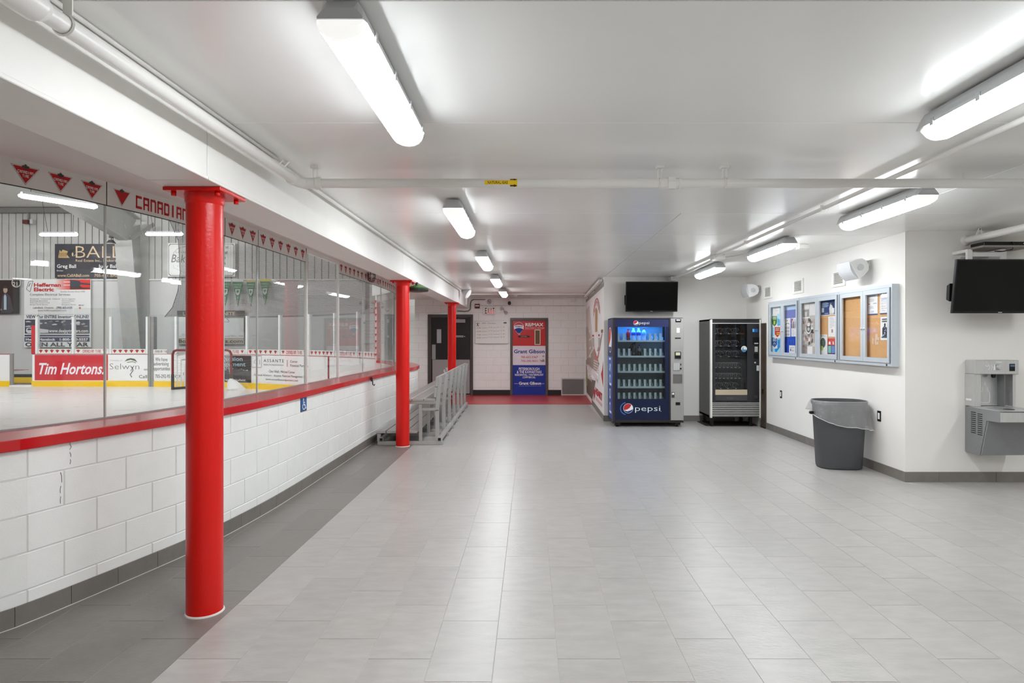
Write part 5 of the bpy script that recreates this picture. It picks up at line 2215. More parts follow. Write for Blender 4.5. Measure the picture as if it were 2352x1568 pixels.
outer = [(fx0, yF - .004), (fx1, yF - .004), (fx1, yB), (fx0, yB)]
el = [(cxb + .19 * math.cos(2 * PI * i / n), cyb + .15 * math.sin(2 * PI * i / n)) for i in range(n)]


def sq(i):
    a = 2 * PI * i / n
    c, s_ = math.cos(a), math.sin(a)
    k = min((fx1 - fx0) / 2 / max(abs(c), 1e-6), ((yB - yF + .004) / 2) / max(abs(s_), 1e-6))
    return (cxb + c * k, (yB + yF - .004) / 2 + s_ * k)


R1 = [(*sq(i), .806) for i in range(n)]
R2 = [(x, y, .808) for x, y in el]
R3 = [(cxb + (x - cxb) * .8, cyb + (y - cyb) * .8, .8015) for x, y in el]
R0 = [(x, y, .8) for x, y, _ in R1]
rim.loft([R0, R1, R2, R3], sm=False, cap=False)
rim.add(R3, [tuple(range(n))])
rim.build('basin', None, t)
q = MB(DARK)
q.lathe([(.05, 0), (.05, .002)], (cxb, cyb - .02, .802), n=16)
q.build('drain', None, t)
q = MB(STEELD)
q.lathe([(.026, 0), (.03, .02), (.02, .045), (.01, .05)], (cxb + .1, yF - .006, .742), (0, -1, 0), 14)
q.tube([(cxb + .1, yF - .05, .742), (cxb + .12, yF - .055, .735), (cxb + .135, yF - .045, .725)], .01, 8)
q.build('push_knob', None, t)
q = MB(PAPER)
q.box(fx1 - .115, fx1 - .03, 6.418, 6.424, .365, .388)
q.build('badge', None, t)
# upper bottle filler
uy = 6.495
top = MB(STEEL).box(fx0, fx1, uy, yB, 1.146, 1.293).build('filler_head', None, t, bev=.006)
q = MB(STEEL)
q.box(fx0, fx0 + .012, uy + .02, yB, .812, 1.146)
q.box(fx0 + .0121, fx0 + .07, uy + .02, uy + .03, .812, 1.1455)
q.build('cheek', None, t)
q = MB(STEEL)
q.box(fx1 - .05, fx1 - .0321, uy + .02, uy + .03, .812, 1.1455)
q.box(fx1 - .032, fx1 - .02, uy + .02, yB, .812, 1.146)
q.build('cheek', None, t)
MB(STEEL).box(fx0 + .012, fx1 - .032, yB - .03, yB - .02, .812, 1.146).build('alcove_back', None, t)
MB(STEELD).box(fx1 - .13, fx1 - .125, uy + .03, yB - .03, .812, 1.146).build('alcove_fold', None, t)
MB(PAPER).box(fx0 - .002, fx0 - .0, uy + .06, uy + .14, .868, .888).build('side_label', None, t)
sc = MB(BLACK).box(fx1 - .1, fx1 - .045, uy - .004, uy, 1.18, 1.255).build('filter_display', None, t)
MB(mat('display_blue', (80, 110, 140), .3)).box(fx1 - .095, fx1 - .05, uy - .006, uy - .004, 1.225, 1.245).build('display_line', None, t)
q = MB(STEEL)
q.lathe([(.022, 0), (.03, .012), (.024, .028), (.0, .034)], (fx0 + .235, uy, 1.222), (0, -1, 0), 18)
q.build('sensor_button', None, t)
q = MB(BLACK)
q.lathe([(.022, 0), (.02, -.03), (.012, -.04)], (fx0 + .235, uy + .07, 1.146), n=14)
q.build('spout', None, t)
f = Flat((fx0 + .19, yB - .03, .84))
bt = [(-.035, 0), (.035, 0), (.05, .015), (.05, .1), (.028, .13), (.028, .165)]
f.line([(-.028, .165), (-.028, .13), (-.05, .1), (-.05, .015), (-.035, 0), (.035, 0), (.05, .015), (.05, .1), (.028, .13), (.028, .165)], .008, C(226, 226, 226))
f.poly([(0, .18), (.008, .2), (.0, .22), (-.006, .195)], C(226, 226, 226))
f.build('bottle_symbol', t)
f = Flat((fx0 + .1, uy - .0005, 1.19))
for k, pts in enumerate([[(.03, .0), (.05, .03), (.03, .06)], [(.06, .005), (.075, .03), (.06, .055)], [(.0, .05), (.02, .035), (.03, .05)]]):
    f.line(pts, .006, C(236, 236, 236))
f.poly([(.085, 0), (.105, 0), (.108, .03), (.1, .045), (.1, .06), (.09, .06), (.09, .045), (.082, .03)], C(236, 236, 236))
f.line([(.11, .082), (.17, .082)], .007, C(238, 238, 238))
f.build('filler_symbols', t)

# ---- trash can with a clear bag
tcx, tcy = 3.64, 7.42
t = thing('trash_can', 'dark grey plastic trash can lined with a clear bag, standing by the wall', 'trash can', (tcx, tcy, 0))
CANM = mat('can_grey', (74, 75, 78), .5, var=.05, bump=.1, bscale=120)


def se(a, b_, k, rot=-.12):
    c, s_ = math.cos(k), math.sin(k)
    a, b_ = a * .91, b_ * .95
    x, y = a * abs(c) ** .74 * (1 if c > 0 else -1), b_ * abs(s_) ** .74 * (1 if s_ > 0 else -1)
    return (tcx + x * math.cos(rot) - y * math.sin(rot), tcy + x * math.sin(rot) + y * math.cos(rot))


def ring(a, b_, z, n=44):
    return [(*se(a, b_, 2 * PI * i / n), z) for i in range(n)]


q = MB(CANM)
q.loft([ring(.25, .185, .001), ring(.268, .2, .014), ring(.272, .204, .04), ring(.312, .24, .74), ring(.325, .252, .745), ring(.326, .253, .785), ring(.316, .243, .79),
        ring(.305, .233, .74), ring(.262, .195, .06)], cap=False)
q.add(ring(.262, .195, .06), [tuple(range(44))])
q.add(ring(.25, .185, .001), [tuple(range(44))])
q.build('bin', None, t)
q = MB(BLACK)
hx, hy = se(.325, .252, PI * 1.04)
q.box(hx - .055, hx + .01, hy - .035, hy + .02, .63, .665)
q.build('side_handle', None, t, bev=.008)
rr = random.Random(3)
n = 72
rows_ = [(.312, .24, .74, 0, 0), (.326, .254, .793, 0, 0), (.334, .262, .785, 0, 0), (.345, .273, .7, .012, 0), (.352, .28, .63, .02, .0), (.36, .284, .56, .03, .05)]
ph = [rr.uniform(0, 6.28) for _ in range(6)]
rings_ = []
for a, b_, z, j, sk in rows_:
    R_ = []
    for i in range(n):
        k = 2 * PI * i / n
        wv = math.sin(5 * k + ph[0]) + .7 * math.sin(11 * k + ph[1]) + .5 * math.sin(23 * k + ph[2])
        x, y = se(a + j * wv * .6, b_ + j * wv * .6, k)
        dz_ = 0
        if j:
            dz_ = -(.79 - z) * .42 * math.cos(k + .55) + (.006 * wv * (.79 - z) / .23 if z < .6 else 0)
        R_.append((min(x + (.05 * (.79 - z) / .2 if math.cos(k) > .4 and j else 0), 3.955), y, z + dz_))
    rings_.append(R_)
BAG = bpy.data.materials.new('clear_bag')
BAG.use_nodes = True
nt = BAG.node_tree
N, K = nt.nodes, nt.links
N.remove(N['Principled BSDF'])
trn, dfn, gln = N.new('ShaderNodeBsdfTransparent'), N.new('ShaderNodeBsdfDiffuse'), N.new('ShaderNodeBsdfGlossy')
trn.inputs[0].default_value = (.93, .93, .93, 1)
dfn.inputs[0].default_value = L((226, 226, 226))
gln.inputs['Roughness'].default_value = .12
ns_ = N.new('ShaderNodeTexNoise')
ns_.inputs['Scale'].default_value = 22
ns_.inputs['Distortion'].default_value = 1.2
bp = N.new('ShaderNodeBump')
bp.inputs['Strength'].default_value = .5
bp.inputs['Distance'].default_value = .02
K.new(ns_.outputs['Fac'], bp.inputs['Height'])
K.new(bp.outputs[0], gln.inputs['Normal'])
m1, m2 = N.new('ShaderNodeMixShader'), N.new('ShaderNodeMixShader')
m1.inputs[0].default_value = .17
K.new(trn.outputs[0], m1.inputs[1])
K.new(dfn.outputs[0], m1.inputs[2])
m2.inputs[0].default_value = .1
K.new(m1.outputs[0], m2.inputs[1])
K.new(gln.outputs[0], m2.inputs[2])
K.new(m2.outputs[0], N['Material Output'].inputs[0])
q = MB(BAG)
q.loft(rings_, cap=False)
bag = q.build('bag_liner', None, None, loc=(tcx, tcy, .5))
tag(bag, 'clear plastic bag folded over the rim of the grey trash can', 'bag')
q = MB(mat('bag_hem', (214, 214, 214), .3))
q.tube(rings_[-1] + [rings_[-1][0]], .003, 5)
LOC[bag.name] = Vector((tcx, tcy, .5))
q.build('hem', None, bag)

# ---- outlets, vents, speakers on the notice-board wall
for y, lab in [(9.95, 'black wall outlet below the notice boards, nearer the snack machine'), (7.15, 'black wall outlet beside the trash can')]:
    z = .635
    t = thing('wall_outlet', lab, 'outlet', (XR, y, z - .06), 'black outlets on the notice-board wall')
    MB(BLACK).box(XR - .006, XR, y - .036, y + .036, z - .06, z + .06).build('cover_plate', None, t, bev=.002)
    MB(PAPER).box(XR - .0085, XR - .006, y - .017, y + .017, z - .035, z + .035).build('socket', None, t)
VF = mat('vent_white', (240, 238, 233), .4)
vp = None
for y, lab in [(8.08, 'square white louvred wall vent above the middle notice-board cabinet'), (9.30, 'square white louvred wall vent, the middle one of three'), (10.49, 'square white louvred wall vent nearest the corner speaker')]:
    if vp is None:
        vp = thing('wall_vent', lab, 'vent', (XR, y, 2.183), 'louvred vents over the notice boards')
        q = MB(VF)
        for a in [(y - .175, y + .175, 2.183, 2.212), (y - .175, y + .175, 2.364, 2.393), (y - .175, y - .125, 2.212, 2.364), (y + .125, y + .175, 2.212, 2.364)]:
            q.box(XR - .016, XR, a[0], a[1], a[2], a[3])
        q.build('frame', None, vp, merge=False)
        MB(mat('vent_back', (96, 92, 86), .6)).box(XR - .003, XR, y - .125, y + .125, 2.212, 2.364).build('backing', None, vp)
        for k in range(8):
            zz = 2.214 + .019 * k
            q = MB(VF)
            q.hexa([(XR - .014, y - .126, zz), (XR - .003, y - .126, zz + .006), (XR - .003, y + .126, zz + .006), (XR - .014, y + .126, zz),
                    (XR - .014, y - .126, zz + .005), (XR - .003, y - .126, zz + .012), (XR - .003, y + .126, zz + .012), (XR - .014, y + .126, zz + .005)])
            q.build('slat', None, vp)
        v0 = y
    else:
        dup(vp, (0, y - v0, 0), lab)

SPK = mat('speaker_white', (228, 228, 228), .4)
SPG = mat('speaker_grille', (205, 206, 208), .5, bump=.4, bscale=400)


def speaker(P, label, yaw, pitch, k=1.):
    """P: wall point of its bracket; the cabinet hangs in front of it, turned by yaw and tipped down by pitch"""
    t = thing('wall_speaker', label, 'speaker', P, 'white speakers on brackets high on the wall')
    fw = Vector((-math.cos(yaw) * math.cos(pitch), -math.sin(yaw) * math.cos(pitch), -math.sin(pitch)))
    sd = Vector((-math.sin(yaw), math.cos(yaw), 0))
    up = sd.cross(fw) if sd.cross(fw).z > 0 else fw.cross(sd)
    c = Vector(P) + Vector((-.15 * k, 0, -.03))
    hw, hh = .15 * k, .1 * k
    back = [(-.09, 0), (-.075, .05), (-.03, .085), (.045, .1)]
    prof = [(a * k, b_ * k) for a, b_ in [(-.1, -.03), (-.1, .03), (-.07, .075), (0, .102), (.075, .11), (.075, -.11), (0, -.102), (-.07, -.075)]]
    q = MB(SPK)
    q.loft([[c + fw * p[0] * s_ + up * p[1] * s_ + sd * w_ for p in prof] for w_, s_ in ((-hw, .93), (-hw + .012, 1), (hw - .012, 1), (hw, .93))], sm=False)
    q.build('cabinet', None, t)
    arc = [(.07 * k + .03 * k * math.cos(PI / 2 * i / 4), .11 * k * i / 4) for i in range(-4, 5)]
    q = MB(SPG)
    q.loft([[c + fw * (p[0] + (.004 if abs(w_) < hw * .98 else 0)) + up * p[1] * .98 + sd * w_ for p in arc] + [c + fw * .06 * k + sd * w_ + up * .1 * k, c + fw * .06 * k + sd * w_ - up * .1 * k]
            for w_ in (-hw * .97, -hw * .9, 0, hw * .9, hw * .97)], sm=False)
    q.build('grille', None, t)
    q = MB(FIXG)
    q.tube([c - sd * (hw + .012), c - sd * (hw - .01)], .036 * k, 16)
    q.tube([c + sd * (hw + .012), c + sd * (hw - .01)], .036 * k, 16)
    q.build('pivot', None, t)
    q = MB(FIXG)
    a = c - sd * (hw + .006) 
    b2 = c + sd * (hw + .006)
    W_ = Vector((P[0] - .012, 0, P[2] + .0))
    for s_, e_ in ((a, -1), (b2, 1)):
        q.bar(s_, Vector((P[0] - .03, s_.y + (P[1] - s_.y) * .3, P[2] + .01)), .035, .01, up=sd)
    q.bar(Vector((P[0] - .03, a.y + (P[1] - a.y) * .3, P[2] + .01)), Vector((P[0] - .03, b2.y + (P[1] - b2.y) * .3, P[2] + .01)), .012, .035)
    q.box(P[0] - .03, P[0], P[1] - .04, P[1] + .04, P[2] - .05, P[2] + .06)
    q.build('bracket', None, t)


speaker((XR, 7.42, 2.37), 'large white wall speaker on a bracket above the near end of the notice boards', .0, .5, 1.05)
speaker((XR, 10.92, 2.375), 'white wall speaker high in the corner over the snack machine', .0, .15, 1.05)

# ---- notice-board cabinets
CORK = mat('cork', (214, 166, 112), .8, var=.09, scale=60, bump=.1, bscale=200)
FXB = 3.89
ZB0, ZB1 = 1.213, 2.106
U = Vector((0, -1, 0))


def nx(px):
    return (FXB + .04) * F / (px - CX)     # depth of a picture column on the cork plane


for i, (y1, y0, lab, bk) in enumerate([
        (10.27, 9.115, 'aluminium notice-board cabinet nearest the snack machine, blue backing inside', None),
        (9.11, 7.925, 'middle aluminium notice-board cabinet, crowded with posters and clippings', None),
        (7.92, 6.76, 'aluminium notice-board cabinet nearest the corner, mostly bare cork', None)]):
    t = thing('notice_cabinet', lab, 'notice board', (XR, (y0 + y1) / 2, ZB0), 'glazed notice-board cabinets')
    q = MB(ALUB)
    e = .034
    for a in [(y0, y1, ZB0, ZB0 + e), (y0, y1, ZB1 - e, ZB1), (y0, y0 + e * .8, ZB0 + e, ZB1 - e), (y1 - e * .8, y1, ZB0 + e, ZB1 - e)]:
        q.box(FXB, XR, a[0], a[1], a[2], a[3])
    q.build('case_frame', None, t, merge=False)
    MB(CORK).box(FXB + .045, XR, y0 + .02, y1 - .02, ZB0 + .03, ZB1 - .03).build('cork_backing', None, t)
    ym = (y0 + y1) / 2
    for k, (a, c) in enumerate([(ym + .002, y1 - .03), (y0 + .03, ym - .002)]):
        q = MB(ALUB)
        w_ = .052
        zz0, zz1 = ZB0 + .037, ZB1 - .037
        for b_ in [(a, c, zz0, zz0 + w_), (a, c, zz1 - w_, zz1), (a, a + w_, zz0 + w_, zz1 - w_), (c - w_, c, zz0 + w_, zz1 - w_)]:
            q.box(FXB - .008, FXB + .012, b_[0], b_[1], b_[2], b_[3])
        dr = q.build('door', None, t, merge=False)
        MB(CASEG).box(FXB, FXB + .004, a + w_ - .004, c - w_ + .004, zz0 + w_ - .004, zz1 - w_ + .004).build('pane', None, dr)
        ly = a + w_ / 2 if k == 0 else c - w_ / 2
        q = MB(STEEL)
        q.lathe([(.011, 0), (.011, .012), (.007, .016)], (FXB - .008, ly, 1.63), (-1, 0, 0), 12)
        q.build('lock', None, dr)
        q = MB(mat('hinge_grey', (140, 146, 152), .4, metal=.4))
        hy = c - .001 if k == 0 else a + .001
        q.box(FXB - .012, FXB - .004, hy - .006, hy + .006, zz0, zz1)
        q.build('hinge', None, dr)
    q = MB(DARK)
    q.lathe([(.012, 0), (.012, .004)], (FXB, y0 + .1, ZB0 + .014), (-1, 0, 0), 10)
    q.build('key_lock', None, t)

# papers inside: picture boxes (left, right, top at left, bottom at left) read on the cork plane
NX = FXB + .045


def paper(pl, pr, pt, pb, label, fill, base=PAPER, name='poster', grp='papers pinned in the notice cabinets', cat='poster', lift=.0, clip=None):
    """pl, pr: picture columns; pt, pb: picture rows measured at the middle of the sheet"""
    y1, y0 = NX * F / (pl - CX), NX * F / (pr - CX)
    ym = (y0 + y1) / 2
    z1, z0 = H - (pt - CY) * ym / F, H - (pb - CY) * ym / F
    z0, z1 = max(z0, ZB0 + .038), min(z1, ZB1 - .04)
    t = thing(name, label, cat, (NX, ym, z0), grp)
    MB(base).box(NX - .002 - lift, NX - .0006 - lift, y0, y1, z0, z1).build('sheet', None, t)
    if fill:
        f = Flat((NX - .002 - lift, y1, z0), U, (0, 0, 1), lift=.0004, step=.00006)
        fill(f, y1 - y0, z1 - z0)
        f.build('print', t)
    return t


GREY = C(150, 150, 156)
DKB, MIDB = C(28, 62, 120), C(52, 110, 190)


def lines(f, w, h, n=6, c=GREY, a=.15, b_=.85, top=.85, bot=.2, seed=1):
    r = random.Random(seed)
    for k in range(n):
        v = h * (top - (top - bot) * k / max(n - 1, 1))
        f.rect(w * a, w * (a + (b_ - a) * r.uniform(.5, 1)), v, v + h * .018, c)


def badge(col, mark):
    def g(f, w, h):
        f.poly([(w * .06, h * .9), (w * .95, h * .88), (w * .94, h * .3), (w * .5, h * .08), (w * .06, h * .32)], col)
        for k in range(3):
            f.rect(w * .2, w * .8, h * (.78 - .09 * k), h * (.82 - .09 * k), C(220, 226, 200))
        if mark == 'v':
            f.poly([(w * .35, h * .5), (w * .65, h * .5), (w * .52, h * .2), (w * .46, h * .2)], C(236, 222, 60))
        elif mark == '=':
            f.rect(w * .35, w * .95, h * .4, h * .47, C(240, 200, 60))
            f.rect(w * .35, w * .95, h * .26, h * .33, C(240, 200, 60))
        else:
            f.disc(w * .5, h * .32, w * .2, C(230, 220, 120), ry=h * .16, a0=0, a1=PI, n=12, inner=.7)
    return g


def skybg(f, w, h):
    f.poly([(w * .62, h * .78), (w * .95, h * .68), (w * .95, h * .6), (w * .62, h * .58)], C(90, 180, 230))
    f.poly([(w * .35, h * .1), (w * .95, h * .35), (w * .95, h * .2), (w * .45, h * .01)], C(50, 170, 232))
    f.poly([(w * .6, h * .32), (w * .95, h * .3), (w * .95, h * .16), (w * .4, h * .03)], C(40, 150, 220))


paper(1772.5, 1793, 701.5, 815, 'pale blue backing sheet with brighter blue shapes, filling the first glass door', skybg, mat('paper_sky', (176, 222, 244), .6), lift=-.0003)
paper(1776, 1791, 702, 721, 'white sheet with faint sketch pinned at the top of the pale blue backing', lambda f, w, h: (f.line([(w * .2, h * .4), (w * .35, h * .75), (w * .45, h * .4), (w * .8, h * .45)], .008, C(210, 205, 196)), f.line([(w * .3, h * .3), (w * .7, h * .36)], .006, C(226, 206, 180))), lift=.002)
paper(1773, 1786, 722, 752, 'green pennant-shaped badge flyer on white paper', badge(C(44, 132, 70), 'v'), lift=.002)
paper(1779.5, 1793, 748, 776.5, 'red pennant-shaped badge flyer on white paper', badge(C(196, 50, 50), '='), lift=.003)
paper(1773, 1786, 772, 800, 'dark blue pennant-shaped badge flyer on white paper', badge(C(26, 84, 168), 'o'), lift=.002)


def bluebg(f, w, h):
    f.rect(0, w, h * .52, h * .87, C(86, 104, 186))
    f.rect(0, w, h * .87, h, C(176, 206, 238))


paper(1800.5, 1830, 696, 815.5, 'bright blue backing sheet with paler bands at its top, behind the second glass door', bluebg, mat('paper_blue', (28, 78, 190), .6, var=.06, scale=40), lift=-.0003)


def table(f, w, h):
    f.rect(w * .4, w * .55, h * .85, h * .9, C(80, 80, 100))
    f.poly([(w * .15, h * .66), (w * .5, h * .72), (w * .85, h * .68), (w * .85, h * .71), (w * .5, h * .76), (w * .15, h * .7)], C(70, 60, 80))
    for r in range(3):
        for c in range(2):
            for k in range(4):
                f.rect(w * (.14 + .38 * c), w * (.46 + .38 * c), h * (.52 - .18 * r - .032 * k), h * (.535 - .18 * r - .032 * k), C(90, 90, 110))


paper(1802.5, 1816, 731, 773, 'white sheet with two columns of small dark print, on the blue backing', table, lift=.002)


def redfl(f, w, h):
    f.rect(w * .04, w, h * .38, h * .97, C(216, 218, 228))
    f.poly([(w * .04, h * .97), (w * .4, h * .97), (w * .04, h * .75)], C(160, 50, 60))
    for x, m in ((.15, C(130, 44, 56)), (.5, C(60, 60, 74)), (.85, C(70, 44, 64))):
        f.poly([(w * (x - .1), h * .45), (w * (x + .1), h * .45), (w * (x + .08), h * .75), (w * x, h * .85), (w * (x - .08), h * .75)], m)
    lines(f, w, h, 4, C(170, 170, 186), top=.3, bot=.06)


paper(1818, 1830, 730, 772.5, 'small flyer with three dark figures and a red corner', redfl, lift=.002)
paper(1813, 1827, 793, 812, 'small square white card low on the blue backing', lambda f, w, h: (f.rect(w * .15, w * .85, h * .7, h * .76, GREY), f.rect(w * .18, w * .34, h * .3, h * .6, C(60, 90, 150)), f.rect(w * .4, w * .85, h * .3, h * .36, C(110, 130, 180)), f.rect(w * .4, w * .8, h * .44, h * .48, GREY)), lift=.002)


def mixed(seed):
    def g(f, w, h):
        r = random.Random(seed)
        pal = [C(72, 68, 68), C(118, 112, 110), C(176, 168, 164), C(222, 216, 212), C(190, 130, 120), C(150, 120, 104), C(236, 232, 230), C(48, 46, 48)]
        for k in range(46):
            u, v = r.uniform(.02, .8), r.uniform(.12, .62)
            f.rect(w * u, w * min(u + r.uniform(.06, .22), .98), h * v, h * (v + r.uniform(.02, .07)), r.choice(pal))
        f.disc(w * .5, h * .5, w * .2, C(236, 234, 232), ry=h * .115, n=24)
        f.disc(w * .5, h * .51, w * .18, C(70, 66, 66), ry=h * .1, n=24)
        f.disc(w * .5, h * .56, w * .12, C(228, 224, 222), ry=h * .035, n=18)
        f.disc(w * .5, h * .475, w * .09, C(200, 196, 194), ry=h * .032, n=18)
        for k in range(7):
            f.rect(w * .05, w * .42, h * (.03 + .022 * k), h * (.04 + .022 * k), C(110, 60, 74))
    return g


paper(1843, 1873.5, 690, 815, 'crowded collage of old team photographs and clippings behind the third glass door', mixed(4), mat('paper_collage', (196, 188, 182), .6), lift=-.0003)
paper(1847, 1859, 697, 709, 'small white clipping at the top of the photo collage', lambda f, w, h: lines(f, w, h, 3, top=.7, bot=.3), lift=.002)
paper(1844, 1860, 710, 731, 'grey clipping with a white cup shape in the photo collage', lambda f, w, h: (f.rect(w * .04, w * .96, h * .15, h * .96, C(150, 146, 142)), f.poly([(w * .4, h * .2), (w * .6, h * .2), (w * .66, h * .7), (w * .34, h * .7)], C(214, 208, 198))), lift=.002)
paper(1860, 1873.5, 696, 724, 'white ruled calendar page in the photo collage', lambda f, w, h: [f.rect(w * .1, w * .9, h * (.1 + .14 * k), h * (.11 + .14 * k), C(206, 204, 208)) for k in range(6)], lift=.002)
paper(1854, 1867, 795, 818, 'plain white page at the foot of the photo collage', None, lift=.002)


def navyp(f, w, h):
    f.rect(w * .06, w * .95, h * .04, h * .97, DKB)
    f.rect(w * .55, w * .95, h * .86, h * .97, C(40, 96, 180))
    for k in range(5):
        f.rect(w * .12, w * (.5 + .06 * (k % 2)), h * (.74 - .06 * k), h * (.77 - .06 * k), C(170, 190, 216))
    for k in range(8):
        f.rect(w * (.12 + .088 * k), w * (.185 + .088 * k), h * .88, h * .94, C(206, 216, 232))
    f.rect(w * .1, w * .26, h * .2, h * .46, C(206, 212, 220))
    f.poly([(w * .62, h * .05), (w * .6, h * .4), (w * .66, h * .62), (w * .72, h * .7), (w * .76, h * .6), (w * .84, h * .42), (w * .9, h * .05)], C(226, 222, 220))
    f.poly([(w * .7, h * .62), (w * .78, h * .76), (w * .84, h * .7), (w * .8, h * .56)], C(40, 36, 40))
    f.rect(w * .76, w * .92, h * .12, h * .4, C(240, 240, 240))
    f.rect(w * .3, w * .54, h * .1, h * .13, C(206, 216, 232))


paper(1884.5, 1920, 685, 724, 'large navy blue poster with a standing figure, high behind the fourth glass door', navyp, lift=.001)
paper(1903, 1921, 726, 773, 'white notice with centred lines of print below the navy poster', lambda f, w, h: (lines(f, w, h, 7, C(150, 150, 170), .2, .8, .9, .45, 5), f.rect(w * .42, w * .62, h * .2, h * .36, C(176, 120, 124))), lift=.002)


def oval(f, w, h):
    f.disc(w * .45, h * .6, w * .33, C(78, 94, 84), ry=h * .24, n=28)
    f.disc(w * .3, h * .34, w * .2, C(184, 206, 120), ry=h * .12, n=24)
    for k in range(3):
        f.rect(w * .28, w * .62, h * (.66 - .06 * k), h * (.675 - .06 * k), C(140, 156, 146))
    lines(f, w, h, 2, top=.95, bot=.92)
    f.rect(w * .66, w * .92, h * .04, h * .2, C(190, 190, 190)) if False else None


paper(1883, 1901, 768, 816, 'white sheet with a dark green oval and a small lime oval', oval, lift=.002)


def redcard(f, w, h):
    f.rect(0, w, h * .64, h, C(206, 52, 44))
    f.rect(0, w, h * .16, h * .64, C(60, 44, 96))
    f.rect(w * .06, w * .46, h * .22, h * .6, C(126, 190, 176))
    f.rect(w * .54, w * .94, h * .22, h * .6, C(90, 140, 206))
    f.rect(0, w, 0, h * .03, C(230, 200, 50))
    f.poly([(w * .15, h * .68), (w * .42, h * .68), (w * .4, h * .8), (w * .28, h * .86), (w * .16, h * .8)], C(240, 236, 236))
    f.poly([(w * .7, h * .68), (w * .84, h * .68), (w * .8, h * .84), (w * .68, h * .84)], C(240, 236, 236))


paper(1901.5, 1919, 777, 820, 'red card with teal and blue boxes in the lower corner of the middle cabinet', redcard, lift=.002)


def notice(seed):
    def g(f, w, h):
        f.rect(0, w, 0, h * .05, DKB)
        f.rect(w * .28, w * .6, h * .9, h * .94, C(150, 170, 200))
        f.rect(w * .06, w * .8, h * .8, h * .85, C(140, 160, 196))
        lines(f, w, h, 3, top=.68, bot=.58, seed=seed)
        f.rect(w * .06, w * .24, h * .46, h * .5, C(196, 90, 100))
        f.rect(w * .55, w * .9, h * .47, h * .51, C(160, 176, 206))
        lines(f, w, h, 3, C(170, 178, 196), top=.36, bot=.28, seed=seed + 1)
        f.disc(w * .5, h * .14, w * .14, C(110, 150, 206), ry=h * .04, n=16, inner=.6)
    return g


paper(1994, 2016.5, 670, 723, 'white notice with a navy foot band, inside the corner cabinet beside its skating poster', notice(3), lift=.002)


def skate(f, w, h):
    f.rect(0, w, 0, h * .05, DKB)
    f.rect(w * .06, w * .18, h * .68, h * .98, C(56, 52, 62))
    f.rect(w * .24, w * .72, h * .6, h * .98, C(206, 212, 228))
    f.rect(w * .24, w * .72, h * .7, h * .77, C(236, 214, 80))
    f.disc(w * .5, h * .6, w * .38, C(190, 206, 230), ry=h * .08, n=20, inner=.8)
    f.rect(w * .78, w * .9, h * .6, h * .8, C(70, 96, 170))
    f.rect(w * .74, w * .95, h * .85, h * .98, C(206, 160, 170))
    f.text('Parent & Tot Skating', w * .08, h * .44, h * .035, C(150, 166, 196), w=w * .86)
    lines(f, w, h, 3, C(176, 180, 190), top=.32, bot=.14, seed=8)


paper(2022, 2044.5, 666, 721, 'skating poster with a skater photo at its top, inside the corner cabinet', skate, lift=.002)


def figure(f, w, h):
    for k in range(9):
        for v in (.86, .77):
            f.rect(w * (.17 + .084 * k), w * (.235 + .084 * k), h * v, h * (v + .06), C(52, 52, 60))
    f.poly([(w * .5, h * .74), (w * .58, h * .68), (w * .56, h * .6), (w * .74, h * .52), (w * .92, h * .28), (w * .9, h * .18), (w * .8, h * .22), (w * .74, h * .4), (w * .72, h * .14),
            (w * .24, h * .14), (w * .2, h * .34), (w * .22, h * .52), (w * .42, h * .6), (w * .4, h * .68)], C(44, 48, 66))
    r = random.Random(2)
    for k in range(16):
        u, v = r.uniform(.26, .62), r.uniform(.18, .56)
        f.rect(w * u, w * (u + .07), h * v, h * (v + .025), C(214, 216, 222))
    f.rect(w * .12, w * .95, h * .1, h * .15, C(56, 76, 96))


paper(2023.5, 2044.5, 727, 781, 'black and white poster of a standing figure on curling paper', figure, lift=.003)
t = thing('cork_tape', 'patch of torn clear tape and paper scraps on bare cork', 'tape', (NX, 7.1, 1.5), None)
f = Flat((NX - .0008, NX * F / (2004 - CX), 1.43), U, (0, 0, 1))
r = random.Random(5)
for k in range(7):
    u, v = r.uniform(0, .1), r.uniform(0, .1)
    f.rect(u, u + r.uniform(.02, .06), v, v + r.uniform(.03, .07), C(222, 190, 160))
f.build('scraps', t)

# ================================================================== SIGNS AND THINGS IN THE RINK HALL
def sign(name, pl, pr, pt, pb, Y, label, fill, base, cat='sign', grp=None, edge=None, dpt=.03):
    a, c = at(pl, pb, Y), at(pr, pt, Y)
    t = thing(name, label, cat, ((a[0] + c[0]) / 2, Y, a[2]), grp)
    MB(base).box(a[0], c[0], Y, Y + dpt, a[2], c[2]).build('board', None, t)
    k = Y / F
    f = Flat((a[0], Y, c[2]), lift=.002, step=.0004)
    f.k = k
    fill(f, lambda u: (u - pl) * k, lambda v: -(v - pt) * k)
    f.build('print', t)
    return t


YS = YH - .12
CREAM = C(226, 198, 160)
INK = C(48, 48, 60)


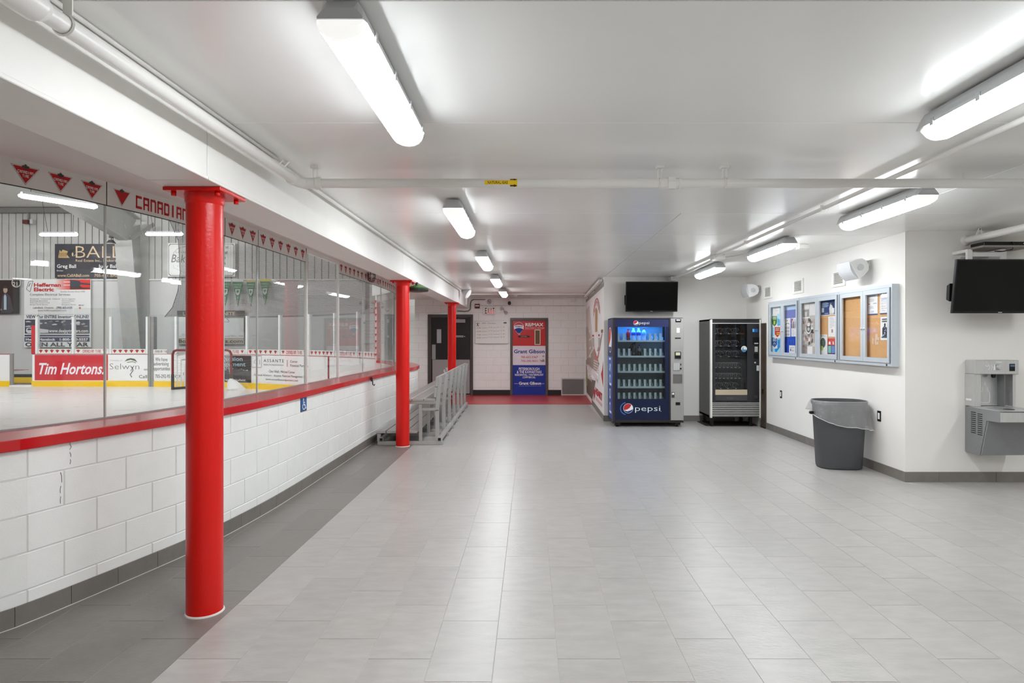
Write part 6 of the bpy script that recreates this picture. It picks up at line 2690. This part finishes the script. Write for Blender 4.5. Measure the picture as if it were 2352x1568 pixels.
def ballsign(f, u, v):
    f.rect(u(126), u(282), v(582 + 25.0), v(560), C(52, 50, 60)) if False else None
    # castle photo and key at left
    f.poly([(u(134), v(592)), (u(137), v(574)), (u(141), v(578)), (u(144), v(573)), (u(150), v(575)), (u(156), v(577)), (u(153), v(584)), (u(160), v(592))], C(206, 172, 112))
    for k in range(4):
        f.rect(u(137 + 4.5 * k), u(139 + 4.5 * k), v(590), v(580), C(120, 92, 60))
    f.poly([(u(156), v(580)), (u(164), v(573)), (u(175), v(571)), (u(175), v(573)), (u(166), v(577)), (u(160), v(588))], C(28, 26, 34))
    f.disc(u(167), v(584), .03, CREAM, ry=.07, n=12)
    f.text('BALL', u(174), v(592), 28 * f.k, CREAM, w=u(278) - u(174), bold=-.01)
    f.text('Real Estate Inc., Brokerage', u(174), v(601), 6 * f.k, CREAM, w=u(276) - u(174))
    f.text('Greg Ball', u(131), v(615), 8 * f.k, WT, w=u(175) - u(131), bold=.015)
    f.text('Broker', u(131), v(623), 3.6 * f.k, WT, w=u(146) - u(131))
    f.text('Judy Ball', u(226), v(615), 8 * f.k, WT, w=u(270) - u(226), bold=.015)
    f.text('Sales Representative', u(226), v(623), 3.6 * f.k, WT, w=u(276) - u(226))
    f.text('www.CallABall.com', u(132), v(635.5), 6.5 * f.k, CREAM, w=u(205) - u(132), bold=.01)
    f.text('705-651-BALL', u(217), v(635.5), 6.5 * f.k, CREAM, w=u(276) - u(217), bold=.01)


sign('realty_banner', 126, 282, 560, 638, YS, 'dark real estate banner with large cream letters, high on the rink hall wall', ballsign, mat('banner_dark', (48, 46, 56), .5), 'banner')


def suit(f, u, v):
    f.disc(u(37.5), v(649), 11 * f.k, C(206, 200, 190), n=20, inner=.82)
    f.text('21', u(29), v(657), 10 * f.k, C(214, 208, 198), w=u(40) - u(29), bold=.02)
    f.poly([(u(2), v(719)), (u(4), v(690)), (u(7), v(676)), (u(12), v(673)), (u(18), v(675)), (u(24), v(682)), (u(30), v(712)), (u(26), v(719))], C(72, 76, 84))
    f.poly([(u(9), v(711)), (u(9), v(680)), (u(12), v(675)), (u(15), v(681)), (u(15), v(711))], C(182, 200, 214))
    f.disc(u(12.5), v(666), 5 * f.k, C(190, 168, 152), ry=7 * f.k, n=16)
    f.disc(u(12.5), v(662), 5.4 * f.k, C(70, 56, 48), ry=4.5 * f.k, a0=0, a1=PI, n=12)
    f.text('ca', u(-2), v(712), 4 * f.k, C(206, 200, 190), w=u(5) - u(-2))


sign('realty_poster', -30, 43, 643, 720.5, YS, 'black poster of a person in dark suit, on the rink hall wall', suit, mat('poster_black', (40, 38, 36), .5), 'poster')


def electric(f, u, v):
    R1 = C(222, 42, 36)
    for k in range(10):
        f.rect(u(126 + 4 * k), u(130 + 4 * k), v(665), v(641.5), C(236 - k, 226 - 19 * k, 222 - 19 * k))
        f.n -= f.step
    f.rect(u(166), u(207.5), v(665), v(641.5), R1)
    f.n += f.step * 2
    f.poly([(u(161), v(642)), (u(184), v(645)), (u(185), v(649)), (u(207.5), v(651)), (u(207.5), v(654.5)), (u(185), v(653)), (u(184), v(657)), (u(161), v(657))], C(40, 52, 66))
    f.poly([(u(161), v(657)), (u(184), v(657)), (u(190), v(660)), (u(207.5), v(661)), (u(207.5), v(663)), (u(161), v(664.5))], C(60, 24, 24))
    f.rect(u(146), u(161), v(648.2), v(646.8), WT)
    f.rect(u(146), u(161), v(655.2), v(653.8), WT)
    f.line([(u(61), v(664)), (u(66), v(647)), (u(76), v(645)), (u(69), v(670)), (u(61), v(664))], .014, INK)
    f.line([(u(66), v(658)), (u(70), v(650))], .02, INK)
    f.text('Heffernan', u(78), v(658), 8 * f.k, C(196, 50, 52), w=u(140) - u(78), bold=.04)
    f.text('Electric', u(78), v(668.5), 8 * f.k, C(196, 50, 52), w=u(124) - u(78), bold=.04)
    f.text('Quality Service Since 1958', u(139), v(671), 3.4 * f.k, C(140, 140, 146), w=u(195) - u(139), shear=.2)
    f.text('Complete Electrical Services:', u(69), v(678.5), 5 * f.k, C(80, 80, 92), w=u(162) - u(69))
    for k, (a, c) in enumerate([('Residential - Commercial - Industrial', 'Service Upgrades'), ('Rewiring Specialists', 'Home Automation'), ('Pole Line Construction', 'Generators'), ('Bucket Truck Service', 'Emergency Service')]):
        f.text(a, u(69.5), v(687.5 + 4.4 * k), 2.8 * f.k, C(130, 130, 140), w=(u(138) - u(69.5)) * min(1, len(a) / 37 * 1.1))
        f.text(c, u(142.5), v(687.5 + 4.4 * k), 2.8 * f.k, C(140, 140, 150), w=(u(175) - u(142.5)) * len(c) / 17)
    f.text('Lakefield, Ontario', u(76), v(708.5), 4.5 * f.k, C(84, 74, 78), w=u(123) - u(76), shear=.15)
    f.text('(705) 652-3153', u(130), v(708.5), 4.5 * f.k, C(60, 84, 116), w=u(166) - u(130), bold=.02, shear=.1)
    f.text('www.heffernanelectric.com', u(87), v(714.5), 3.6 * f.k, C(150, 84, 90), w=u(153) - u(87), shear=.1)
    f.disc(u(184), v(707), 2.4 * f.k, C(206, 120, 60), n=12)
    f.text('ec', u(181), v(702), 4 * f.k, C(70, 80, 120), w=u(194) - u(181), shear=.2)


sign('electric_banner', 55.5, 208, 641, 722, YS, 'white electrician banner with red lettering and a plug picture on the rink hall wall', electric, PAPER, 'banner')


def trailers(f, u, v):
    NV = C(42, 46, 84)
    f.text('VIEW Our ENTIRE Inventory ONLINE!', u(60), v(730.5), 7 * f.k, NV, w=u(204) - u(60), bold=.03)
    f.rect(u(57), u(206), v(766), v(733.5), C(58, 60, 78))
    r = random.Random(11)
    for k in range(26):
        x = r.uniform(58, 192)
        y = r.uniform(737, 751)
        w_, h_ = r.uniform(5, 14), r.uniform(.8, 2.6)
        f.poly([(u(x), v(y)), (u(x + w_ * .6), v(y - h_)), (u(x + w_), v(y - h_ * .4)), (u(x + w_ * .8), v(y + h_ * .7)), (u(x + w_ * .2), v(y + h_))], r.choice([C(196, 204, 208), C(150, 164, 170), C(110, 120, 132), C(40, 44, 50), C(214, 218, 220), C(120, 102, 90)]))
    f.poly([(u(60), v(760)), (u(62), v(753)), (u(74), v(752)), (u(112), v(757)), (u(112), v(764)), (u(64), v(765))], C(214, 218, 222))
    f.poly([(u(63), v(758)), (u(65), v(754)), (u(72), v(754)), (u(72), v(758))], C(60, 64, 90))
    f.text('www.deejaytrailers.com', u(113), v(763), 7.5 * f.k, WT, w=u(203) - u(113), bold=.02)
    f.rect(u(57), u(206), v(772), v(768.5), NV)
    f.rect(u(57), u(206), v(784), v(774), NV)
    f.text('Hwy 7, Havelock', u(60), v(782), 5.6 * f.k, WT, w=u(128) - u(60), bold=.03)
    f.text('1-800-900-5557', u(138), v(782), 5.6 * f.k, WT, w=u(203) - u(138), bold=.03)
    f.text('OPEN ALL YEAR', u(58.5), v(795), 8.6 * f.k, C(44, 46, 66), w=u(204) - u(58.5), bold=.03)


sign('trailer_banner', 55, 208, 722.5, 797, YS, 'white and navy trailer dealer banner with a dark photo strip, under the electrician banner', trailers, PAPER, 'banner')


def bakery(f, u, v):
    for k, c in ((0, C(110, 108, 106)), (1.2, C(240, 240, 238))):
        f.poly([(u(391 + k), v(560 + k)), (u(535 - k), v(560 + k)), (u(538 - k), v(563 + k)), (u(538 - k), v(629 - k)), (u(534 - k), v(633 - k)), (u(391 + k), v(633 - k)), (u(387 + k), v(629 - k)), (u(387 + k), v(564 + k))], c)
    GY = C(140, 140, 138)
    f.text('LAKEFIELD', u(404), v(581), 4 * f.k, C(110, 110, 108), w=u(447) - u(404), sp=1.2)
    f.text('Bakery', u(393), v(602), 18 * f.k, GY, w=u(456) - u(393), shear=.25, bold=.01)
    f.text('51 QUEEN ST', u(407), v(612), 3 * f.k, C(190, 190, 188), w=u(446) - u(407), sp=1.2)
    f.line([(u(399), v(585)), (u(399), v(580)), (u(408), v(571)), (u(425), v(566)), (u(442), v(571)), (u(451), v(580))], .012, GY)
    f.line([(u(399), v(608)), (u(399), v(615)), (u(425), v(626)), (u(451), v(615))], .012, C(196, 196, 194))
    for k, s_ in enumerate(['Look at', 'our local', 'finest', 'treats', 'here:']):
        f.text(s_, u((525.5, 522, 519, 518, 522.5)[k]), v(570.5 + 12.3 * k), 7 * f.k, C(70, 70, 68), al='r', bold=.015)


sign('bakery_sign', 385.5, 540, 558, 635, YS, 'white bakery sign with clipped corners and grey script, behind the nearest red column', bakery, mat('sign_white', (238, 238, 236), .5))


def memorial(f, u, v):
    f.rect(u(407), u(561), v(727), v(713), C(74, 72, 74))
    f.text('LAKEFIELD GRANITE', u(420), v(724), 8 * f.k, CREAM, w=u(540) - u(420), bold=.03)
    f.rect(u(409), u(560), v(776), v(727.5), C(226, 228, 228))
    f.text('ROCKS', u(470), v(740), 11 * f.k, C(70, 70, 74), w=u(527) - u(470), bold=-.01)
    f.text('(705) 652-6', u(411), v(772), 6 * f.k, C(50, 50, 50), w=u(450) - u(411), bold=.02) if False else None
    f.text('(705)', u(417), v(769), 2.6 * f.k, C(70, 70, 70), w=u(425) - u(417))
    f.text('Lakefield', u(411), v(772.5), 2.2 * f.k, C(70, 70, 70), w=u(425) - u(411))
    f.text('652', u(426), v(772), 6 * f.k, C(50, 50, 50), w=u(445) - u(426), bold=.03)
    f.text('Serving the community Since 1958', u(470), v(773), 3.2 * f.k, C(80, 80, 82), w=u(558) - u(470))
    f.rect(u(409), u(560), v(790), v(776.5), C(186, 172, 150))
    f.text('Bow Works.com', u(410.5), v(787), 8 * f.k, C(44, 40, 38), w=u(558) - u(410.5), bold=.02, sp=1.15) if False else None
    f.text('Bow', u(410.5), v(787), 8 * f.k, C(44, 40, 38), w=u(440) - u(410.5), bold=.03)
    f.text('s.com', u(517), v(787), 8 * f.k, C(44, 40, 38), w=u(558) - u(517), bold=.03)


sign('stone_sign', 407, 561.5, 713, 791, YS, 'dark framed sign with white middle and tan foot strip, low on the rink hall wall', memorial, mat('sign_frame', (44, 42, 42), .5))

# pennants strung on the wall
PENS = [(505, 531, 646, 703, (236, 236, 234), 'green pennant with a white skate, partly hidden behind the nearest red column'),
        (534, 559, 646.5, 704, (226, 226, 224), 'green felt pennant with a white top band and crest'),
        (566, 587, 647, 705, (206, 190, 110), 'green felt pennant with a dull yellow top band and crest'),
        (597, 621, 645, 702, (230, 212, 60), 'green felt pennant with a bright yellow top band, last of the row')]
for pl, pr, pt, pb, tc_, lab in PENS:
    Y = YS - .1
    a, c = at(pl, pt, Y), at(pr, pb, Y)
    xm = (a[0] + c[0]) / 2
    t = thing('pennant', lab, 'pennant', (xm, Y, c[2]), 'green pennants hung behind the rink net')
    q = MB(mat('felt_green', (44, 128, 74), .8, var=.08))
    hh = a[2] - c[2]
    w_ = c[0] - a[0]
    rows_ = []
    for k in range(9):
        s_ = k / 8
        rows_.append([(xm + w_ * (e - .5) * (1 - s_) * .98, Y + .012 * math.sin(3.2 * e + 2 * s_) * (1 - s_), a[2] - hh * s_) for e in (0, .25, .5, .75, 1)])
    for r_ in range(8):
        q.add(rows_[r_] + rows_[r_ + 1], [(i, i + 1, 6 + i, 5 + i) for i in range(4)], sm=True)
        q.add([(x, y + .006, z) for x, y, z in rows_[r_] + rows_[r_ + 1]], [(i, i + 1, 6 + i, 5 + i) for i in range(4)], sm=True)
    q.build('felt', None, t, merge=False)
    MB(C(*tc_, .7)).box(a[0] - .01, c[0] + .01, Y - .012, Y + .02, a[2] - .01, a[2] + .06).build('top_band', None, t)
    f = Flat((xm, Y - .016, a[2]), lift=.004, step=.0005)
    f.text('LAKEFIELD', 0, -.13, .055, C(206, 222, 210), al='c', w=w_ * .72)
    f.text('REGIONAL', 0, -.22, .05, C(206, 222, 210), al='c', w=w_ * .6)
    f.poly([(-w_ * .22, -.27), (w_ * .22, -.27), (w_ * .2, -.42), (0, -.5), (-w_ * .2, -.42)], C(222, 228, 224))
    f.poly([(-w_ * .12, -.31), (w_ * .1, -.3), (w_ * .12, -.36), (-.01, -.42), (-w_ * .1, -.38)], C(90, 130, 104))
    f.line([(0, -.54), (0, -.78)], .03, C(180, 206, 190))
    f.build('lettering', t)


# signs on the boards
def board_sign(name, pl, pr, pt, pb, label, base, fill):
    """sheet that follows the boards; columns are read on the board line"""
    s1, s0_ = S(pl), S(pr)
    p, nn = BOARD.pt((s0_ + s1) / 2)
    k = p.y / F
    zt, zb = H - (pt - CY) * k, H - (pb - CY) * k
    t = thing(name, label, 'board sign', (p.x, p.y, zb), 'advertising sheets on the rink boards')
    q = MB(base)
    BOARD.strip(q, s0_, s1, -.006, -.001, zb, zt, step=.25)
    q.build('sheet', None, t)
    f = Bent(BOARD, -1, .009, .0005, s0=s1, sg=-1)
    f.k = k
    W_ = s1 - s0_
    fill(f, lambda u: W_ * (u - pl) / (pr - pl), lambda v: H - (v - CY) * k)
    f.build('print', t)


def coffee(f, u, v):
    f.text('Tim Hortons.', u(90), v(858.5), 25 * f.k, C(240, 236, 244), w=u(239) - u(90), bold=.022, shear=.32)


board_sign('red_board_sign', 80, 248, 814.5, 873, 'red advertising sheet with large white script on the rink boards', mat('board_red', (204, 40, 52), .35, var=.05), coffee)


def township(f, u, v):
    f.text('Township of', u(252), v(829), 3.2 * f.k, C(190, 190, 188), w=u(281) - u(252))
    f.text('Selwyn', u(252), v(848), 14 * f.k, C(90, 90, 88), w=u(320) - u(252), bold=-.018)
    f.line([(u(303), v(842)), (u(306), v(850)), (u(299), v(860)), (u(303), v(866))], .025, C(90, 90, 88))
    f.poly([(u(286), v(830)), (u(292), v(824)), (u(300), v(822)), (u(310), v(824)), (u(316), v(832)), (u(308), v(828)), (u(300), v(826)), (u(292), v(828))], C(96, 104, 84))
    f.line([(u(292), v(832)), (u(305), v(830)), (u(312), v(833))], .02, C(120, 126, 110))
    f.text('or', u(331), v(850), 5 * f.k, INK, w=u(341) - u(331))
    f.text('Call', u(319.5), v(868), 7.5 * f.k, INK, w=u(338) - u(319.5))


board_sign('white_board_sign', 249, 341, 814.5, 874, 'white township advertising sheet with thin grey lettering on the rink boards', BW, township)
INKD = C(52, 52, 54)


def advert(f, u, v):
    f.text('We have', u(371), v(829), 8.5 * f.k, INKD, al='c', w=u(386) - u(358))
    f.text('advertising', u(371), v(839), 8.5 * f.k, INKD, al='c', w=u(389) - u(355))
    f.text('opportunities', u(371), v(850), 8.5 * f.k, INKD, al='c', w=u(391.5) - u(352))
    f.text('705-292-95', u(357), v(867.5), 8 * f.k, INKD, w=u(391) - u(357))


board_sign('advert_board_sign', 353.5, 392, 813, 873, 'white sheet offering advertising opportunities, beside the gate posts', BW, advert)


def house(f, u, v):
    f.text('07', u(402), v(868), 7 * f.k, INKD, w=u(415) - u(402))
    f.text('Lakefield', u(421), v(862), 7 * f.k, INKD, w=u(465) - u(421))
    f.text('Sports', u(428), v(873), 6 * f.k, INKD, w=u(458) - u(428))


board_sign('white_rear_sign', 393, 468, 813, 874, 'white sheet with black lettering on the boards behind the hockey net', BW, house)


def health(f, u, v):
    LB = C(176, 214, 226)
    f.text('Concussion', u(557), v(828), 9 * f.k, LB, al='r', w=u(557) - u(482), bold=.02)
    f.text('Management', u(564), v(840), 9 * f.k, LB, al='r', w=u(564) - u(482), bold=.02)
    f.text('Baseline Testing', u(570), v(854), 9 * f.k, LB, al='r', w=u(570) - u(474), bold=.02)
    f.poly([(u(473), v(858)), (u(540), v(846)), (u(576), v(852)), (u(576), v(862)), (u(520), v(860))], C(80, 80, 80))
    f.text('Physiotherapy, Lakefield', u(563), v(874), 5 * f.k, WT, al='r', w=u(563) - u(480), bold=.01)


board_sign('dark_board_sign', 471, 577, 816, 877, 'dark advertising sheet with pale blue lettering, right behind the hockey net post', mat('board_dark', (46, 46, 48), .35, var=.1), health)


def finance(f, u, v):
    f.line([(u(579), v(818)), (u(600), v(818)), (u(600), v(845)), (u(579), v(845)), (u(579), v(818))], .02, C(170, 170, 170))
    f.text('CI', u(583), v(838), 12 * f.k, C(150, 150, 150), w=u(597) - u(583), bold=-.02)
    f.text('ASSANTE', u(605), v(832), 7 * f.k, C(70, 70, 72), w=u(651) - u(605), sp=1.3)
    f.text('WEALTH MANAGEMENT', u(605), v(840), 3.4 * f.k, C(130, 130, 130), w=u(651) - u(605))
    f.line([(u(659), v(826)), (u(659), v(841))], .02, C(120, 120, 120))
    f.text('Corner', u(666), v(832), 6 * f.k, C(90, 90, 92), w=u(683) - u(666))
    f.text('Financial Partners', u(666), v(841), 6 * f.k, C(90, 90, 92), w=u(709) - u(666))
    f.text('Clint Nihill - Michael Corner', u(617), v(856), 5.6 * f.k, C(90, 90, 92), w=u(677) - u(617))
    f.text('Financial Advisors - Assante Financial Management Ltd.', u(584), v(865), 5 * f.k, C(90, 90, 92), w=u(705) - u(584), shear=.1)
    f.text('www.cornerfinancialpartners.com', u(610), v(874), 4.6 * f.k, C(90, 90, 92), w=u(684) - u(610))


board_sign('finance_board_sign', 578, 711, 815.5, 880, 'white financial advisor sheet with thin grey lettering on the curving boards', BW, finance)

# ---- hockey net
GY_ = 18.62
gx0, gx1 = at(396.5, 0, GY_)[0], at(531, 0, GY_)[0]
t = thing('hockey_net', 'red framed hockey net with white mesh pushed against the rink boards', 'hockey net', ((gx0 + gx1) / 2, GY_, 0))
GR = mat('goal_red', (120, 38, 40), .35)
gz = 1.17
q = MB(GR)
q.tube([(gx0, GY_, .1), (gx0, GY_, gz - .12), (gx0 + .04, GY_, gz - .03), (gx0 + .12, GY_, gz), (gx1 - .12, GY_, gz), (gx1 - .04, GY_, gz - .03), (gx1, GY_, gz - .12), (gx1, GY_, .1)], .035, 10)
q.build('goal_frame', None, t)
q = MB(mat('goal_base', (66, 60, 58), .5))
q.tube([(gx0, GY_, .002 + .035), (gx0 + .38, GY_ + .75, .037), (gx0 + .5, GY_ + .85, .037), (gx1 - .5, GY_ + .85, .037), (gx1 - .38, GY_ + .75, .037), (gx1, GY_, .037)], .035, 8)
for x in (gx0, gx1):
    q.tube([(x, GY_, .0), (x, GY_, .45)], .042, 10)
q.box(gx0 + .42, gx1 - .42, GY_ + .7, GY_ + .74, .03, .2)
q.build('base_frame', None, t)
q = MB(netting('goal_mesh', (232, 232, 230), .05, .27))
n = 16
A_, B_ = [], []
q.add([(gx0, GY_ + .02, gz), (gx1, GY_ + .02, gz), (gx1 - .42, GY_ + .5, gz - .05), (gx0 + .42, GY_ + .5, gz - .05), (gx0 + .42, GY_ + .82, .06), (gx1 - .42, GY_ + .82, .06), (gx0, GY_ + .02, .06), (gx1, GY_ + .02, .06)],
      [(0, 1, 2, 3), (3, 2, 5, 4), (0, 3, 4, 6), (1, 2, 5, 7)])
stuff(q.build('mesh', None, t, merge=False))
x, y, z = at(545, 892, 18.4)
q = MB(mat('bag_white', (222, 222, 220), .6, bump=.5, bscale=14))
rr = random.Random(9)
rg = []
for k, (r_, z_) in enumerate([(.26, .002), (.27, .05), (.2, .16), (.13, .27), (.05, .34)]):
    rg.append([(x + (r_ + rr.uniform(-.03, .03)) * math.cos(2 * PI * i / 16) - k * .045, y + (r_ * .6 + rr.uniform(-.02, .02)) * math.sin(2 * PI * i / 16), z_ + (rr.uniform(-.01, .01) if k else 0)) for i in range(16)])
q.loft(rg)
tag(q.build('white_bag', None), 'crumpled white bag on the ice beside the right post of the hockey net', 'bag')

# ---- rink hall lamps and alarms
def hall_light(pl, pr, py, Y, label, yaw=0, sag=0):
    a, c = at(pl, py, Y), at(pr, py, Y)
    z = a[2]
    t = thing('hall_light', label, 'ceiling light', ((a[0] + c[0]) / 2, Y, z), 'hanging tube lights in the rink hall')
    q = MB(RLENS)
    q.tube([(a[0], Y, z), (a[0] + .06, Y, z), (c[0] - .06, Y + yaw, z + sag), (c[0], Y + yaw, z + sag)], [.03, .055, .055, .03], 10)
    q.build('lens', None, t)
    MB(FIXG).bar((a[0] + .05, Y, z + .06), (c[0] - .05, Y + yaw, z + .06 + sag), .12, .05).build('housing', None, t)
    q = MB(DARK)
    zt = 6.1 + (22.8 - Y) * .264 + .04
    q.tube([(a[0] + .25, Y, z + .08), (a[0] - .05, Y, zt)], .006, 5)
    q.tube([(c[0] - .15, Y + yaw, z + .08 + sag), (c[0] - .1, Y + yaw, zt)], .006, 5)
    q.build('hanger_wire', None, t)


hall_light(92, 178, 538.5, 20.6, 'hanging tube light over the rink, above the dark real estate banner')
hall_light(335, 420, 537.5, 20.4, 'hanging tube light over the rink, just left of the nearest red column')
hall_light(44, 132, 449, 13.2, 'big tube light high over the rink, just under the glass-top band', 1.2, .02)
x, y, z = at(62, 510, YS)
t = thing('hall_alarm', 'small dark red alarm box with a white lamp high on the rink hall wall', 'alarm', (x, YS, z))
MB(mat('alarm_red', (0, 0, 0))).box(x - .09, x + .09, YS - .1, YS + .05, z - .07, z + .07).build('case', None, t)
MB(FIXG).box(x + .16, x + .26, YS - .08, YS + .06, z - .07, z + .09).build('lamp_box', None, t)
MB(STF).box(x - .02, x + .02, YS, YS + .06, z + .07, z + .5).build('conduit', None, t)
x, y, z = at(255.5, 553, 21.3)
t = thing('hall_floodlight', 'small dark floodlight hung from the steel frame in the rink hall', 'lamp', (x, y, z))
q = MB(DARK)
q.hexa([(x - .11, y - .1, z - .08), (x + .11, y - .1, z - .08), (x + .11, y + .1, z - .08), (x - .11, y + .1, z - .08), (x - .05, y - .05, z + .03), (x + .05, y - .05, z + .03), (x + .05, y + .05, z + .03), (x - .05, y + .05, z + .03)])
q.build('shade', None, t)
MB(DARK).tube([(x, y, z + .03), (x, y, z + .12)], .012, 6).build('stem', None, t)
q = MB(DARK)
q.lathe([(.07, .1), (.075, .15), (.04, .19)], (x, y, z), n=12)
q.build('mount', None, t)
MB(PAPER).box(x - .08, x + .08, y - .09, y + .09, z - .088, z - .08).build('glass', None, t)
